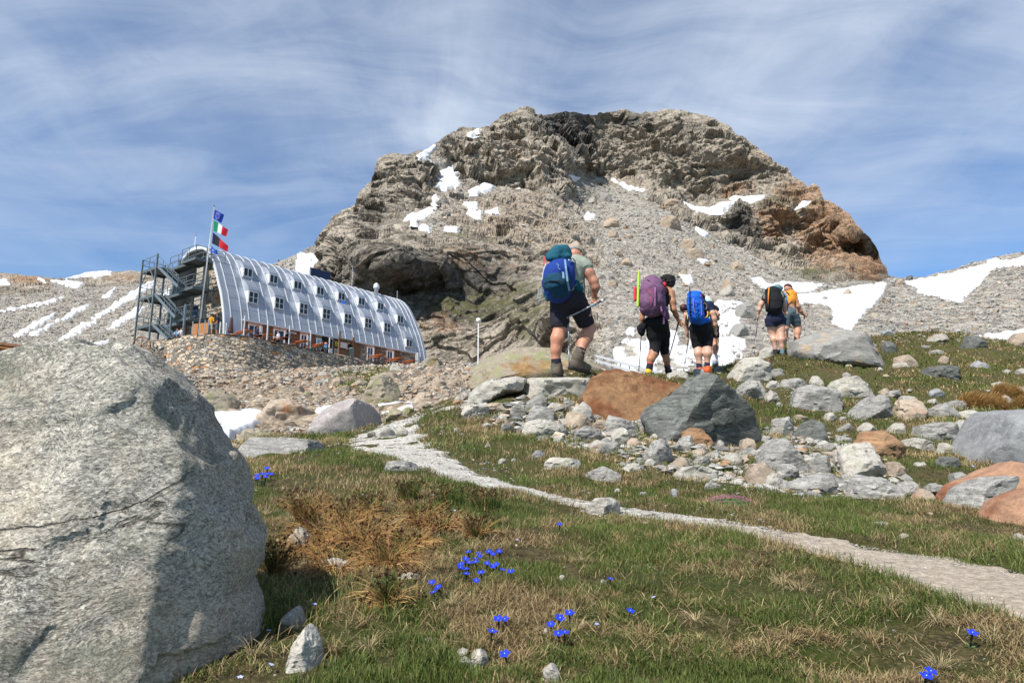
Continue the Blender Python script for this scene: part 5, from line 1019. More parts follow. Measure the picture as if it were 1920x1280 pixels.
for i, (c, n, rad, h0, h1, br, sp, lab) in enumerate([
    ((520, 385), 150, .05, .08, .15, .75, .5, 'tall brown rush tussock with dark red seed heads, furthest left at the back'),
    ((640, 480), 190, .15, .06, .13, .9, 1.2, 'flattened straw-brown rush tussock in front of the tall brown one'),
    ((355, 700), 130, .035, .06, .12, .45, .7, 'green and brown rush tussock against the big boulder'),
    ((860, 520), 200, .15, .06, .13, .92, 1.2, 'tangled brown rush tussock in the middle of the rush patch'),
    ((1000, 640), 150, .09, .06, .12, .85, 1.1, 'straw-brown rush tussock left of the largest gentian cluster'),
    ((1190, 420), 120, .06, .07, .13, .7, .8, 'rush tussock with several dark seed heads right of the tangled one'),
    ((990, 850), 110, .03, .05, .10, .5, 1.2, 'dark green rush tuft nearest the camera'),
    ((900, 290), 90, .10, .06, .10, .2, .4, 'upright green rush clump behind the tangled tussocks'),
    ((1110, 240), 110, .10, .06, .10, .15, .4, 'upright green rush clump below the path bend'),
    ((1560, 300), 120, .12, .06, .10, .12, .4, 'green rush clump right at the lower edge of the path'),
    ((1350, 260), 110, .12, .05, .09, .15, .4, 'green rush clump between two others below the path'),
    ((1500, 480), 80, .06, .05, .09, .5, .8, 'thin rush tuft just behind the largest gentian cluster'),
    ((720, 340), 90, .09, .05, .10, .7, .9, 'loose rush tussock between the tall brown one and the green clump'),
    ((700, 640), 130, .10, .05, .11, .95, 1.5, 'flat mat of straw-coloured rush stems above the pale flowers'),
    ((560, 560), 120, .10, .05, .11, .95, 1.3, 'brown rush tussock around the half-buried grey stone'),
    ((1120, 520), 120, .10, .05, .11, .9, 1.2, 'brown rush tussock between the tangled one and the gentians'),
    ((800, 380), 120, .10, .06, .12, .85, .9, 'brown rush tussock with seed heads behind the tangled one'),
    ((1300, 440), 90, .08, .05, .10, .8, 1.1, 'low brown rush tussock above the largest gentian cluster')]):
    (a, b), = Z5([c]); rush(a, b, n, rad, h0, h1, 40 + i, br, lab, sp)
# gentians: one flower built with its parts, the others copied
def make_gentian():
    t = thing('gentian', 'blue gentian', 'flower', (0, 0, 0)); mb = MB()
    for k in range(5):
        a = k * 2 * math.pi / 5; c, s = math.cos(a), math.sin(a); L = .0105; prof = [(.0012, .0012), (.0045, .0036), (.0075, .0034), (L, .0008)]; vs = []
        for r, w in prof: vs += [(r * c + w * s, r * s - w * c, .0012 + r * .10), (r * c - w * s, r * s + w * c, .0012 + r * .10)]
        mb.add(vs, [(0, 1, 3, 2), (2, 3, 5, 4), (4, 5, 7, 6)])
    co = mb.build('corolla', M_GENT, t); co.location = (0, 0, .03)
    MB().lathe((0, 0, .002), [(.0009, 0), (.0007, .0010)], 8).build('eye', M_GENTW, co)
    MB().lathe((0, 0, 0), [(.0011, 0), (.0012, .012), (.0021, .018), (.0019, .026), (.0012, .031)], 7).build('stem', M_CALYX, t, True)
    lf = MB()
    for k in range(6):
        a = k * 1.1; c, s = math.cos(a), math.sin(a); lf.add([(0, 0, .001), (.006 * c + .002 * s, .006 * s - .002 * c, .004), (.013 * c, .013 * s, .004), (.006 * c - .002 * s, .006 * s + .002 * c, .004)], [(0, 1, 2, 3)])
    lf.build('leaves', M_LEAF, t); return t
GEN = {  # cluster: label bits and flower positions in the photo (their own blooms)
 'in the largest blue cluster': Z5([(1467, 562), (1505, 575), (1530, 570), (1582, 552), (1635, 553), (1440, 612), (1508, 628), (1555, 633), (1582, 608), (1622, 615), (1395, 655), (1446, 657), (1443, 692), (1497, 715), (1537, 690), (1645, 655), (1430, 640), (1480, 600), (1600, 560), (1520, 560), (1610, 630), (1456, 640)]),
 'in the trio left of the largest cluster': Z5([(1255, 728), (1310, 752), (1276, 778)]),
 'standing alone right of the largest cluster': Z5([(1708, 693)]),
 'in the pair left of centre': Z5([(1632, 950), (1682, 942)]),
 'standing alone beside the grey chips': Z5([(1577, 1028)]),
 'lowest and most open one left of centre': Z5([(1686, 1120)]),
 'in the small clump in the lower middle': zz(950, 940, 3.49, [(297, 838), (325, 815), (345, 890), (378, 892)]),
 'just above the small clump in the lower middle': zz(950, 940, 3.49, [(415, 765)]),
 'standing beside a half-buried pebble right of centre': zz(950, 940, 3.49, [(665, 522)]),
 'with a white eye in the lower middle': zz(950, 940, 3.49, [(790, 742)]),
 'small and far back below the footpath': zz(950, 940, 3.49, [(345, 180)]),
 'in the far left patch behind the tussocks': Z5([(237, 140), (258, 130), (275, 125), (298, 118), (310, 92), (325, 118), (250, 145), (290, 138)]),
 'half closed near the right edge': zz(1400, 900, 3.369, [(1408, 985)]),
 'cut off by the bottom edge at the right': zz(1400, 900, 3.369, [(1125, 1220), (1110, 1258)]),
}
def flowers():
    g0 = make_gentian(); first = True; rs = random.Random(5)
    for where, pts in GEN.items():
        order = sorted(pts); n = len(order)
        for i, (px, py) in enumerate(order):
            base = hit(px, py + 10 + (6 if py > 1050 else 0)); o = g0 if first else copy_tree(g0); first = False
            sc_ = rs.uniform(.85, 1.12) * (1.0 if base.y < 3 else 1.5); base.z = H(base.x, base.y)[0]; top = P(px, py, base.y).z - base.z
            o.location = base; o.rotation_euler = (rs.uniform(.15, .55), rs.uniform(-.25, .25), rs.uniform(-.4, .4)); o.scale = (sc_,) * 3
            o['group'] = 'blue gentians in the foreground turf'; 
            pos = '' if n == 1 else (', leftmost bloom' if i == 0 else ', rightmost bloom' if i == n - 1 else '')
            o['label'] = 'vivid blue gentian ' + where + pos if (n <= 4 or pos) else 'blue gentian bloom at the ' + ('upper' if py < sorted(q[1] for q in pts)[n // 2] else 'lower') + ' ' + ['left', 'middle', 'right'][min(2, i * 3 // n)] + ' ' + where.replace('in the', 'of the')
            if n in (3, 4) and not pos: o['label'] = 'vivid blue gentian ' + where + (', second from left' if i == 1 else ', second from right')
    lil = Z5([(590, 665), (605, 680), (700, 652), (790, 635), (570, 872), (308, 1000), (305, 1222), (400, 1210), (148, 1268), (1378, 300), (1365, 620)]) + zz(950, 940, 3.49, [(595, 842), (985, 668), (60, 290)]) + ZB([(545, 715), (675, 660), (1350, 905), (975, 1070), (1105, 1110), (1440, 1190), (1180, 700)])
    labs = ['on the straw mat, left of two', 'on the straw mat, right of two', 'on the straw mat, alone', 'beside a small stone on the straw mat', 'above the pointed grey stone', 'left of the pointed grey stone', 'below the pointed grey stone', 'right beside the bottom of the pointed stone', 'at the bottom edge beside the big boulder', 'among the rushes near the path', 'closed bud left of the largest gentian cluster', 'on a leafy rosette in the lower middle', 'shaded one in the hollow', 'violet one right of the rushes', 'on the flat stones right of the dark triangular boulder', 'on the turf above the rusty round stone', 'below the blue-grey boulder', 'at the tip of the pale wedge stone', 'before the tan round stone', 'beside the lowest rust-red block', 'among stones left of the blue-grey boulder']
    proto = None
    for (px, py), lb in zip(lil, labs):
        b = hit(px, py + 5); b.z = H(b.x, b.y)[0]; sc_ = .8 if b.y < 2.6 else b.y / 3.2
        if proto is None:
            t = thing('lilac_flower', '', 'flower'); mb = MB()
            for k in range(5):
                a = k * 1.2566; c, s = math.cos(a), math.sin(a); mb.add([(0, 0, .022), (.004 * c + .003 * s, .004 * s - .003 * c, .024), (.0075 * c, .0075 * s, .0235), (.004 * c - .003 * s, .004 * s + .003 * c, .024)], [(0, 1, 2, 3)])
            mb.build('petals', M_LILAC, t); MB().lathe((0, 0, 0), [(.0009, 0), (.0007, .022)], 6).build('stem', M_LEAF, t); proto = o = t
        else: o = copy_tree(proto)
        o.location = b; o.scale = (sc_,) * 3; o.rotation_euler = (rs.uniform(.1, .5), rs.uniform(-.2, .2), rs.uniform(0, 6)); o['label'] = 'pale lilac flower ' + lb; o['group'] = 'pale lilac flowers in the turf'
    # pink moss campion cushion
    p = hit(1368, 945); s = p.y / F; mb = MB(); p.z = H(p.x, p.y)[0]
    t = thing('moss_campion', 'low cushion of pink moss campion in the grass above the footpath', 'flower cushion', p)
    for i in range(260):
        a, r = rs.uniform(0, 6.28), math.sqrt(rs.random()); c = Vector((45 * s * r * math.cos(a), 45 * s * r * math.sin(a) * .8, .03 * (1 - r * r) + rs.uniform(.008, .02)))
        for k in range(5):
            b = a + k * 1.2566; mb.add([c, c + Vector((math.cos(b) * .004, math.sin(b) * .004, .001)), c + Vector((math.cos(b + .5) * .006, math.sin(b + .5) * .006, .0005)), c + Vector((math.cos(b + 1) * .004, math.sin(b + 1) * .004, .001))], [(0, 1, 2, 3)])
    mb.build('blossoms', M_PINK, t)
    hm = MB().lathe((0, 0, -.01), [(50 * s, 0), (40 * s, .02), (20 * s, .036), (.002, .04)], 24); o = hm.build('cushion', M_LEAF, t, True); o.scale = (1, .8, 1)
flowers()
# ------------------------------------------------------------------ mountain hut: local x along the hut, y to its back, z up from the terrace
HN = Vector((-23.9, 56.0, 11.1)); HA = math.atan2(.797, .604)
HX, HY = Vector((.604, .797, 0)), Vector((-.797, .604, 0))
def HW(X, Y, Z): return HN + HX * X + HY * Y + Vector((0, 0, Z))
def XL(px, Y=.45, v=.03):
    a = (px - 960) / F / (CT - v * ST); ox, oy = -23.9 - .797 * Y, 56 + .604 * Y
    return (oy * a - ox) / (.604 - .797 * a)
def hutthing(name, label, cat, X, Y, Z, group=None): return thing(name, label, cat, HW(X, Y, Z), HA, group)
M_METAL = plain('zinc_sheet', (.32, .35, .40), .42, .45, .12, 1.2, .12, .5)
M_SEAM = plain('seam_cap', (.62, .63, .64), .5, .2, .05)
M_STEEL = plain('galvanised_steel', (.20, .235, .25), .5, .5, .2, 5.0)
M_STEELP = plain('pole_grey', (.34, .34, .34), .5, .4, .1)
M_STEELD = plain('stair_grating', (.13, .155, .16), .6, .4, .2, 9.0)
M_WHITE = plain('white_paint', (.72, .72, .70), .55, var=.05)
M_PINK_W = plain('pink_render', (.62, .36, .27), .85, var=.12, scale=3, bumps=.2)
M_GLASS = plain('window_glass', (.015, .02, .028), .08, var=.3, spec=.6)
M_CONC = plain('concrete', (.36, .34, .30), .9, var=.22, scale=1.1, bumps=.25)
M_CONC2 = plain('old_roof_panel', (.30, .285, .25), .9, var=.35, scale=.8, bumps=.3)
M_BLACK = plain('black_and_unlit_interior', (.012, .012, .016), .85, var=.3, scale=20, bumps=.2)  # matt black, also painting the unlit interiors of the hut's openings
M_REDT = plain('table_orange', (.50, .14, .045), .6, var=.15)
M_BLUEP = plain('navy_panel', (.02, .03, .07), .25, var=.3)
def mat_wood(name, a, b, sc_=6.0, axis='X'):
    m, nt = new_mat(name); co, r = rnd_co(nt); st = (sc_, sc_, .6) if axis == 'Z' else (.5, sc_, sc_)
    n = noise(nt, mapping(nt, co, st), 2.5, 6, .7); w = nd(nt, 'ShaderNodeSeparateXYZ', {0: co}).outputs[0 if axis == 'Z' else 2]
    ln = math_(nt, 'FRACT', math_(nt, 'MULTIPLY', w, 5.2)); gap = ramp(nt, ln, [(.0, .3), (.07, 1.0), (.95, 1.0), (1.0, .3)])
    c = mix(nt, ramp(nt, n, [(.3, 0.0), (.7, 1.0)]), a, b); c = mix(nt, 1.0, c, gap, 'MULTIPLY'); finish(nt, c, .8, math_(nt, 'ADD', n, gap), .5, .02); return m
M_WOOD = mat_wood('dark_timber_boards', (.12, .055, .03), (.23, .12, .065))
M_WOODV = mat_wood('weathered_orange_boards', (.28, .12, .045), (.42, .20, .08), 8, 'Z')
M_WOODG = mat_wood('grey_old_timber', (.17, .145, .12), (.30, .265, .22), 8, 'Z')
def mat_stone(name, sc_=2.4, tone=1.0):
    m, nt = new_mat(name); co, r = rnd_co(nt)
    w = nd(nt, 'ShaderNodeTexNoise', {'Vector': co, 'Scale': 2.0, 'Detail': 3}).outputs[1]
    cw = nd(nt, 'ShaderNodeMix', {0: .12, 4: co, 5: w}, data_type='VECTOR').outputs[1]
    cm = mapping(nt, cw, (1, 1, 2.1)); v = voro(nt, cm, sc_, out='Color'); e = voro(nt, cm, sc_, feature='DISTANCE_TO_EDGE')
    g = nd(nt, 'ShaderNodeSeparateColor', {0: v}); T_ = lambda *c: tuple(x * tone for x in c)
    c = ramp(nt, g.outputs[0], [(.0, T_(.15, .135, .115)), (.25, T_(.27, .235, .19)), (.5, T_(.36, .29, .21)), (.72, T_(.30, .28, .25)), (.85, T_(.42, .34, .25)), (.95, T_(.36, .19, .10))], 'CONSTANT')
    n = noise(nt, co, 9, 6, .65); c = mix(nt, 1.0, c, ramp(nt, n, [(.3, .72), (.7, 1.2)]), 'MULTIPLY')
    c = mix(nt, ramp(nt, e, [(.0, 1.0), (.045, 0.0)]), c, T_(.09, .078, .062))
    h = math_(nt, 'ADD', ramp(nt, e, [(0, 0.0), (.1, 1.0)]), math_(nt, 'ADD', math_(nt, 'MULTIPLY', g.outputs[1], .8), math_(nt, 'MULTIPLY', n, .4)))
    finish(nt, c, .92, h, .9, .10, spec=.15); return m
M_STONE, M_STONE2 = mat_stone('hut_stone_wall', 2.6, 1.3), mat_stone('terrace_stone', 2.3, 1.4)
PROF = [(.20, 0), (.32, .9), (.44, 1.73), (.66, 2.6), (.94, 3.4), (1.27, 4.25), (1.67, 5.0), (2.12, 5.9), (2.6, 6.74), (3.2, 7.65), (3.93, 8.45), (4.6, 8.95), (5.25, 9.2), (6.5, 9.35), (7.5, 9.28), (8.36, 8.95), (9.1, 8.3), (9.66, 7.4), (10.15, 6.0), (10.45, 4.5), (10.58, 2.5), (10.6, 0)]
PR = catmull(PROF, 4)
def Yr(z): return float(np.interp(z, PR[:49, 1], PR[:49, 0]))
EAVE = 2.05
def shell(mb, X0, X1, pr, th=.22, nx=2):
    pr = np.asarray(pr); t = np.gradient(pr, axis=0); t /= np.linalg.norm(t, axis=1)[:, None]; nin = np.c_[t[:, 1], -t[:, 0]]
    inn = pr + nin * th; loop = np.vstack([pr, inn[::-1]]); n = len(loop); vs = []
    for X in (X0, X1): vs += [(X, a, b) for a, b in loop]
    fs = [(i, (i + 1) % n, n + (i + 1) % n, n + i) for i in range(n)]; m = len(pr)
    for o in (0, n): fs += [(o + i, o + i + 1, o + n - 2 - i, o + n - 1 - i) for i in range(m - 1)]
    mb.add(vs, fs)
hut = hutthing('mountain_hut', 'long mountain hut with a silver barrel-vaulted metal roof and two rows of dormer windows', 'building', 0, 0, 0)
kE = int(np.argmax(PR[:, 1] >= EAVE)); PE = np.vstack([[(Yr(EAVE), EAVE)], PR[kE:]])
mb = MB(); shell(mb, 0, 1.6, PR); shell(mb, 1.6, 22.75, PE); shell(mb, 22.75, 24.3, PR)
roof = mb.build('roof', M_METAL, hut, True)
roof.data.polygons.foreach_set('use_smooth', [False] * len(roof.data.polygons))
mb = MB(); shell(mb, -.04, 1.38, PR[:] + np.c_[np.interp(np.arange(len(PR)), [0, 48, len(PR)], [.24, 0, -.24]), np.where(PR[:, 1] > 8, -.26, 0)], .06); mb.build('inner_lining', M_CONC2, hut)
mb = MB(); shell(mb, -.07, -.0, PR + 0.0, .26); mb.build('verge_trim', M_SEAM, hut)
mb = MB(); mb.box(1.6, 22.8, .30, .42, EAVE - .14, EAVE + .02); mb.build('gutter', M_SEAM, roof)
DX = [2.78 + 2.653 * k for k in range(7)]; DU = [2.9 + 2.66 * k for k in range(7)]
def seam(X, full): 
    pr = PR if full else PE; k = PR[:49]; pts = [(X, a - .02 if b < 8.6 else a, b + (.02 if b > 7 else 0)) for a, b in (pr[:60])]
    mb = MB()
    for a, b in zip(pts[:-1], pts[1:]): mb.bar(a, b, .05, .055, up=(1, 0, 0))
    return mb
allX = sorted([.55, 1.55] + [x + s for x in DX for s in (-.52, .52)] + [x + 1.33 for x in DX] + [21.0, 21.95, 22.6, 23.3, 23.9])
for X in allX:
    mb = seam(X, X < 1.6 or X > 22.75); mb.build('roof_seam', M_SEAM, roof)
mb = MB()
for k, z in enumerate((2.9, 4.0, 5.1, 6.2, 7.2, 8.0, 8.6)):
    for i, (xa, xb) in enumerate(zip(allX[:-1], allX[1:])):
        zz_ = z + ((i * 37 + k * 11) % 5 - 2) * .09; y = Yr(zz_) - .006; mb.bar((xa, y, zz_), (xb, y, zz_), .012, .018)
tag(mb.build('sheet_joints', plain('joint_dark_grey', (.20, .23, .27), .6, .3), roof), kind='stuff')  # joint lines in a darker grey-blue than the roof sheets
def window(mbf, mbg, x0, x1, z0, z1, y, cols=2, rows=2, fr=.055):
    mbg.box(x0 + .01, x1 - .01, y + .02, y + .05, z0 + .01, z1 - .01)
    mbf.box(x0, x0 + fr, y - .02, y + .06, z0, z1); mbf.box(x1 - fr, x1, y - .02, y + .06, z0, z1); mbf.box(x0 + fr, x1 - fr, y - .02, y + .06, z0, z0 + fr); mbf.box(x0 + fr, x1 - fr, y - .02, y + .06, z1 - fr, z1)
    for i in range(1, cols): x = x0 + (x1 - x0) * i / cols; mbf.box(x - fr * .6, x + fr * .6, y - .017, y + .055, z0 + fr, z1 - fr)
    for i in range(1, rows): z = z0 + (z1 - z0) * i / rows; mbf.box(x0 + fr, x1 - fr, y - .014, y + .05, z - fr * .35, z + fr * .35)
def dormer(X, zb, zt, w=.98, hh=1.25, cols=2, rows=2, lab=None):
    Yf = Yr(zb) - .10; zt2 = zt + hh; pts = [(Yr(zb - .12) + .12, zb - .12), (Yr(zb - .12) - .02, zb - .12), (Yf, zb), (Yf, zt)]
    Ye = Yr(zt2)
    for t in np.linspace(0.1, 1, 8): pts.append((Yf - .04 + (Ye - Yf + .04) * (t ** 1.35), zt + .04 + hh * (1 - (1 - t) ** 1.25)))
    pts.append((Ye + .3, zt2 - .1))
    for z in (zt, zb): pts.append((Yr(z) + .15, z))
    mb = MB().prism(pts, 0, X - w / 2, X + w / 2); d = mb.build('dormer', M_METAL, hut)
    if lab: d['label'] = lab
    ck = MB()
    for s in (-1, 1): ck.prism([pts[1], pts[2], pts[3], (Yr(zt) + .02, zt), (Yr(zb) + .02, zb)], 0, X + s * w / 2, X + s * (w / 2 + .02))
    ck.build('cheek', M_SEAM, d)
    f, g = MB(), MB(); window(f, g, X - w / 2 + .02, X + w / 2 - .02, zb + .03, zt - .02, Yf - .03, cols, rows); f.build('window_frame', M_WHITE, d); g.build('glass', M_GLASS, d)
for i, X in enumerate(DX): dormer(X, 3.75, 4.85)
for i, X in enumerate(DU): dormer(X, 6.45, 7.3, .92, .95, 2, 1)
dormer(21.3, 5.35, 6.25, .95, 1.1, 2, 1, 'upper dormer next to the far gable, set lower than its row'); dormer(21.6, 2.55, 3.45, .95, 1.1, 2, 1, 'lowest dormer next to the far gable, set lower than its row')
# ground-floor front
def fx(z2): return XL(400 + z2 / 4.364)
segs = [(215, 290, 'w'), (290, 410, 'p'), (410, 500, 'w'), (500, 612, 'p'), (612, 722, 'w'), (722, 790, 'p'), (790, 852, 'w'), (852, 902, 's'), (902, 985, 'd'), (985, 1060, 'w'), (1060, 1160, 'w'), (1160, 1222, 'w'), (1222, 1270, 's'), (1270, 1330, 'p'), (1330, 1385, 'w'), (1385, 1430, 's'), (1430, 1490, 'p'), (1490, 1545, 'w'), (1545, 1675, 's')]
for a, b, k in segs:
    xa, xb = fx(a), fx(b); m = {'w': M_WOOD, 'p': M_PINK_W, 's': M_STONE, 'd': M_BLACK}[k]; y0 = .55 + .012 * (k == 's')  # the doorway is a solid black box, its unlit interior put into the colour
    MB().box(xa, xb, y0, .8, -.4, EAVE - .03).build({'w': 'timber_wall', 'p': 'window_surround', 's': 'stone_wall', 'd': 'doorway'}[k], m, hut)
    if k == 'p':
        wd = xb - xa; f, g = MB(), MB(); n = 2; x1 = xa + wd * .80; window(f, g, xa + .06, x1, .35 if wd > 1.2 else .1, 1.72, .50, 2, 2, .07); fr = f.build('window_frame', M_WHITE, hut); g.build('glass', M_GLASS, fr)
        MB().box(x1 + .02, xb - .03, .44, .548, .05, 1.74).build('window_reveal', M_WHITE, hut)
xd = fx(902); dr = MB().box(fx(958), fx(985), .40, .53, -.2, 1.95).build('door', M_WHITE, hut)
MB().box(fx(962), fx(981), .385, .399, .9, 1.8).build('glass', M_GLASS, dr)
MB().box(22.6, 22.95, .22, .50, -.5, EAVE + .02).build('corner_post', M_WHITE, hut)
# end wall seen under the arch
mb = MB(); inn = [(a, b) for a, b in PR]; cen = (5.3, 2.0); mb.prism([(cen[0] + (a - cen[0]) * .955, cen[1] + (b - cen[1]) * .955 if b > 0 else -.3) for a, b in inn], 0, 1.4, 1.6); mb.build('gable_wall', M_STONE, hut)
def Yat(zx, L=1.35, v=.06):
    a = (240 + zx / 3.763 - 960) / F / (CT - v * ST); ox, oy = -23.9 + .604 * L, 56 + .797 * L
    return (ox - oy * a) / (.797 + .604 * a)
for z0_, z1_, (a, b), lab in ((4.0, 5.3, (628, 662), 'brown shutter high beside the roof edge'), (1.9, 3.4, (382, 432), 'brown shutter left of the concrete shaft')):
    sh = MB().box(1.31, 1.39, min(Yat(a), Yat(b)), max(Yat(a), Yat(b)), z0_, z1_).build('shutter', M_WOODV, hut); sh['label'] = lab
MB().box(.8, 1.39, Yat(552), Yat(508), -.3, 8.2).build('concrete_shaft', M_CONC, hut)
MB().box(.7, .79, Yat(548) + .1, Yat(508) - .1, 2.1, 4.0).build('blue_door', M_BLUEP, hut)
MB().box(1.31, 1.39, Yat(548), Yat(500), 4.4, 6.6).build('dark_opening', M_BLACK, hut)  # black slab standing in for the unlit space behind the wall
MB().prism([(cen[0] + (a - cen[0]) * .955, cen[1] + (b - cen[1]) * .955 if b > 0 else -.3) for a, b in inn], 0, 22.3, 22.5).build('far_gable_wall', M_STONE, hut)
# things on and beside the roof
def on_roof(px, py, guess_Y):
    for X in np.linspace(0, 24, 481):
        w = HW(X, guess_Y, 9.2)
        if proj(w.x, w.y, w.z)[0] >= px: return X
    return 24
X = on_roof(703, 545, 4.6); t = hutthing('roof_vent', 'round metal chimney vent on the hut roof ridge', 'chimney', X, 4.4, 8.7); MB().lathe((0, 0, 0), [(.22, 0), (.22, .75), (.34, .8), (.34, 1.05), (.20, 1.1), (.36, 1.2), (.10, 1.42)], 16).build('cowl', M_SEAM, t, True); MB().lathe((0, 0, -.3), [(.3, 0), (.3, .32)], 16).build('collar', M_METAL, t)
X = on_roof(603, 510, 5.0); t = hutthing('solar_panel', 'dark solar panel tilted on the hut roof ridge', 'solar panel', X, 5.3, 9.1); MB().prism([(-1.3, 1.0), (1.3, 1.05), (1.3, .05), (-1.3, .0)], 1, -.06, .04).build('panel', M_BLUEP, t); MB().box(-1.1, -1.0, .05, .9, -.1, .1).box(1.0, 1.1, .05, .9, -.1, .1).build('bracket', M_STEEL, t)
for px, py0, py1, lab in ((581, 478, 510, 'thin antenna mast beside the solar panel'), (659, 498, 530, 'short white mast on the middle of the hut roof'), (744, 543, 560, 'short thin mast on the far end of the hut roof')):
    X = on_roof(px, 0, 5.25); b = HW(X, 5.25, 9.1); h = P(px, py0, b.y).z - b.z; t = hutthing('antenna_mast', lab, 'antenna', X, 5.25, 9.0); MB().tube([(0, 0, 0), (0, 0, h)], [.03, .015], 6).build('pole', M_SEAM, t); MB().box(-.12, .12, -.02, .02, h * .8, h * .83).build('crossbar', M_SEAM, t)
w = P(365, 463, 60.5); t = thing('antenna_mast', 'tall thin antenna on the near end of the hut roof', 'antenna', (w.x, w.y, w.z - .3)); MB().tube([(0, 0, 0), (0, 0, .9), (0, 0, 1.7)], [.04, .04, .02], 6).build('pole', M_WHITE, t); MB().tube([(0, 0, 1.2), (0, 0, 1.7)], [.03, .03], 6).build('tip', M_REDT, t)
# towel on a window ledge, signs
t = hutthing('towel', 'bright blue towel hanging from an open upper dormer window', 'towel', DU[4], Yr(6.45) - .16, 6.42)
mb = MB(); [mb.add([(x0, -.01 - .012 * math.sin(i), 0), (x0 + .12, -.01 - .012 * math.sin(i + 1), 0), (x0 + .13, -.12 - .02 * math.sin(i + 1), -.5), (x0 + .01, -.12 - .02 * math.sin(i), -.5)], [(0, 1, 2, 3)]) for i, x0 in enumerate(np.arange(-.1, .4, .12))]
mb.build('cloth', plain('towel_blue', (.05, .19, .70), .8, var=.1), t)
# ------------------------------------------------------------------ terrace and its walls
EDGE = [(1.5, 13.5), (-2.2, 12.6), (-3.6, 10.5), (-3.5, 7.5), (-3.1, 4.0), (-2.8, 1.6), (-2.0, -1.0), (0, -2.25), (3, -2.1), (8, -1.6), (15, -.95), (20, -.85), (25, -1.1), (27, -1.3)]
ED = catmull(EDGE, 10)
def build_terrace():
    n = len(ED); rows = 36; V = []; d = np.gradient(ED, axis=0); d /= np.linalg.norm(d, axis=1)[:, None]; out = np.c_[d[:, 1], -d[:, 0]]
    if out[60, 1] > 0: out = -out
    Wl = np.linalg.norm(np.diff(ED, axis=0), axis=1).cumsum(); Wl = np.r_[0, Wl]; m = 700; s = np.linspace(0, Wl[-1], m); ex, ey = np.interp(s, Wl, ED[:, 0]), np.interp(s, Wl, ED[:, 1]); ox, oy = np.interp(s, Wl, out[:, 0]), np.interp(s, Wl, out[:, 1])
    for r in range(60):
        z = .06 - r * .11; off = .02 * r * .9; p3 = np.stack([ex, ey, np.full(m, z)], 1)
        off = off + crag(p3, .42, 33, (1, 1, 2.2)) * .07 + crag(p3, .16, 34, (1, 1, 1.8)) * .03 + (fbm(p3 * .3, 2, 35) * .12)
        if r == 0: off = off - .28
        V.append(np.stack([ex + ox * off, ey + oy * off, np.full(m, z) + (fbm(p3 * 1.5, 2, 36) * .05 if r < 2 else 0)], 1))
    t = hutthing('terrace_wall', 'dry-stone retaining wall carrying the hut terrace', 'wall', 0, 0, 0)
    obj('stonework', mesh_np('stonework', np.array(V).reshape(-1, 3), grid_faces(60, m), False), M_STONE2, t)
    MB().add([(a, b, .0) for a, b in ED] + [(27, 11, 0), (1.5, 13.5, 0)], [tuple(range(len(ED) + 2))]).build('terrace_floor', M_CONC, t)
build_terrace()
def post(X, Y, h, w=.06): return MB().bar((X, Y, 0), (X, Y, h), w, w)
def edgeY(X): return float(np.interp(X, ED[60:, 0], ED[60:, 1]))
for k, z2 in enumerate((215, 415, 607, 795)):
    X = XL(400 + z2 / 4.364, -1.4); Y = edgeY(X) + .12; t = hutthing('terrace_post', ['steel post at the near end of the terrace front', 'steel post between the first two orange tables', 'steel post before the second large window', 'steel post left of the hut door'][k], 'post', X, Y, 0, 'steel posts along the terrace edge'); MB().box(-.045, .045, -.045, .045, 0, 1.75).build('shaft', M_SEAM, t); MB().box(-.09, .09, -.09, .09, 0, .05).build('foot', M_STEEL, t)
def beer_table(X, Y, L, lab):
    t = hutthing('picnic_table', lab, 'table', X, Y, 0, 'orange tables on the hut terrace')
    MB().box(-.36, .36, -.85, .85, .70, .75).build('tabletop', M_REDT, t, bevel=.01)
    for s in (-1, 1): MB().bar((-.28, s * .6, 0), (0, s * .6, .7), .05).bar((.28, s * .6, 0), (0, s * .6, .7), .05).build('leg', M_STEEL, t)
    for s in (-1, 1):
        b = MB().box(s * .65 - .13, s * .65 + .13, -.85, .85, .42, .46).build('bench', M_REDT, t)
        MB().bar((s * .65, -.6, 0), (s * .65, -.6, .42), .05).bar((s * .65, .6, 0), (s * .65, .6, .42), .05).build('bench_legs', M_STEEL, b)
for (a, b), lab in zip([(222, 330), (380, 515), (512, 670), (660, 822), (822, 950), (1330, 1412), (1480, 1560), (1600, 1662)], ['orange table in front of the first large hut window', 'orange table between the two large hut windows', 'orange table below the second large hut window', 'orange table below the third hut window', 'orange table in front of the hut door', 'orange table between the two far windows', 'orange table under the farthest window', 'orange table at the far corner of the hut']):
    xa, xb = XL(400 + a / 4.364, -1.0), XL(400 + b / 4.364, -1.0); X = (xa + xb) / 2; beer_table(X, -.75, min(2.0, xb - xa), lab)
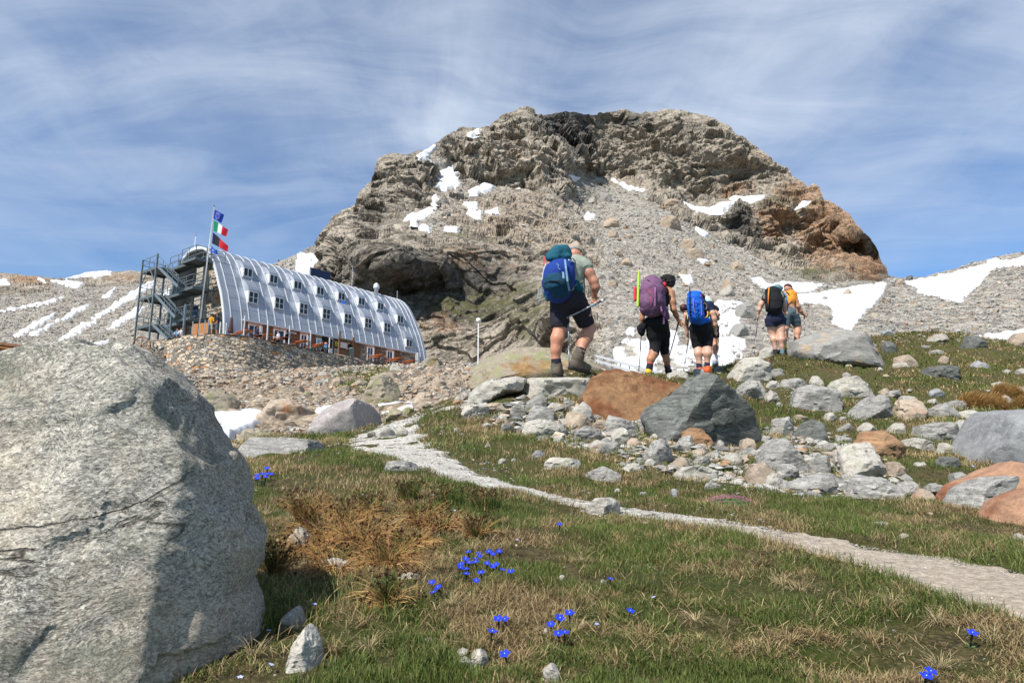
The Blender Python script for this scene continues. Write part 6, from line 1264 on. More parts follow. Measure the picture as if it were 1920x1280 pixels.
# notice board structure, signs, bin
X = XL(400 + 1110 / 4.364, -.5); t = hutthing('notice_board', 'dark timber notice board frame right of the hut door', 'notice board', X, -.35, 0)
MB().box(-1.0, -.86, -.07, .07, 0, 2.5).build('post', M_WOOD, t); MB().box(.7, .84, -.07, .07, 0, 2.2).build('post', M_WOOD, t); MB().box(-1.05, 1.0, -.05, .05, 1.65, 1.85).build('crossbeam', M_WOOD, t); MB().box(-.8, .05, -.03, .03, .95, 1.5).build('notice', plain('paper_pink', (.62, .50, .46), .8), t); MB().box(-.8, .6, -.04, .04, .1, .75).build('lower_board', M_WOOD, t)
for z2a, z2b, z0_, z1_, col, nm, lab in ((857, 898, 1.0, 1.65, (.42, .62, .68), 'info_sign', 'pale blue information sign left of the hut door'), (1010, 1037, 1.2, 1.62, (.75, .55, .03), 'warning_sign', 'small yellow sign right of the hut door'), (628, 690, 1.62, 1.78, (.62, .58, .52), 'name_board', 'narrow pale name board on the dark timber'), (1005, 1035, .45, .95, (.55, .55, .52), 'paper_notice', 'small pale notices below the yellow sign')):
    X0, X1 = XL(400 + z2a / 4.364, .4), XL(400 + z2b / 4.364, .4); t = hutthing(nm, lab, 'sign', (X0 + X1) / 2, .50, z0_); w = (X1 - X0) / 2; h = z1_ - z0_
    MB().box(-w, w, -.03, 0, 0, h).build('board', plain(nm + '_paint', col, .6, var=.06), t); MB().box(-w * .7, w * .7, -.036, -.031, h * .62, h * .72).box(-w * .7, w * .4, -.036, -.031, h * .40, h * .48).box(-w * .7, w * .55, -.036, -.031, h * .2, h * .28).build('print', plain(nm + '_print', (.10, .12, .14), .7), t)
X = XL(400 + 1148 / 4.364, -.6); t = hutthing('waste_bin', 'grey-green cylindrical bin beside the notice board', 'bin', X, -.45, 0); MB().lathe((0, 0, 0), [(.24, 0), (.28, .95), (.30, .96), (.30, 1.02), (.05, 1.12)], 16).build('drum', plain('bin_green', (.14, .19, .18), .6), t, True); MB().box(-.05, .05, -.32, -.26, .7, .8).build('latch', M_STEEL, t)
# closed parasol, white railing, wooden screen near the corner
def Z1(zx, zy, y): return P(240 + zx / 3.763, 360 + zy / 3.763, y)
w = Z1(722, 1003, 55.2); t = thing('closed_parasol', 'folded brown parasol standing at the near corner of the hut', 'parasol', (w.x, w.y, 11.1)); MB().tube([(0, 0, 0), (0, 0, 1.9)], .025, 6).build('pole', M_STEEL, t); MB().lathe((0, 0, .35), [(.20, 0), (.22, .1), (.12, .8), (.10, 1.2), (.05, 1.35)], 12).build('canopy', plain('parasol_brown', (.09, .035, .03), .85), t, True); MB().lathe((0, 0, 0), [(.28, 0), (.28, .12)], 12).build('base', M_CONC, t)
a, b = Z1(645, 1003, 54.2), Z1(688, 1003, 54.6); t = thing('white_railing', 'small white barred railing beside the man in the navy shirt', 'railing', (a.x, a.y, 11.1)); dx, dy_ = b.x - a.x, b.y - a.y; mb = MB()
for i in range(6): MB().bar((0, 0, .12 + i * .16), (dx, dy_, .12 + i * .16), .035).build('rail', M_WHITE, t)
for k in (0, 1): MB().bar((dx * k, dy_ * k, 0), (dx * k, dy_ * k, 1.05), .05).build('upright', M_WHITE, t)
a, b = Z1(450, 1020, 54.9), Z1(562, 1005, 54.3); t = thing('wooden_screen', 'orange-brown board screen on the terrace below the staircase', 'screen', (a.x, a.y, 11.1)); d = Vector((b.x - a.x, b.y - a.y, 0)); 
MB().bar((0, 0, .5), d + Vector((0, 0, .5)), .05, 1.05).build('boards', M_WOODV, t)
for k in (0, .78, 1): MB().bar(d * k, d * k + Vector((0, 0, 1.25)), .07).build('upright', M_STEEL, t)
# ------------------------------------------------------------------ steel staircase
st = hutthing('steel_staircase', 'grey steel fire staircase with three landings at the near end of the hut', 'staircase', 0, 0, 0)
LV = [7.35, 4.75, 2.05]
for X, Y, zt in ((-2.4, 11.25, 8.45), (-2.4, 8.45, 8.5), (-.35, 11.25, 8.45), (-.35, 8.45, 8.4), (-.5, 3.3, 8.5), (-2.0, 3.3, 3.1), (-2.0, 5.6, 3.1)):
    MB().box(X - .07, X + .07, Y - .07, Y + .07, -1.2, zt).build('post', M_STEEL, st)
def rail(p0, p1, n, name='railing', h=1.05):
    p0, p1 = Vector(p0), Vector(p1); mb = MB(); up = Vector((0, 0, 1))
    for hh in (h, h * .52): mb.bar(p0 + up * hh, p1 + up * hh, .045)
    for i in range(n + 1): q = p0.lerp(p1, i / n); mb.bar(q, q + up * h, .045)
    mb.build(name, M_STEEL, st)
def platform(X0, X1, Y0, Y1, z):
    mb = MB().box(X0, X1, Y0, Y1, z - .05, z); 
    for Y in (Y0 + .04, Y1 - .04): mb.box(X0 - .01, X1 + .01, Y - .035, Y + .035, z - .24, z - .052)
    for X in (X0 + .04, X1 - .04): mb.box(X - .035, X + .035, Y0 + .08, Y1 - .08, z - .238, z - .051)
    mb.build('landing', M_STEELD, st)
for k, z in enumerate(LV):
    platform(-2.4, -.3, 8.45, 11.25, z); platform(-1.7, -.1, 3.0, 5.4, z + .0); platform(-1.25, -.3, 5.4, 8.45, z - .003)
    rail((-2.4, 11.25, z), (-2.4, 8.5, z), 2); rail((-2.4, 11.25, z), (-.3, 11.25, z), 2); rail((-.3, 11.25, z), (-.3, 3.0, z), 6)
    rail((-1.7, 5.4, z), (-1.7, 3.0, z), 2); rail((-1.25, 8.4, z), (-1.25, 5.4, z), 2); rail((-1.7, 3.0, z), (1.0, 3.0, z), 2)
    zl = LV[k + 1] if k < 2 else -.3; mb = MB(); n = 13
    a, b = Vector((-2.35, 8.4, z)), Vector((-2.35, 4.3, zl)); off = Vector((.85, 0, 0))
    for s in (0, 1): mb.bar(a + off * s, b + off * s, .05, .24)
    mb.build('stringer', M_STEEL, st); mb = MB()
    for i in range(1, n): q = a.lerp(b, i / n); mb.box(q.x + .03, q.x + .82, q.y - .14, q.y + .14, q.z - .02, q.z + .02)
    mb.build('steps', M_STEELD, st); rail(a, b, 4, 'stair_rail', .95)
for z0_, z1_, Ya, Yb in ((7.2, 5.9, 8.5, 9.6), (7.2, 5.9, 11.2, 10.1), (4.6, 3.3, 8.5, 9.6), (4.6, 3.3, 11.2, 10.1)): MB().bar((-2.4, Ya, z1_), (-2.4, Yb, z0_), .07).build('brace', M_STEEL, st)
# ------------------------------------------------------------------ flagpole and flags
b0, t0 = P(370, 632, 53.3), P(401.5, 387, 53.3)
fp = thing('flagpole', 'tall leaning metal flagpole in front of the hut', 'flagpole', b0); mb = MB().tube([(0, 0, 0), t0 - b0], [.05, .03], 8).build('pole', M_STEELP, fp, True); MB().lathe(tuple(t0 - b0), [(.05, 0), (.07, .07), (.02, .14)], 8).build('finial', M_STEEL, fp); mb = MB().tube([(0.1, -.1, .3), (t0 - b0) * .985 + Vector((.1, -.1, 0))], .012, 5).build('halyard', M_WHITE, fp)
def flag(name, label, cor, cells, extra=None):
    """cor: photo corners TL, TR, BR, BL; cells: colours left to right"""
    c = [Z1(a, b_, 53.25) for a, b_ in cor]; o = c[0].copy(); t = thing(name, label, 'flag', o, 0, 'flags on the leaning pole'); nx, ny = 24, 10
    def pt(u, v, e=0):
        top = c[0].lerp(c[1], u); bot = c[3].lerp(c[2], u); q = top.lerp(bot, v); q = q - o; q.y += math.sin(u * 7 + v * 1.2) * .10 * u + e; q.z += math.sin(u * 5 + 1) * .03 * u; return q
    for i, (m, (u0, u1)) in enumerate(cells):
        vs = [pt(u0 + (u1 - u0) * a / nx, b_ / ny) for b_ in range(ny + 1) for a in range(nx + 1)]; fs = [(r * (nx + 1) + k, r * (nx + 1) + k + 1, (r + 1) * (nx + 1) + k + 1, (r + 1) * (nx + 1) + k) for r in range(ny) for k in range(nx)]
        MB().add(vs, fs).build('cloth' if len(cells) == 1 else 'stripe', m, t, True)
    if extra: extra(t, pt)
flc = lambda n, c: mat_flag(n, c)
def mat_flag(n, c):
    m, nt = new_mat(n); b = finish(nt, c, .7); tr = nd(nt, 'ShaderNodeBsdfTranslucent', {'Color': (*c, 1)}); o = [x for x in nt.nodes if x.type == 'OUTPUT_MATERIAL'][0]
    nt.links.new(nd(nt, 'ShaderNodeMixShader', {0: .35, 1: b.outputs[0], 2: tr.outputs[0]}).outputs[0], o.inputs[0]); return m
F_BLUE, F_YEL, F_GRN, F_WHT, F_RED, F_BLK = [mat_flag('flag_' + n, c) for n, c in (('blue', (.02, .06, .42)), ('yellow', (.8, .65, .1)), ('green', (.01, .25, .12)), ('white', (.75, .75, .74)), ('red', (.62, .02, .035)), ('black', (.012, .012, .03)))]
def stars(t, pt):
    mb = MB()
    for k in range(12):
        a = k * math.pi / 6; cu, cv = .5 + .24 * math.sin(a) * .8, .5 + .30 * math.cos(a); vs = []
        for j in range(10):
            r = (.055 if j % 2 == 0 else .022); b_ = j * math.pi / 5; vs.append(pt(cu + r * math.sin(b_) * .85, cv - r * math.cos(b_), -.03))
        mb.add(vs, [tuple(range(10))])
    mb.build('stars', F_YEL, t)
    mb2 = MB()
flag('flag', 'blue flag with a ring of stars at the top of the pole', [(606, 122), (676, 158), (656, 216), (598, 186)], [(F_BLUE, (0, 1))], stars)
flag('flag', 'green, white and red striped flag, second from the top', [(606, 200), (704, 262), (690, 312), (602, 274)], [(F_GRN, (0, .32)), (F_WHT, (.32, .64)), (F_RED, (.64, 1))])
flag('flag', 'black and red flag, third from the top', [(600, 284), (706, 378), (700, 420), (592, 362)], [(F_BLK, (0, .46)), (F_RED, (.46, 1))])
def band(t, pt): MB().add([pt(.2, .45, -.03), pt(.8, .5, -.03), pt(.8, .62, -.03), pt(.2, .58, -.03)], [(0, 1, 2, 3)]).build('white_mark', F_WHT, t)
flag('flag', 'small blue pennant with a white mark, lowest on the pole', [(588, 380), (628, 414), (634, 442), (582, 424)], [(mat_flag('flag_light_blue', (.04, .12, .5)), (0, 1))], band)
# ------------------------------------------------------------------ annex, lamp, old timber, shed, rail
a = P(800, 672, 77); b = P(884, 687, 86); t = thing('annex', 'low white flat-roofed annex at the far end of the hut', 'building', (a.x, a.y, a.z - 2)); d = Vector((b.x - a.x, b.y - a.y, 0)); n_ = Vector((-d.y, d.x, 0)).normalized()
MB().bar(n_ * 2 + Vector((0, 0, .4)), d + n_ * 2 + Vector((0, 0, .4)), 4, 3.0).build('wall', M_WHITE, t); MB().bar(n_ * 2 + Vector((0, 0, 2.0)), d + n_ * 2 + Vector((0, 0, 2.0)), 4.6, .18).build('flat_roof', M_METAL, t); MB().bar(d * .3 - n_ * .04 + Vector((0, 0, 1.2)), d * .4 - n_ * .04 + Vector((0, 0, 1.2)), .06, .6).build('window', M_GLASS, t)
w = P(896.5, 668, 48); tp = P(896.5, 604, 48); t = thing('lamp_post', 'thin white lamp post with a round head behind the lichen-covered rock', 'lamp post', w); MB().tube([(0, 0, -1), (0, 0, tp.z - w.z)], .045, 8).build('pole', M_WHITE, t); MB().lathe((0, 0, tp.z - w.z - .05), [(.05, 0), (.16, .1), (.18, .2), (.14, .32), (.03, .38)], 14).build('globe', M_WHITE, t, True)
def Z1w(zx, zy, y=57.5): return Z1(zx, zy, y)
c0 = Z1(170, 1190, 55.5); t = thing('timber_winch', 'broken grey timber frame with a rusty wheel below the staircase', 'winch', c0); Q = lambda zx, zy, y=55.5: Z1(zx, zy, y) - c0
for i, (p, q) in enumerate([((100, 1140), (105, 1200)), ((135, 1100), (135, 1200)), ((175, 1060), (180, 1190)), ((205, 1080), (200, 1190)), ((145, 1120), (195, 1190)), ((60, 1120), (200, 1135)), ((80, 1140), (210, 1100)), ((150, 1050), (220, 1045))]): MB().bar(Q(*p), Q(*q), .16, .12).build('beam', M_WOODG, t)
M_RUST = plain('rusty_iron', (.16, .075, .04), .85, var=.4, scale=6)
mb = MB(); cc = Q(95, 1085, 56); [mb.bar(cc + Vector((math.cos(a_) * .75, 0, math.sin(a_) * .75)), cc + Vector((math.cos(a_ + .4) * .75, 0, math.sin(a_ + .4) * .75)), .09) for a_ in np.arange(0, 6.28, .4)]; [mb.bar(cc, cc + Vector((math.cos(a_) * .75, 0, math.sin(a_) * .75)), .05) for a_ in np.arange(0, 6.28, .79)]; mb.build('wheel', M_RUST, t)
c0 = Z1(215, 1200, 55.0); t = thing('timber_steps', 'weathered wooden steps leading up beside the retaining wall', 'steps', c0)
for i in range(8): p, q = Z1(205 + i * 7, 1130 + i * 12, 55.2) - c0, Z1(245 + i * 7, 1130 + i * 12, 55.2) - c0; MB().bar(p, q, .28, .06).build('tread', M_WOODG, t)
MB().bar(Z1(200, 1120, 55.2) - c0, Z1(262, 1225, 55.2) - c0, .1, .2).build('stringer', M_WOODG, t)
c0 = P(60, 664, 34); t = thing('old_shed', 'rust-brown board shed with a long sloping roof edge behind the foreground boulder', 'shed', c0)
r0, r1 = P(-90, 634, 34) - c0, P(121, 661, 33) - c0; mb = MB(); mb.bar(r0, r1, .5, .12, up=(0, .1, 1)); mb.build('roof', M_RUST, t); r0.y += .4; r1.y += .4; r0.z -= .05; r1.z -= .05
MB().add([r0, r1, r1 + Vector((0, 0, -.25)), r0 + Vector((0, 0, -2)), r0 + Vector((0, 2, 0)), r1 + Vector((0, 2, 0)), r1 + Vector((0, 2, -.25)), r0 + Vector((0, 2, -2))], [(0, 1, 2, 3), (4, 7, 6, 5), (0, 3, 7, 4), (1, 5, 6, 2), (0, 4, 5, 1), (3, 2, 6, 7)]).build('board_wall', M_WOODV, t)
a, b = P(1118, 667, 22), P(1248, 702, 17.5); t = thing('guard_rail', 'grey metal guard rail dropping behind the brown slab', 'railing', a); d = b - a
for k in (0, 1): MB().bar(Vector((0, 0, -.16 * k)), d + Vector((0, 0, -.16 * k)), .05, .06).build('rail', M_SEAM, t)
for k in range(8): MB().bar(d * (k / 7.5), d * (k / 7.5) + Vector((0, 0, -.5)), .03).build('upright', M_STEEL, t)
for k in range(1): MB().bar(Vector((0, .1, -.35)), d + Vector((0, .1, -.35)), .02, .22).build('panel', M_WOODG, t)
# ------------------------------------------------------------------ people: smooth distance fields turned into one surface
class Field:
    def __init__(s, lo, hi, h):
        s.lo = np.array(lo, float); s.h = h; s.n = np.maximum(4, np.ceil((np.array(hi) - s.lo) / h).astype(int) + 1); s.g = np.full(s.n, 0.5, np.float32)
    def sub(s, a, b):
        i0 = np.clip(np.floor((a - s.lo) / s.h).astype(int), 0, s.n); i1 = np.clip(np.ceil((b - s.lo) / s.h).astype(int) + 1, 0, s.n)
        sl = tuple(slice(x, y) for x, y in zip(i0, i1)); ax = [s.lo[k] + s.h * np.arange(i0[k], i1[k]) for k in range(3)]
        return sl, np.stack(np.meshgrid(*ax, indexing='ij'), -1).astype(np.float32)
    def put(s, sl, d, k):
        g = s.g[sl]; h_ = np.clip(.5 + .5 * (g - d) / k, 0, 1); s.g[sl] = g * (1 - h_) + d * h_ - k * h_ * (1 - h_)
    def cone(s, a, b, ra, rb, k=.02, flat=False, sq=1.0, ax=None):
        a, b = np.array(a, float), np.array(b, float); pad = max(ra, rb) * max(1, sq) + k + 3 * s.h
        sl, p = s.sub(np.minimum(a, b) - pad, np.maximum(a, b) + pad)
        if 0 in p.shape: return
        ba = b - a; L2 = ba @ ba + 1e-12; t0 = (p - a) @ ba / L2; t = np.clip(t0, 0, 1); q = p - a - t[..., None] * ba
        if ax is not None: A = np.array(ax, float); A /= np.linalg.norm(A); c = (q @ A); q = q - c[..., None] * A * (1 - 1 / sq)
        d = np.sqrt((q * q).sum(-1)) - (ra + (rb - ra) * t)
        if flat: L = math.sqrt(L2); d = np.maximum(d, (t0 - 1) * L); d = np.maximum(d, -t0 * L)
        s.put(sl, d.astype(np.float32), k)
    def ell(s, c, r, k=.02, rot=None):
        c, r = np.array(c, float), np.array(r, float); pad = r.max() + k + 3 * s.h; sl, p = s.sub(c - pad, c + pad)
        if 0 in p.shape: return
        q = p - c
        if rot is not None: q = q @ np.array(rot)
        k0 = np.sqrt(((q / r) ** 2).sum(-1)); k1 = np.sqrt(((q / r ** 2) ** 2).sum(-1)) + 1e-6; s.put(sl, (k0 * (k0 - 1) / k1).astype(np.float32), k)
    def cut(s, pt, n):
        """removes what lies on the side n points to"""
        n = np.array(n, float); n /= np.linalg.norm(n); ax = [s.lo[k] + s.h * np.arange(s.n[k]) for k in range(3)]
        d = ((ax[0] - pt[0]) * n[0])[:, None, None] + ((ax[1] - pt[1]) * n[1])[None, :, None] + ((ax[2] - pt[2]) * n[2])[None, None]
        s.g = np.maximum(s.g, d.astype(np.float32))
    def mesh(s, wr=0.0, wsc=14.0, seed=1):
        g = s.g
        g[0], g[-1], g[:, 0], g[:, -1], g[:, :, 0], g[:, :, -1] = [.5] * 6
        nx, ny, nz = g.shape; neg = g < 0; cnt = np.zeros((nx - 1, ny - 1, nz - 1), np.int8)
        for dx in (0, 1):
            for dy in (0, 1):
                for dz in (0, 1): cnt += neg[dx:nx - 1 + dx, dy:ny - 1 + dy, dz:nz - 1 + dz]
        act = (cnt > 0) & (cnt < 8); idx = np.full(act.shape, -1, np.int64); I = np.argwhere(act); idx[act] = np.arange(len(I)); acc = np.zeros((len(I), 3)); num = np.zeros(len(I))
        for axis in range(3):
            o1, o2 = [k for k in range(3) if k != axis]
            for a in (0, 1):
                for b in (0, 1):
                    q0 = I.copy(); q0[:, o1] += a; q0[:, o2] += b; q1 = q0.copy(); q1[:, axis] += 1
                    g0, g1 = g[tuple(q0.T)], g[tuple(q1.T)]; m = (g0 < 0) != (g1 < 0); t = np.where(m, g0 / (g0 - g1 + 1e-12), 0)
                    c = q0.astype(float); c[:, axis] += t; acc[m] += c[m]; num[m] += 1
        V = acc / np.maximum(num, 1)[:, None] * s.h + s.lo; Fs = []
        for axis in range(3):
            o1, o2 = [(1, 2), (2, 0), (0, 1)][axis]; sl0 = [slice(None)] * 3; sl1 = [slice(None)] * 3; sl0[axis] = slice(0, -1); sl1[axis] = slice(1, None)
            E = np.argwhere(neg[tuple(sl0)] != neg[tuple(sl1)]); E = E[(E[:, o1] > 0) & (E[:, o2] > 0)]
            if not len(E): continue
            fl = neg[tuple(E.T)]; qs = []
            for a, b in ((0, 0), (1, 0), (1, 1), (0, 1)):
                c = E.copy(); c[:, o1] -= 1 - a; c[:, o2] -= 1 - b; ok = (c >= 0).all(1) & (c < np.array(idx.shape)).all(1); c = np.clip(c, 0, np.array(idx.shape) - 1); qs.append(np.where(ok, idx[tuple(c.T)], -1))
            Q = np.stack(qs, 1); Q = np.where(fl[:, None], Q, Q[:, ::-1]); Fs.append(Q[(Q >= 0).all(1)])
        if wr: V = V + (fbm(V * wsc, 3, seed) * wr)[:, None] * np.array([.7, .7, .4]) + np.stack([fbm(V * wsc * 1.3 + 5, 2, seed + 1), fbm(V * wsc * 1.3 + 9, 2, seed + 2), V[:, 0] * 0], 1) * wr * .5
        return V, np.concatenate(Fs)
def fobj(name, ops, mat, parent, h, org, wr=0.0, wsc=14.0, attrs=None, pad=.03, k=.02, seed=1):
    """ops: ('c',a,b,ra,rb[,opts]) cones, ('e',c,r[,rot]) ellipsoids, ('x',pt,n) cuts; world coordinates"""
    P_ = []
    for o in ops:
        if o[0] == 'c': P_ += [np.array(o[1]) - max(o[3], o[4]) * 1.5, np.array(o[1]) + max(o[3], o[4]) * 1.5, np.array(o[2]) - max(o[3], o[4]) * 1.5, np.array(o[2]) + max(o[3], o[4]) * 1.5]
        elif o[0] == 'e': P_ += [np.array(o[1]) - max(o[2]), np.array(o[1]) + max(o[2])]
    P_ = np.array(P_); f = Field(P_.min(0) - pad, P_.max(0) + pad, h)
    for o in ops:
        kw = o[-1] if isinstance(o[-1], dict) else {}; kk = kw.get('k', k)
        if o[0] == 'c': f.cone(o[1], o[2], o[3], o[4], kk, kw.get('flat', False), kw.get('sq', 1.0), kw.get('ax'))
        elif o[0] == 'e': f.ell(o[1], o[2], kk, kw.get('rot'))
        elif o[0] == 'x': f.cut(o[1], o[2])
    V, Fc = f.mesh(wr, wsc, seed); at = {k_: v(V) for k_, v in (attrs or {}).items()}
    m = mesh_np(name, V - np.array(org), Fc, True, attrs=at); o = obj(name, m, mat, parent)
    if parent is None: o.location = org
    return o
def mat_skin(name, col):
    m, nt = new_mat(name); co = nd(nt, 'ShaderNodeTexCoord').outputs['Object']; n = noise(nt, co, 14, 4, .6); c = mix(nt, ramp(nt, n, [(.3, 0.0), (.7, 1.0)]), tuple(x * .88 for x in col), tuple(min(1, x * 1.1) for x in col))
    ink = attr(nt, 'ink'); tn = noise(nt, co, 30, 3, .5, 1.5); c = mix(nt, math_(nt, 'MULTIPLY', ink, ramp(nt, tn, [(.44, 0.0), (.50, .75), (.58, .1)])), c, (.05, .05, .055))
    finish(nt, c, .5, n, .1, .004, spec=.35, **{'Subsurface Weight': .08, 'Subsurface Radius': (.02, .008, .004)}); return m
def fabric(name, col, var=.18, sc_=22, rough=.85): return plain(name, col, rough, 0, var, sc_, .35, .2, .004)
SK = mat_skin('skin', (.46, .235, .145)); SKR = mat_skin('skin_flushed', (.47, .215, .135)); SKP = mat_skin('skin_pale', (.54, .31, .22)); SKT = mat_skin('skin_tanned', (.38, .18, .10))
M_HAIR = plain('dark_hair', (.014, .011, .010), .6, var=.5, scale=60, bumps=.8); M_NAVY = fabric('navy_cloth', (.018, .022, .05)); M_SHORT = fabric('charcoal_shorts', (.022, .02, .03)); M_BLK = fabric('black_cloth', (.010, .010, .012))
M_SAGE = fabric('sage_shirt', (.25, .28, .23)); M_ORNG = fabric('orange_shirt', (.72, .27, .035)); M_GREYSH = fabric('grey_blue_shorts', (.085, .12, .145)); M_SOCKB = fabric('dark_sock', (.02, .02, .03)); M_SOCKW = fabric('white_sock', (.62, .60, .62)); M_CAPG = fabric('grey_cap', (.24, .22, .21)); M_CAPD = fabric('dark_red_cap', (.055, .02, .02))
M_BOOT = plain('brown_boot', (.105, .085, .065), .8, var=.3, scale=25, bumps=.4); M_SOLE = plain('rubber_sole', (.028, .026, .025), .8); M_ORSHOE = plain('orange_shoe', (.72, .11, .025), .6, var=.2, scale=40); M_REDS = plain('red_sole', (.55, .05, .05), .7); M_TEALS = plain('teal_shoe', (.12, .22, .24), .7); M_YEL = plain('yellow_trim', (.70, .42, .03), .6); M_GRAYSHOE = plain('grey_shoe', (.22, .26, .28), .7)
M_TEAL = fabric('teal_ripstop', (.012, .085, .125)); M_TEALD = fabric('dark_teal_ripstop', (.008, .045, .085)); M_COBALT = fabric('deep_blue_ripstop', (.012, .038, .21)); M_PURP = fabric('purple_ripstop', (.15, .075, .14)); M_PURPL = fabric('light_purple_strap', (.24, .10, .22)); M_ROYAL = fabric('royal_blue_ripstop', (.012, .10, .50)); M_MINT = fabric('mint_ripstop', (.33, .52, .48)); M_SKYB = fabric('sky_blue_ripstop', (.10, .30, .52)); M_PBLACK = fabric('black_ripstop', (.012, .013, .016)); M_STRAP = fabric('pale_blue_strap', (.16, .28, .38)); M_LIME = plain('lime_sleeve', (.36, .55, .05), .6, var=.15); M_ORP = plain('orange_tube', (.72, .20, .04), .6); M_RED = plain('red_cloth', (.55, .03, .05), .7); M_GREEN = plain('green_cloth', (.02, .22, .08), .7); M_POLE = plain('pole_aluminium', (.30, .32, .34), .4, .6); M_POLEB = plain('pole_black', (.02, .02, .022), .5); M_POLEW = plain('pole_white', (.7, .7, .7), .5)
class Ref:
    """photo enlargement with its own scale; depth offsets in metres from the person's own distance"""
    def __init__(s, ox, oy, sc_, y): s.ox, s.oy, s.s, s.y = ox, oy, sc_, y
    def __call__(s, x, y, d=0.0): return P(s.ox + x / s.s, s.oy + y / s.s, s.y + d)
    def r(s, px): return px / s.s * s.y / F
def chain(R_, pts, k=.02, **kw):
    out = []
    for a, b in zip(pts[:-1], pts[1:]): out.append(('c', R_(*a[:3]), R_(*b[:3]), R_.r(a[3]), R_.r(b[3]), dict(k=k, **kw)))
    return out
def hand(wrist, pdir, pole, side, sc_=1.0, rr=.0085):
    """palm and five fingers closed round a bar running along pole"""
    w = Vector(wrist); f = Vector(pdir).normalized(); pv = Vector(pole).normalized(); n = f.cross(pv).normalized() * side
    if n.length < .1: n = Vector((0, -1, 0))
    up = pv; c = w + f * .055 * sc_; ops = [('c', w, c + f * .02, .024 * sc_, .026 * sc_, dict(k=.012)), ('c', c + up * .022 * sc_, c - up * .026 * sc_, .019 * sc_, .018 * sc_, dict(k=.012))]
    for i, L in enumerate((.040, .045, .042, .034)):
        b = c + f * .032 * sc_ + up * (.028 - .019 * i) * sc_; m = b + (f * .55 + n * .75).normalized() * L * .62 * sc_; e = m + (n * .35 - f * .95).normalized() * L * .6 * sc_; g = e + (-n * .7 - f * .5).normalized() * L * .35 * sc_
        for a, b2, q in ((b, m, 1.0), (m, e, .95), (e, g, .85)): ops.append(('c', a, b2, rr * q * sc_, rr * q * .95 * sc_, dict(k=.004)))
    t0 = w + f * .025 * sc_ + up * .024 * sc_; t1 = t0 + (f * .5 + up * .7 + n * .5).normalized() * .030 * sc_; t2 = t1 + (f * .6 + n * .6).normalized() * .026 * sc_
    ops += [('c', t0, t1, rr * 1.25 * sc_, rr * 1.1 * sc_, dict(k=.006)), ('c', t1, t2, rr * 1.1 * sc_, rr * .9 * sc_, dict(k=.003))]
    return ops
def head(c, r, look, tilt=(0, 0, 1)):
    """skull, face, nose, ears, jaw; look = facing direction"""
    c = Vector(c); l = Vector(look).normalized(); s = l.cross(Vector(tilt)).normalized(); u = s.cross(l).normalized(); rot = np.array([s[:], l[:], u[:]]).T
    ops = [('e', c, (r * .80, r * .98, r * .92), dict(k=.01, rot=rot)), ('e', c + l * r * .32 - u * r * .62, (r * .55, r * .55, r * .52), dict(k=.03, rot=rot)), ('c', c + l * r * .92 - u * r * .08, c + l * r * 1.12 - u * r * .38, r * .11, r * .15, dict(k=.01)),
           ('c', c + l * r * .84 - u * r * .72 - s * r * .2, c + l * r * .84 - u * r * .72 + s * r * .2, r * .08, r * .08, dict(k=.012)), ('c', c + l * r * .88 + u * r * .12 - s * r * .4, c + l * r * .88 + u * r * .12 + s * r * .4, r * .09, r * .09, dict(k=.015))]
    for q in (-1, 1): ops.append(('e', c + s * r * .80 * q - u * r * .15 - l * r * .05, (r * .12, r * .22, r * .30), dict(k=.008, rot=rot)))
    return ops, (l, s, u)
def eyes(parent, org, c, r, fr):
    l, s, u = fr; mb = MB()
    for q in (-1, 1): p = Vector(c) + l * r * .86 + s * r * .30 * q - u * r * .02 - Vector(org); mb.bar(p - s * r * .10, p + s * r * .10, r * .08, r * .10)
    mb.build('eyes', M_BLACK, parent)
def boot(R_, name, parent, org, ank, heel, toe, rr, mat, sole, h=.009, cuff=None):
    a, he, to = R_(*ank), R_(*heel), R_(*toe); r = R_.r(rr); mid = he.lerp(to, .62)
    ops = [('c', a, he.lerp(to, .22), r * .95, r * .92, dict(k=.03)), ('c', he.lerp(to, .08), mid, r * .82, r * .80, dict(k=.03)), ('c', mid, to, r * .8, r * .62, dict(k=.03))]
    if cuff: ops.insert(0, ('c', R_(*cuff), a, r * .9, r * .95, dict(k=.02)))
    b = fobj(name, ops, mat, parent, h, org, .002, 30, attrs={'ink': lambda V: np.zeros(len(V))})
    d = (to - he).normalized(); up = Vector((0, 0, 1)); sd = d.cross(up).normalized(); n = sd.cross(d).normalized(); dn = -n * r * .72; ops = [('c', he + dn - d * r * .35, mid + dn, r * .62, r * .66, dict(k=.02, sq=1.0)), ('c', mid + dn, to + dn + d * r * .15, r * .66, r * .5, dict(k=.02))]
    ops += [('x', he + dn + n * r * .12, n), ('x', he + dn - n * r * .28, -n)]
    fobj('sole', ops, sole, b, h, org); return b
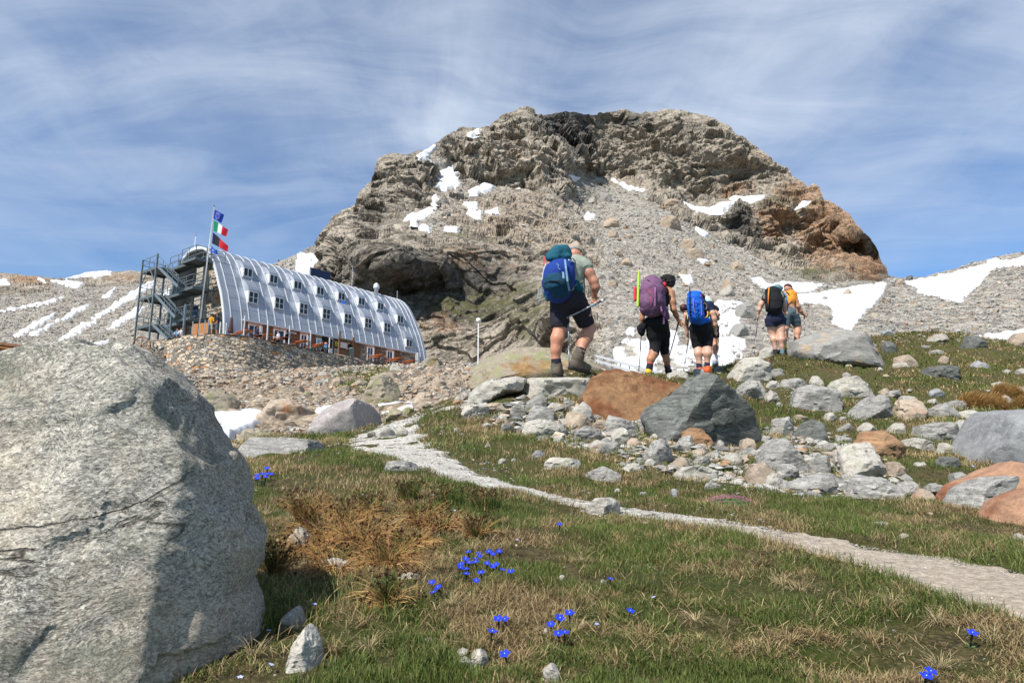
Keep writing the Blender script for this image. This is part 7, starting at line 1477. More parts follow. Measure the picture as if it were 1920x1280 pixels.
def pole(name, label, a, b, grip_len=.13, rad=.0075, mat=None, basket=True, tip_black=.0, group='trekking poles'):
    a, b = Vector(a), Vector(b); d = (b - a).normalized(); L = (b - a).length; t = thing(name, label, 'trekking pole', a, 0, group)
    MB().tube([d * grip_len * .9, d * L * .55], rad, 8).build('shaft', mat or M_POLE, t, True); MB().tube([d * L * .55, d * (L - .05)], rad * .8, 8).build('lower_shaft', M_POLE if tip_black == 0 else M_POLEB, t, True)
    MB().tube([-d * .02, d * .01, d * grip_len * .4, d * grip_len * .8, d * grip_len], [.012, .017, .0135, .015, .011], 8).build('grip', M_POLEB, t, True); MB().tube([d * (L - .055), d * (L - .02), d * L], [.008, .005, .002], 6).build('tip', M_POLEB, t, True)
    if basket:
        s = d.cross(Vector((1, .2, 0))).normalized(); u = s.cross(d); mb = MB(); c = d * (L - .06); pts = [c + (s * math.cos(q) + u * math.sin(q)) * .028 for q in np.linspace(0, 6.283, 13)]; mb.tube(pts, .0035, 5)
        for q in (0, 1.57, 3.14, 4.71): mb.bar(c, c + (s * math.cos(q) + u * math.sin(q)) * .028, .005)
        mb.build('basket', M_POLEB, t)
    return t
def strap(R_, pts, w, mat, parent, org, name='strap', th=.012):
    """flat webbing following photo points"""
    q = [R_(*p) for p in pts]; mb = MB()
    for a, b in zip(q[:-1], q[1:]): mb.bar(a - Vector(org), b - Vector(org), R_.r(w), th, up=(0, 1, 0))
    return mb.build(name, mat, parent)
ZERO = {'ink': lambda V: np.zeros(len(V))}
def seg_near(a, b, rad):
    a, b = np.array(a), np.array(b)
    def f(V):
        t = np.clip((V - a) @ (b - a) / ((b - a) @ (b - a)), 0, 1); d = np.linalg.norm(V - a - t[:, None] * (b - a), axis=1); return (sstep(rad, rad * .8, d)) 
    return f
# ---- foremost hiker: sage shirt, grey cap, teal and blue pack
def hiker_man():
    R_ = Ref(980, 440, 4.572, 8.75); org = R_(310, 1195); h = .0085; r = R_.r
    t = thing('person', 'foremost hiker in sage T-shirt, grey cap and dark shorts, with a tattooed right arm', 'person', org, 0, 'hikers walking uphill')
    el, wr = (612, 400, -.02), (612, 535, .02); hd = R_(448, 178, .16); fr_ops, fr = head(hd, .115, (.25, .85, -.45), (0, .3, 1))
    ops = chain(R_, [(462, 205, .12, 46), (448, 250, .05, 60)], .03) + fr_ops
    ops += chain(R_, [(530, 250, .0, 48), (572, 330, -.03, 46), (608, 398, -.04, 40), (622, 450, -.02, 38), (612, 530, .04, 24)], .03)
    ops += hand(R_(612, 530, .04), R_(618, 600, .06) - R_(612, 530, .04), R_(690, 560, .0) - R_(560, 635, .0), 1, 1.12)
    ops += chain(R_, [(400, 300, .05, 105), (390, 430, .0, 105), (385, 540, -.02, 108)], .05)
    ops += chain(R_, [(320, 560, .0, 85), (318, 700, .02, 74), (318, 800, .03, 55), (298, 890, -.01, 59), (285, 985, .0, 46), (286, 1075, .03, 36), (290, 1130, .04, 36)], .03)
    ops += chain(R_, [(455, 555, .0, 88), (520, 680, .10, 74), (575, 800, .22, 54), (545, 870, .10, 60), (515, 930, .0, 48), (497, 1000, -.06, 36), (490, 1040, -.06, 36)], .03)
    ops += chain(R_, [(260, 260, .05, 50), (205, 400, .12, 42), (235, 540, .35, 30), (330, 600, .48, 24)], .03) + hand(R_(330, 600, .48), (.6, .6, .1), (0, .1, 1), -1, 1.1)
    body = fobj('body', ops, SKR, t, h, org, attrs={'ink': seg_near(R_(575, 330, -.03), R_(615, 520, .03), .10)})
    sh = chain(R_, [(455, 235, .07, 70), (430, 300, .03, 112), (400, 420, .0, 116), (392, 500, -.01, 112)], .05) + chain(R_, [(350, 260, .05, 60), (500, 250, .02, 64), (548, 275, -.02, 58)], .04) + chain(R_, [(520, 245, .0, 60), (545, 290, -.02, 58)], .03, flat=True) + chain(R_, [(300, 260, .05, 56), (262, 330, .06, 55)], .03) + chain(R_, [(470, 380, .04, 60), (495, 500, .02, 44)], .05)
    fobj('t_shirt', sh, M_SAGE, t, h, org, .008, 9, attrs=ZERO)
    so = chain(R_, [(385, 470, -.01, 112), (385, 560, -.02, 122)], .05) + chain(R_, [(320, 560, .0, 90), (318, 660, .02, 84)], .05) + chain(R_, [(318, 650, .02, 86), (314, 795, .03, 76)], .03, flat=True) + chain(R_, [(450, 560, .0, 96), (500, 650, .08, 90)], .05) + chain(R_, [(495, 640, .07, 90), (548, 768, .18, 76)], .03, flat=True)
    fobj('shorts', so, M_SHORT, t, h, org, .009, 8, attrs=ZERO, seed=4)
    for (a, b) in (((286, 1060, .025, 43), (290, 1120, .04, 45)), ((500, 975, -.05, 44), (487, 1020, -.06, 46))): fobj('sock', chain(R_, [a, b], .01, flat=True), M_SOCKB, t, .008, org)
    boot(R_, 'boot', t, org, (292, 1130, .05), (285, 1172, .0), (325, 1178, .26), 50, M_BOOT, M_SOLE, cuff=(288, 1098, .04))
    boot(R_, 'boot', t, org, (475, 1050, -.05), (432, 1105, -.05), (560, 1140, .10), 52, M_BOOT, M_SOLE, cuff=(486, 1005, -.06))
    l, s, u = fr; cp = [('e', hd + u * .035, (.104, .124, .095), dict(rot=np.array([s[:], l[:], u[:]]).T)), ('x', hd + u * .02, -u)]; cap = fobj('cap', cp, M_CAPG, t, .008, org); fobj('brim', [('e', hd + l * .13 + u * .03, (.075, .09, .012), dict(rot=np.array([s[:], l[:], u[:]]).T))], M_CAPG, cap, .006, org); eyes(t, org, hd, .115, fr)
    # pack
    D = -.26; p = thing('backpack', 'tall teal and deep blue hiking backpack on the foremost hiker', 'backpack', R_(300, 560, D), 0, 'hiking backpacks'); o = p.location
    fobj('main_bag', chain(R_, [(330, 260, D + .08, 95), (315, 340, D, 125), (305, 420, D, 128), (300, 480, D + .03, 110)], .05, sq=.8, ax=(0, 1, 0)) + chain(R_, [(230, 300, D + .05, 45), (215, 420, D + .05, 50)], .05) + chain(R_, [(400, 250, D + .04, 45), (395, 400, D + .04, 50)], .05), M_COBALT, p, h, o, .010, 9, attrs=ZERO)
    fobj('lower_bag', chain(R_, [(255, 400, D - .02, 75), (345, 400, D - .02, 85)], .05) + chain(R_, [(300, 430, D - .03, 122), (310, 470, D - .01, 95), (300, 505, D + .03, 60)], .05) , M_TEALD, p, h, o, .008, 10, attrs=ZERO, seed=7)
    fobj('lid', chain(R_, [(235, 190, D + .06, 46), (300, 150, D + .04, 56), (360, 140, D + .05, 48), (385, 175, D + .06, 40)], .05) + chain(R_, [(240, 200, D + .0, 30), (390, 190, D + .0, 26)], .04), M_TEAL, p, h, o, .009, 11, attrs=ZERO, seed=9)
    fobj('side_pocket', chain(R_, [(450, 420, D + .12, 38), (480, 455, D + .14, 42)], .04), M_TEAL, p, h, o, .006, 14, attrs=ZERO); fobj('side_pocket', chain(R_, [(200, 500, D + .1, 28), (215, 550, D + .12, 22)], .04), M_TEAL, p, h, o, .006, 14, attrs=ZERO); fobj('hip_belt', chain(R_, [(240, 520, D + .2, 26), (380, 530, D + .1, 24), (480, 500, D + .3, 26)], .03), M_PBLACK, p, h, o)
    strap(R_, [(362, 215, D - .17), (372, 300, D - .25), (384, 400, D - .26), (402, 480, D - .16)], 15, M_STRAP, p, o); strap(R_, [(345, 320, D - .25), (350, 375, D - .27)], 16, M_STRAP, p, o, 'loop'); strap(R_, [(200, 245, D - .02), (180, 300, D), (165, 390, D + .02)], 8, M_POLEW, p, o); strap(R_, [(185, 190, D + .05), (182, 260, D + .03)], 10, M_RED, p, o, 'red_cord'); strap(R_, [(180, 300, D + .04), (176, 350, D + .04)], 12, M_RED, p, o, 'red_cord')
    strap(R_, [(150, 450, D + .08), (140, 520, D + .1), (148, 570, D + .1)], 9, M_STRAP, p, o); strap(R_, [(170, 460, D + .08), (175, 510, D + .1)], 8, M_STRAP, p, o); strap(R_, [(395, 215, D - .1), (440, 235, D + .0), (425, 212, D - .02)], 10, M_POLEW, p, o, 'buckle'); strap(R_, [(190, 420, D - .1), (240, 395, D - .2), (360, 405, D - .25)], 7, M_PBLACK, p, o)
    strap(R_, [(290, 250, D - .22), (310, 262, D - .24), (300, 280, D - .24), (322, 300, D - .24)], 5, M_STRAP, p, o, 'cord'); strap(R_, [(440, 440, D + .05), (515, 395, D + .12), (530, 500, D + .16)], 5, M_SAGE, p, o, 'belt_strap')
    a, b = R_(690, 560, .0), R_(352, 727, -.16); q = pole('trekking_pole', 'trekking pole held across the foremost hiker\'s right hand', a, b, .10, .013, M_POLE, True)
    MB().tube([(b - a).normalized() * .12, (b - a).normalized() * .20], .0155, 8).build('blue_section', M_STRAP, q, True); MB().tube([(b - a).normalized() * .0, (b - a).normalized() * .035], .019, 8).build('white_cap', M_POLEW, q, True)
    pole('trekking_pole', 'upright trekking pole planted between the foremost hiker\'s legs', R_(392, 690, .50), R_(398, 1165, .45), .12, .010, M_POLE, False)
hiker_man()
# ---- woman with the purple pack
def hiker_woman():
    R_ = Ref(1160, 490, 5.567, 11.3); org = R_(400, 1180); h = .009; D = -.25
    t = thing('person', 'hiker with curly dark hair and black cropped leggings under a purple backpack', 'person', org, 0, 'hikers walking uphill')
    hd = R_(505, 230, .10); fo, fr = head(hd, .105, (.35, .9, -.25)); ops = fo + chain(R_, [(520, 270, .08, 30), (515, 310, .02, 40)], .03) + chain(R_, [(548, 325, .0, 40), (562, 420, -.03, 36), (572, 500, -.03, 30), (600, 560, .03, 26), (622, 615, .06, 17)], .03) + hand(R_(622, 615, .06), R_(645, 650, .09) - R_(622, 615, .06), (.25, 0, 1), 1, 1.05)
    ops += chain(R_, [(450, 330, .05, 75), (420, 480, .03, 68), (400, 620, .0, 90)], .05) + chain(R_, [(360, 650, .0, 72), (385, 860, .10, 50), (365, 960, .04, 50), (335, 1020, .0, 42), (322, 1085, .0, 28)], .03) + chain(R_, [(440, 650, .0, 72), (472, 850, .22, 48), (485, 960, .28, 44), (500, 1030, .28, 36), (508, 1090, .30, 27)], .03)
    ops += chain(R_, [(330, 330, .05, 38), (265, 450, .10, 32), (245, 600, .15, 24), (240, 680, .2, 18)], .03) + hand(R_(240, 680, .2), (0, .1, -1), (.2, 0, 1), -1, 1.0)
    fobj('body', ops, SKT, t, h, org, attrs={'ink': lambda V: seg_near(R_(568, 340, -.02), R_(578, 450, -.03), .07)(V) * .8})
    hr = [('e', hd + Vector((0, -.01, .03)), (.135, .13, .13))] + [('e', hd + Vector((math.cos(i * 2.4) * .085, -.02 + math.sin(i * 1.7) * .06, .06 * math.sin(i * 1.1) + .03)), (.05, .05, .05)) for i in range(14)] + [('x', hd + Vector((.09, .05, -.05)), (.7, .7, -.35))]; fobj('hair', hr, M_HAIR, t, .008, org, .02, 38); eyes(t, org, hd, .105, fr)
    fobj('tank_top', chain(R_, [(455, 330, .03, 80), (440, 420, .02, 80), (410, 520, .01, 76), (400, 580, .0, 84)], .05), M_BLK, t, h, org, .004, 12, attrs=ZERO)
    le = chain(R_, [(400, 570, .0, 88), (395, 650, -.02, 104)], .05) + chain(R_, [(355, 650, .0, 84), (370, 760, .05, 76), (385, 860, .09, 60)], .04) + chain(R_, [(383, 850, .09, 57), (370, 965, .04, 56)], .03, flat=True) + chain(R_, [(440, 650, .0, 84), (462, 760, .11, 74), (474, 860, .22, 58)], .04) + chain(R_, [(472, 850, .22, 52), (482, 965, .28, 50)], .03, flat=True)
    fobj('leggings', le, M_BLK, t, h, org, .004, 10, attrs=ZERO)
    for a, b in (((330, 1060, .0, 34), (318, 1130, .0, 38)), ((506, 1078, .30, 32), (512, 1120, .30, 34))): sk = fobj('sock', chain(R_, [a, b], .01, flat=True), M_SOCKB, t, .008, org); fobj('cuff', chain(R_, [a[:3] + (a[3] + 2,), (a[0] - 2, a[1] + 14, a[2], a[3] + 2)], .01, flat=True), M_REDS, sk, .007, org)
    boot(R_, 'boot', t, org, (318, 1120, .0), (312, 1150, -.03), (325, 1178, .17), 36, M_YEL, M_SOLE); boot(R_, 'boot', t, org, (514, 1110, .30), (508, 1140, .27), (540, 1148, .45), 32, M_BLK, M_SOLE)
    jk = [('e', R_(235, 710, -.02), (R_.r(40), .05, R_.r(62)))] + chain(R_, [(300, 610, -.05, 30), (240, 690, -.03, 34), (245, 760, .0, 20)], .04); j = fobj('jacket', jk, M_BLK, None, h, R_(245, 700), .012, 12); tag(j, 'black jacket dangling from the left side of the purple backpack', 'jacket')
    p = thing('backpack', 'large purple hiking backpack with a lime green roll on its left side', 'backpack', R_(360, 560, D), 0, 'hiking backpacks'); o = p.location
    fobj('main_bag', chain(R_, [(345, 215, D + .03, 78), (350, 300, D, 118), (345, 420, D, 122), (345, 470, D + .02, 105)], .05, sq=.85, ax=(0, 1, 0)) + chain(R_, [(280, 240, D + .04, 40), (262, 440, D + .04, 50)], .05) + chain(R_, [(420, 220, D + .04, 45), (445, 440, D + .04, 52)], .05), M_PURP, p, h, o, .008, 9, attrs=ZERO)
    fobj('base', chain(R_, [(270, 500, D + .06, 52), (350, 520, D + .02, 60), (460, 500, D + .06, 55)], .05), M_PURP, p, h, o, .006, 12, attrs=ZERO, seed=3); fobj('side_pocket', chain(R_, [(480, 530, D + .1, 42), (500, 580, D + .12, 34)], .04), M_PURP, p, h, o, .005, 14, attrs=ZERO)
    fobj('hip_belt', chain(R_, [(260, 540, D + .2, 22), (350, 560, D + .1, 30), (440, 545, D + .25, 22)], .03), M_PBLACK, p, h, o)
    fobj('tent_roll', chain(R_, [(212, 105, D + .02, 12), (206, 250, D, 15), (200, 465, D, 14)], .01), M_LIME, p, .007, o); fobj('side_bottle', chain(R_, [(172, 280, D + .06, 17), (172, 400, D + .06, 18)], .02), M_RED, p, .008, o)
    strap(R_, [(382, 260, D - .16), (378, 330, D - .22), (374, 465, D - .20)], 18, M_PURPL, p, o); strap(R_, [(430, 440, D - .1), (450, 520, D - .1), (470, 570, D)], 16, M_PURPL, p, o); strap(R_, [(478, 515, D - .02), (466, 655, D + .02)], 20, M_PURPL, p, o, 'loose_strap'); strap(R_, [(300, 190, D - .1), (385, 262, D - .17), (460, 215, D - .06)], 6, M_PBLACK, p, o)
    fobj('red_cloth', [('e', R_(470, 245, D + .06), (.045, .05, .05))] + chain(R_, [(475, 270, D + .06, 14), (490, 330, D + .1, 9)], .02), M_RED, p, .007, o, .006, 30); fobj('green_cloth', chain(R_, [(476, 345, D + .1, 11), (470, 400, D + .08, 15)], .02), M_GREEN, p, .007, o); fobj('yellow_cloth', chain(R_, [(460, 400, D + .06, 7), (456, 435, D + .06, 9)], .02), M_YEL, p, .006, o); strap(R_, [(300, 300, D - .19), (345, 330, D - .23), (335, 430, D - .22)], 4, M_RED, p, o, 'piping')
    pole('trekking_pole', 'dark trekking pole in the right hand of the hiker with the purple backpack', R_(628, 628, .10), R_(488, 1140, .25), .14, .0085, M_POLEB, True); pole('trekking_pole', 'dark trekking pole left of the hiker with the purple backpack', R_(240, 700, .22), R_(212, 1130, .30), .14, .0085, M_POLEB, True)
hiker_woman()
# ---- man with the royal blue pack
def hiker_blue():
    R_ = Ref(1160, 490, 5.567, 12.6); org = R_(890, 1175); h = .009; D = -.25
    t = thing('person', 'hiker in navy T-shirt, black shorts and orange shoes under a royal blue backpack', 'person', org, 0, 'hikers walking uphill')
    hd = R_(850, 400, .35); fo, fr = head(hd, .105, (0, .9, -.45)); ops = fo + chain(R_, [(855, 430, .28, 34), (855, 480, .12, 60), (852, 580, .05, 72), (855, 670, .0, 88)], .05)
    ops += chain(R_, [(950, 470, .05, 38), (975, 540, .0, 35), (992, 600, .0, 31), (1000, 660, .03, 27), (1008, 705, .08, 17)], .03) + hand(R_(1008, 705, .08), (.05, .2, -1), (.1, 0, 1), 1, 1.05) + chain(R_, [(745, 470, .05, 38), (712, 560, .02, 32), (700, 640, .05, 28), (718, 775, .12, 17)], .03) + hand(R_(718, 775, .12), (.15, .2, -1), (-.1, 0, 1), -1, 1.05)
    ops += chain(R_, [(808, 690, .0, 68), (822, 880, .08, 48), (832, 960, .02, 44), (842, 1060, .03, 26), (842, 1110, .03, 25)], .03) + chain(R_, [(905, 690, .0, 68), (925, 890, .03, 48), (928, 960, -.03, 44), (925, 1050, .0, 26), (925, 1100, .0, 25)], .03)
    fobj('body', ops, SKP, t, h, org, attrs=ZERO)
    fobj('t_shirt', chain(R_, [(850, 440, .15, 70), (852, 520, .06, 90), (852, 640, .02, 86)], .05) + chain(R_, [(760, 460, .05, 44), (945, 458, .04, 48)], .04) + chain(R_, [(935, 450, .05, 44), (972, 530, .01, 42)], .03, flat=True) + chain(R_, [(755, 460, .05, 42), (722, 535, .03, 40)], .03, flat=True), M_NAVY, t, h, org, .006, 11, attrs=ZERO)
    fobj('shorts', chain(R_, [(858, 640, .0, 90), (858, 700, -.02, 102)], .05) + chain(R_, [(808, 700, .0, 74), (815, 790, .04, 66)], .04) + chain(R_, [(813, 780, .04, 66), (824, 898, .08, 56)], .03, flat=True) + chain(R_, [(905, 700, .0, 74), (918, 790, .02, 66)], .04) + chain(R_, [(916, 780, .02, 66), (926, 892, .03, 56)], .03, flat=True), M_BLK, t, h, org, .006, 10, attrs=ZERO)
    for a, b in (((838, 1062, .03, 29), (842, 1110, .03, 31)), ((924, 1050, .0, 29), (925, 1098, .0, 31))): fobj('sock', chain(R_, [a, b], .01, flat=True), M_NAVY, t, .008, org)
    boot(R_, 'shoe', t, org, (844, 1115, .03), (842, 1140, .0), (848, 1150, .22), 32, M_ORSHOE, M_SOLE); boot(R_, 'shoe', t, org, (928, 1105, .0), (922, 1135, -.03), (958, 1160, .14), 34, M_ORSHOE, M_REDS); cap = [('e', hd + Vector((0, 0, .03)), (.10, .115, .10))]; fobj('cap', cap, M_BLK, t, .009, org); eyes(t, org, hd, .105, fr)
    p = thing('backpack', 'royal blue hiking backpack with yellow and black gear strapped to its sides', 'backpack', R_(820, 620, D), 0, 'hiking backpacks'); o = p.location
    fobj('main_bag', chain(R_, [(795, 400, D, 78), (800, 480, D, 84), (812, 560, D, 84)], .04, sq=.9, ax=(0, 1, 0)) + chain(R_, [(745, 390, D + .03, 28), (760, 560, D + .03, 32)], .04), M_ROYAL, p, h, o, .008, 12, attrs=ZERO); fobj('lid', chain(R_, [(755, 345, D + .02, 38), (830, 345, D + .02, 40)], .04) + chain(R_, [(760, 380, D - .03, 30), (845, 385, D - .03, 30)], .03), M_ROYAL, p, h, o, .007, 14, attrs=ZERO, seed=5)
    fobj('base', chain(R_, [(775, 610, D + .04, 40), (850, 615, D + .04, 44), (925, 615, D + .1, 30)], .05), M_ROYAL, p, h, o, .006, 12, attrs=ZERO, seed=8); fobj('hip_belt', chain(R_, [(770, 655, D + .12, 20), (860, 665, D + .1, 22), (945, 655, D + .2, 18)], .03), M_NAVY, p, h, o)
    fobj('orange_patch', chain(R_, [(832, 362, D - .09, 7), (862, 360, D - .07, 7)], .01), M_ORSHOE, p, .006, o); fobj('side_gear', chain(R_, [(895, 440, D + .05, 26), (900, 520, D + .05, 28)], .03), M_BLK, p, .008, o, .01, 25); mb = MB(); pts = [R_(900 + 32 * math.cos(a), 545 + 42 * math.sin(a), D) - o for a in np.linspace(-.6, 3.7, 14)]; mb.tube(pts, R_.r(7), 6); mb.build('yellow_loop', M_YEL, p, True)
    mb = MB(); mb.tube([R_(895 + 26 * math.cos(a), 470 + 34 * math.sin(a), D - .02) - o for a in np.linspace(-2.2, 1.2, 12)], R_.r(4), 6); mb.build('rope_loop', M_CAPG, p, True); mb = MB(); mb.tube([R_(718, 560, D) - o, R_(722, 600, D) - o, R_(745, 590, D) - o, R_(758, 560, D) - o], R_.r(7), 6); mb.build('yellow_loop', M_YEL, p, True)
    mb = MB().tube([R_(742, 265, D - .02) - o, R_(742, 400, D - .1) - o, R_(748, 570, D - .1) - o], [R_.r(4), R_.r(8), R_.r(8)], 6); mb.build('strapped_pole', M_PBLACK, p, True)
    for yy in (435, 500, 545): strap(R_, [(722, yy + 5, D - .08), (800, yy, D - .185), (880, yy + 8, D - .08)], 6, M_COBALT, p, o)
    strap(R_, [(778, 380, D - .15), (780, 480, D - .19), (800, 540, D - .17)], 6, M_CAPG, p, o); strap(R_, [(860, 400, D - .12), (866, 560, D - .12)], 5, M_CAPG, p, o)
    hb = thing('helmet', 'small dark red and black helmet hanging left of the royal blue backpack', 'helmet', R_(680, 490, D + .05)); fobj('shell', [('e', R_(680, 485, D + .05), (R_.r(44), .075, R_.r(42))), ('x', R_(680, 512, D + .05), (0, 0, -1))], plain('helmet_red', (.05, .012, .014), .5, var=.4, scale=15), hb, .007, hb.location); MB().bar(R_(615, 520, D + .05) - hb.location, R_(740, 528, D + .05) - hb.location, .02, .012).build('brim', M_BLK, hb)
    pole('trekking_pole', 'trekking pole in the right hand of the hiker with the royal blue backpack', R_(1008, 720, .10), R_(1042, 1090, .12), .16, .0085, M_POLEB, False); pole('trekking_pole', 'trekking pole in the left hand of the hiker with the royal blue backpack', R_(732, 800, .16), R_(688, 1085, .30), .14, .0085, M_POLEB, True)
hiker_blue()
def hiker_mint():
    R_ = Ref(1160, 490, 5.567, 13.7); org = R_(1010, 1085); h = .011; D = -.22
    t = thing('person', 'hiker mostly hidden behind the royal blue backpack, one leg with a white sock showing', 'person', org, 0, 'hikers walking uphill')
    hd = R_(950, 425, .28); fo, fr = head(hd, .10, (0, .95, -.3)); ops = fo + chain(R_, [(955, 450, .2, 30), (955, 520, .08, 52), (965, 640, .0, 66)], .05) + chain(R_, [(1000, 490, .05, 28), (1025, 560, .0, 22), (1040, 600, .05, 17)], .02) + hand(R_(1042, 575, .05), (.1, .4, .6), (1, 0, .2), 1, 1.0) + chain(R_, [(995, 690, .0, 50), (1005, 820, .04, 38), (1008, 900, .0, 34), (1005, 1020, .0, 20), (1005, 1050, .0, 20)], .03) + chain(R_, [(930, 690, .0, 50), (930, 830, .25, 38), (930, 1000, .3, 22)], .03)
    fobj('body', ops, SK, t, h, org, attrs=ZERO); fobj('shirt', chain(R_, [(955, 480, .12, 52), (960, 620, .0, 58)], .04) + chain(R_, [(975, 475, .06, 34), (1020, 500, .03, 30)], .03), M_BLK, t, h, org, .004, 14, attrs=ZERO)
    fobj('shorts', chain(R_, [(962, 630, .0, 66), (966, 690, .0, 72)], .04) + chain(R_, [(993, 690, .0, 56), (1004, 798, .03, 46)], .03, flat=True) + chain(R_, [(930, 690, .0, 56), (930, 798, .2, 46)], .03, flat=True), M_BLK, t, h, org, .004, 12, attrs=ZERO)
    fobj('sock', chain(R_, [(1005, 968, .0, 25), (1004, 1040, .0, 25)], .01, flat=True), M_SOCKW, t, .009, org); boot(R_, 'shoe', t, org, (1005, 1042, .0), (1000, 1060, -.03), (1020, 1066, .2), 26, M_GRAYSHOE, M_SOLE, .010)
    p = thing('backpack', 'pale mint backpack peeking out behind the royal blue one', 'backpack', R_(940, 500, D), 0, 'hiking backpacks'); o = p.location; fobj('main_bag', chain(R_, [(935, 420, D + .02, 36), (945, 520, D, 50), (950, 590, D, 42)], .04), M_MINT, p, h, o, .006, 14, attrs=ZERO); fobj('lid', chain(R_, [(915, 405, D + .02, 20), (960, 412, D + .02, 20)], .03), M_MINT, p, h, o, attrs=ZERO, seed=4)
hiker_mint()
# ---- front pair
def hiker_black():
    R_ = Ref(1390, 510, 7.113, 16.4); org = R_(500, 1100); h = .010; D = -.22
    t = thing('person', 'front left hiker in very short navy shorts under a black backpack', 'person', org, 0, 'hikers walking uphill')
    hd = R_(480, 235, .22); fo, fr = head(hd, .10, (.1, .95, -.3)); ops = fo + chain(R_, [(478, 270, .15, 34), (470, 330, .05, 80), (455, 460, .0, 90), (455, 600, .0, 110)], .05) + chain(R_, [(310, 350, .0, 42), (262, 430, -.02, 36), (238, 500, .0, 28), (228, 550, .04, 20)], .03) + hand(R_(228, 550, .04), (-.1, .3, -1), (0, 0, 1), -1, 1.05)
    ops += chain(R_, [(545, 350, .0, 40), (575, 440, .02, 32), (582, 520, .1, 24)], .03) + hand(R_(582, 520, .1), (.1, .3, -1), (0, 0, 1), 1, 1.0) + chain(R_, [(395, 640, .0, 72), (408, 760, .06, 56), (418, 850, .08, 44), (432, 900, .04, 44), (450, 1000, .05, 26), (456, 1050, .05, 24)], .03) + chain(R_, [(515, 640, .0, 76), (520, 760, .0, 62), (525, 850, -.03, 46), (530, 900, -.05, 46), (540, 990, -.04, 28), (545, 1040, -.03, 24)], .03)
    fobj('body', ops, SKP, t, h, org, attrs=ZERO); fobj('t_shirt', chain(R_, [(460, 300, .06, 90), (455, 400, .0, 100), (450, 520, .0, 96)], .05) + chain(R_, [(330, 330, .0, 46), (545, 330, .0, 46)], .04) + chain(R_, [(325, 330, .0, 46), (292, 400, -.02, 44)], .03, flat=True), M_BLK, t, h, org, .005, 12, attrs=ZERO)
    fobj('shorts', chain(R_, [(455, 540, .0, 100), (455, 610, -.02, 124)], .05) + chain(R_, [(398, 620, .0, 90), (400, 728, .03, 78)], .03, flat=True) + chain(R_, [(512, 620, .0, 90), (517, 708, .0, 80)], .03, flat=True), M_NAVY, t, h, org, .005, 10, attrs=ZERO); fobj('sock', chain(R_, [(455, 1030, .05, 27), (456, 1060, .05, 27)], .01, flat=True), M_SOCKB, t, .009, org); fobj('sock', chain(R_, [(543, 1005, -.03, 28), (546, 1035, -.03, 28)], .01, flat=True), M_CAPG, t, .009, org)
    boot(R_, 'shoe', t, org, (458, 1060, .05), (455, 1080, .02), (470, 1085, .24), 28, M_SOLE, M_SOLE); boot(R_, 'shoe', t, org, (547, 1045, -.03), (548, 1085, -.05), (546, 1060, .15), 30, M_TEALS, M_REDS); fobj('hair', [('e', hd + Vector((0, -.01, .03)), (.10, .105, .10))], M_HAIR, t, .009, org, .01, 40); eyes(t, org, hd, .10, fr)
    p = thing('backpack', 'tall black backpack with an orange tube along its left edge', 'backpack', R_(440, 520, D), 0, 'hiking backpacks'); o = p.location
    fobj('main_bag', chain(R_, [(430, 280, D, 95), (440, 380, D, 112), (445, 460, D, 104), (445, 500, D + .03, 86)], .05, sq=.85, ax=(0, 1, 0)) + chain(R_, [(350, 260, D + .04, 42), (360, 480, D + .04, 40)], .04), M_PBLACK, p, h, o, .006, 11, attrs=ZERO); fobj('lid', chain(R_, [(370, 225, D + .04, 34), (470, 210, D + .04, 40), (520, 215, D + .06, 36)], .04), M_TEALS, p, h, o, .006, 14, attrs=ZERO, seed=6)
    fobj('camouflage_pocket', chain(R_, [(545, 270, D + .06, 26), (548, 330, D + .06, 28)], .03) + chain(R_, [(318, 270, D + .06, 24), (312, 350, D + .06, 24)], .03), plain('camouflage', (.13, .14, .11), .8, var=.7, scale=14), p, .008, o, .006, 22); mb = MB().tube([R_(370, 205, D - .1) - o, R_(362, 300, D - .17) - o, R_(358, 435, D - .15) - o], R_.r(9), 8); mb.build('orange_tube', M_ORP, p, True); fobj('hip_belt', chain(R_, [(345, 510, D + .14, 24), (440, 525, D + .08, 26), (545, 515, D + .16, 24)], .03), M_PBLACK, p, h, o)
    pole('trekking_pole', 'trekking pole in the left hand of the front left hiker', R_(222, 570, .08), R_(172, 1115, .10), .15, .0085, M_POLEB, True)
hiker_black()
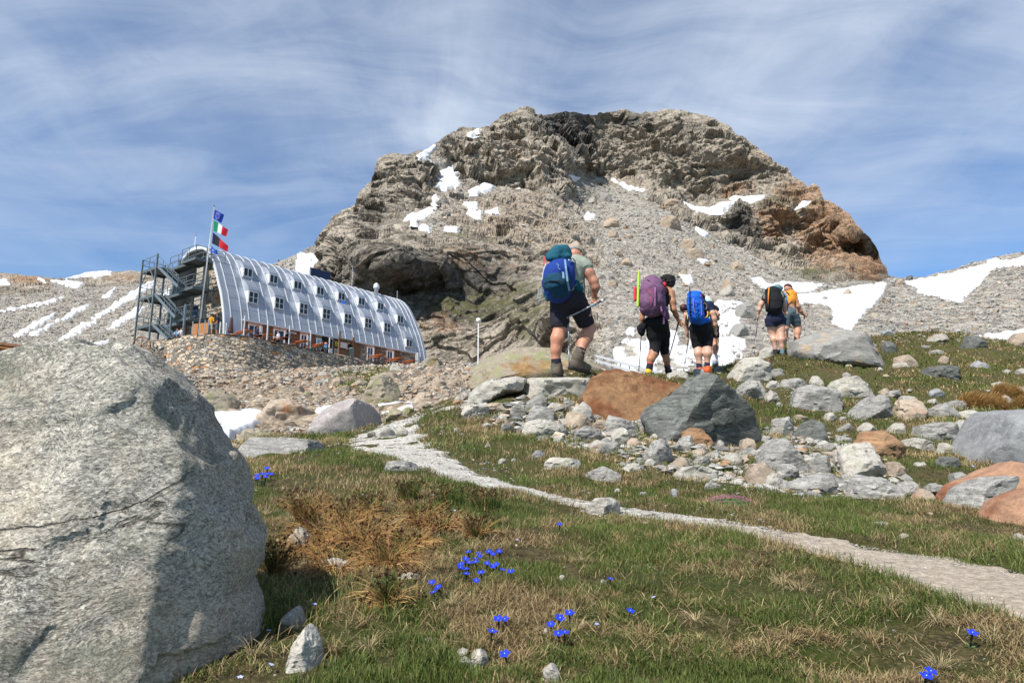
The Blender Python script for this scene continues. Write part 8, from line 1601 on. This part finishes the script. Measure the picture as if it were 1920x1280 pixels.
def hiker_orange():
    R_ = Ref(1390, 510, 7.113, 17.4); org = R_(640, 1060); h = .010
    t = thing('person', 'hiker in bright orange T-shirt and dark cap turning his head to the right', 'person', org, 0, 'hikers walking uphill')
    hd = R_(622, 222, .0); lk = (.72, .60, -.28); fo, fr = head(hd, .112, lk); ops = fo + chain(R_, [(635, 255, .0, 36), (650, 290, .0, 44)], .03) + chain(R_, [(640, 320, .0, 70), (630, 430, .0, 70), (650, 530, .0, 82)], .05) + chain(R_, [(705, 310, .0, 40), (725, 385, -.03, 36), (755, 455, -.03, 32), (790, 520, .02, 26), (825, 562, .06, 18)], .03) + hand(R_(825, 562, .06), (.9, .3, -.35), (.1, 0, 1), 1, 1.1)
    ops += chain(R_, [(590, 300, .08, 38), (575, 420, .15, 30), (585, 520, .3, 22)], .03) + hand(R_(585, 520, .3), (.1, .4, -.8), (0, 0, 1), -1, 1.0) + chain(R_, [(690, 560, .0, 70), (735, 680, .10, 56), (755, 740, .12, 46), (748, 810, .06, 44), (740, 880, .04, 34), (735, 960, .04, 26), (735, 1010, .04, 26)], .03) + chain(R_, [(610, 560, .0, 66), (590, 720, .08, 50), (578, 820, .0, 42), (575, 960, .0, 26), (578, 1010, .0, 25)], .03)
    fobj('body', ops, SK, t, h, org, attrs=ZERO); fobj('t_shirt', chain(R_, [(650, 300, .0, 72), (638, 380, .0, 84), (625, 462, .0, 72)], .05) + chain(R_, [(600, 300, .03, 46), (690, 295, .0, 48)], .04) + chain(R_, [(685, 290, .0, 46), (716, 372, -.02, 42)], .03, flat=True), M_ORNG, t, h, org, .006, 12, attrs=ZERO)
    fobj('shorts', chain(R_, [(630, 475, .0, 76), (650, 540, .0, 90)], .05) + chain(R_, [(690, 560, .0, 76), (742, 700, .10, 62)], .03, flat=True) + chain(R_, [(612, 560, .0, 72), (594, 715, .07, 56)], .03, flat=True), M_GREYSH, t, h, org, .007, 10, attrs=ZERO); fobj('belt', chain(R_, [(560, 478, .0, 14), (670, 470, -.07, 14)], .02), M_BLK, t, .009, org)
    l, s, u = fr; cap = fobj('cap', [('e', hd + u * .04, (.10, .122, .09), dict(rot=np.array([s[:], l[:], u[:]]).T)), ('x', hd + u * .03, -u)], M_CAPD, t, .008, org); fobj('brim', [('e', hd + l * .14 + u * .045, (.07, .085, .012), dict(rot=np.array([s[:], l[:], u[:]]).T))], M_CAPD, cap, .007, org); MB().bar(hd + l * .10 - s * .07 + u * .01 - org, hd + l * .10 + s * .07 + u * .01 - org, .03, .03).build('glasses', M_BLACK, t)
    fobj('sock', chain(R_, [(577, 960, .0, 28), (578, 1010, .0, 28)], .01, flat=True), M_YEL, t, .009, org); boot(R_, 'shoe', t, org, (579, 1015, .0), (578, 1040, -.03), (590, 1045, .18), 28, M_YEL, M_SOLE); boot(R_, 'shoe', t, org, (736, 1015, .04), (732, 1040, .0), (745, 1040, .22), 28, M_SOLE, M_SOLE)
    p = thing('backpack', 'light blue daypack slung on the left shoulder of the hiker in orange', 'backpack', R_(568, 460, -.1), 0, 'hiking backpacks'); o = p.location; fobj('main_bag', chain(R_, [(572, 300, -.12, 30), (568, 380, -.16, 38), (572, 450, -.14, 34)], .04), M_SKYB, p, h, o, .006, 14, attrs=ZERO); strap(R_, [(600, 260, -.08), (640, 300, -.17)], 10, M_PBLACK, p, o); strap(R_, [(600, 450, -.14), (680, 385, -.17)], 8, M_COBALT, p, o)
    pole('trekking_pole', 'dark trekking pole under the outstretched right hand of the hiker in orange', R_(838, 572, .08), R_(846, 800, .10), .12, .0085, M_POLE, False); pole('trekking_pole', 'pale trekking pole between the two front hikers', R_(598, 640, .2), R_(645, 1050, .25), .15, .0085, M_POLE, False)
hiker_orange()
# ---- small figures on the terrace
def mini(label, at_, hgt, pose, top, bot, skin=SK, hair=M_HAIR, face=(0, 1, 0), seat=None):
    at_ = Vector(at_); f = Vector(face).normalized(); s = f.cross(Vector((0, 0, 1))); k = hgt / 1.75; V_ = lambda a, b, c: at_ + (s * a + f * b + Vector((0, 0, c))) * k
    t = thing('person', label, 'person', at_, 0, 'people on the hut terrace'); h = .022; c = lambda a, b, r1, r2, kk=.03: ('c', a, b, r1 * k, r2 * k, dict(k=kk)); sit = pose == 'sit'; dz = -.42 if sit else 0
    ops = [('e', V_(0, .02, 1.63 + dz), (.085 * k, .1 * k, .115 * k), {}), c(V_(0, 0, 1.45 + dz), V_(0, 0, 1.55 + dz), .06, .05), c(V_(0, 0, 1.32 + dz), V_(0, 0, .95 + dz), .15, .14), c(V_(0, .09, 1.60 + dz), V_(0, .13, 1.58 + dz), .02, .015)]
    for q in (-1, 1):
        if sit: ops += [c(V_(.1 * q, 0, .5), V_(.11 * q, .42, .5), .085, .065), c(V_(.11 * q, .42, .5), V_(.11 * q, .42, .08), .055, .04), c(V_(.11 * q, .40, .05), V_(.11 * q, .55, .04), .045, .04), c(V_(.19 * q, 0, .98), V_(.24 * q, .12, .74), .05, .04), c(V_(.24 * q, .12, .74), V_(.1 * q, .36, .76), .038, .03)]
        else: ops += [c(V_(.1 * q, 0, .92), V_(.11 * q, .02, .5), .09, .062), c(V_(.11 * q, .02, .5), V_(.11 * q, 0, .1), .058, .04), c(V_(.11 * q, -.04, .05), V_(.12 * q, .16, .04), .045, .04), c(V_(.20 * q, 0, 1.38), V_(.26 * q, -.02, 1.12), .052, .042), c(V_(.26 * q, -.02, 1.12), V_(.2 * q, .14, .92), .04, .028), c(V_(.2 * q, .14, .92), V_(.18 * q, .19, .86), .032, .02)]
    fobj('body', ops, skin, t, h, at_, attrs=ZERO, pad=.06)
    fobj('shirt', [c(V_(0, 0, 1.36 + dz), V_(0, 0, .96 + dz), .165, .155), c(V_(-.18, 0, 1.38 + dz), V_(.18, 0, 1.38 + dz), .075, .075)] + [c(V_(.2 * q, 0, 1.36 + dz), V_(.25 * q, .0, 1.16 + dz), .068, .06) for q in (-1, 1)], top, t, h, at_, pad=.06)
    fobj('shorts', [c(V_(0, 0, .95 + dz), V_(0, 0, .88 + dz), .155, .155)] + [c(V_(.1 * q, .0, .5 if sit else .88), V_(.11 * q, .36 if sit else .02, .5), .10, .085) for q in (-1, 1)], bot, t, h, at_, pad=.06)
    fobj('hair', [('e', V_(0, -.01, 1.68 + dz), (.095 * k, .11 * k, .10 * k), {})], hair, t, h, at_, pad=.06)
M_BEIGE = fabric('beige_shorts', (.38, .33, .28)); M_WTOP = fabric('white_top', (.62, .62, .66)); M_YSH = fabric('mustard_shirt', (.60, .28, .03))
tz = 11.1
def on_terr(zx, y, z=tz): q = Z1(zx, 1000, y); return (q.x, q.y, z)
mini('person in a mustard shirt and beige shorts standing at the terrace edge', on_terr(580, 54.45), 1.76, 'stand', M_YSH, M_BEIGE, face=(.3, 1, 0)); mini('person in a navy shirt standing next to the one in mustard', on_terr(624, 54.35), 1.74, 'stand', M_NAVY, M_GREYSH, face=(-.9, -.3, 0))
q = HW(2.0, -1.3, 0); mini('person in navy sitting behind the first terrace post', q, 1.7, 'sit', M_NAVY, M_NAVY, face=(.8, .6, 0)); q = HW(4.4, -.8, 0); mini('person in a white top sitting at the first orange table', q, 1.7, 'sit', M_WTOP, M_BLK, SKP, face=(-.6, -.4, 0)); q = HW(4.9, -1.35, 0); mini('person in black sitting at the near end of the second orange table', q, 1.7, 'sit', M_BLK, M_BLK, face=(.6, .8, 0))
q = HW(XL(606, -.3), -.35, 0); mini('person in black sitting before the hut door', q, 1.7, 'sit', M_BLK, M_BLK, face=(.6, .8, 0)); q = HW(XL(657, -.2), -.2, 0); mini('person in black standing beside the waste bin', q, 1.75, 'stand', M_BLK, M_BLK, face=(-.6, .8, 0)); q = on_terr(375, 57.5); mini('person in a white top sitting below the staircase', q, 1.7, 'sit', M_WTOP, M_NAVY, face=(.7, -.7, 0)); q = on_terr(345, 57.8); mini('person in light blue sitting below the staircase, left of the one in white', q, 1.65, 'sit', M_SKYB, M_BLK, face=(.7, -.7, 0))
q = HW(XL(609, -.6), -.95, .45); p = thing('backpack', 'bright blue backpack leaning on the bench before the hut door', 'backpack', q); fobj('main_bag', [('c', q, q + Vector((0, 0, .4)), .17, .15, {})], M_SKYB, p, .02, q, .01, 8, attrs=ZERO, pad=.06); fobj('lid', [('e', q + Vector((0, 0, .52)), (.15, .13, .08), {})], M_ORP, p, .02, q, pad=.06)
# ------------------------------------------------------------------ labels for the rocks: look, shape and the nearest landmark
LAND = [(1178, 735, 'the large rust-brown slab'), (1330, 765, 'the dark triangular boulder'), (1870, 820, 'the blue-grey boulder at the right edge'), (1585, 645, 'the long white-and-orange streaked slab'), (1050, 690, 'the feet of the foremost hiker'), (1020, 690, 'the lichen-covered rock face'), (1318, 690, 'the hiker with the royal blue backpack'), (1460, 650, 'the front pair of hikers'), (560, 770, 'the tan boulder in the snow'), (650, 785, 'the pinkish grey boulder'), (410, 750, 'the lichen-capped boulder'), (710, 735, 'the large tan boulder on the rubble slope'), (1838, 748, 'the orange-brown grass cushion'), (1730, 895, 'the long rust-red slab'), (740, 855, 'the widest part of the footpath'), (1100, 945, 'the narrow part of the footpath'), (900, 1070, 'the largest gentian cluster'), (470, 1080, 'the big foreground boulder'), (1250, 620, 'the snow patch behind the purple backpack'), (1370, 610, 'the snow patch behind the blue backpack'), (1650, 560, 'the big snow wedge'), (1060, 460, 'the head of the foremost hiker'), (1220, 530, 'the purple backpack'), (1350, 385, 'the curved snow line under the right wall')]
BIG = set()
def size_word(w): return 'tiny' if w < 22 else 'small' if w < 45 else 'medium-sized' if w < 90 else 'large'
groups = {}
for r in ROCKS:
    ob, cx, cy, w, h, mk, sh, lab = r
    if lab: continue
    d = sorted((math.hypot(cx - x, (cy - y) * 1.3), x, y, n) for x, y, n in LAND)[0]
    dx, dy = cx - d[1], cy - d[2]
    if abs(dx) > abs(dy) * 1.6: rel = 'right of' if dx > 0 else 'left of'
    elif abs(dy) > abs(dx) * 1.6: rel = 'below' if dy > 0 else 'above'
    else: rel = ('below and ' if dy > 0 else 'above and ') + ('right of' if dx > 0 else 'left of')
    base = (size_word(w), COLN[mk], SHN[sh], ob['category'], rel, d[3]); groups.setdefault(base, []).append((d[0], r))
for base, L in groups.items():
    L.sort(key=lambda q: q[0])
    for i, (dist, r) in enumerate(L):
        s = '%s %s %s %s %s %s' % base
        if len(L) > 1: s = ['nearest', 'second nearest', 'third nearest', 'fourth nearest', 'fifth nearest', 'sixth nearest', 'seventh nearest', 'eighth nearest', 'ninth nearest', 'tenth nearest'][min(i, 9)] + ' ' + s
        r[0]['label'] = ' '.join(s.split()[:16])
for r in ROCKS: r[0]['group'] = 'boulders and stones on the hillside' if r[2] > 650 or r[1] < 900 else 'blocks lying on the mountain scree'
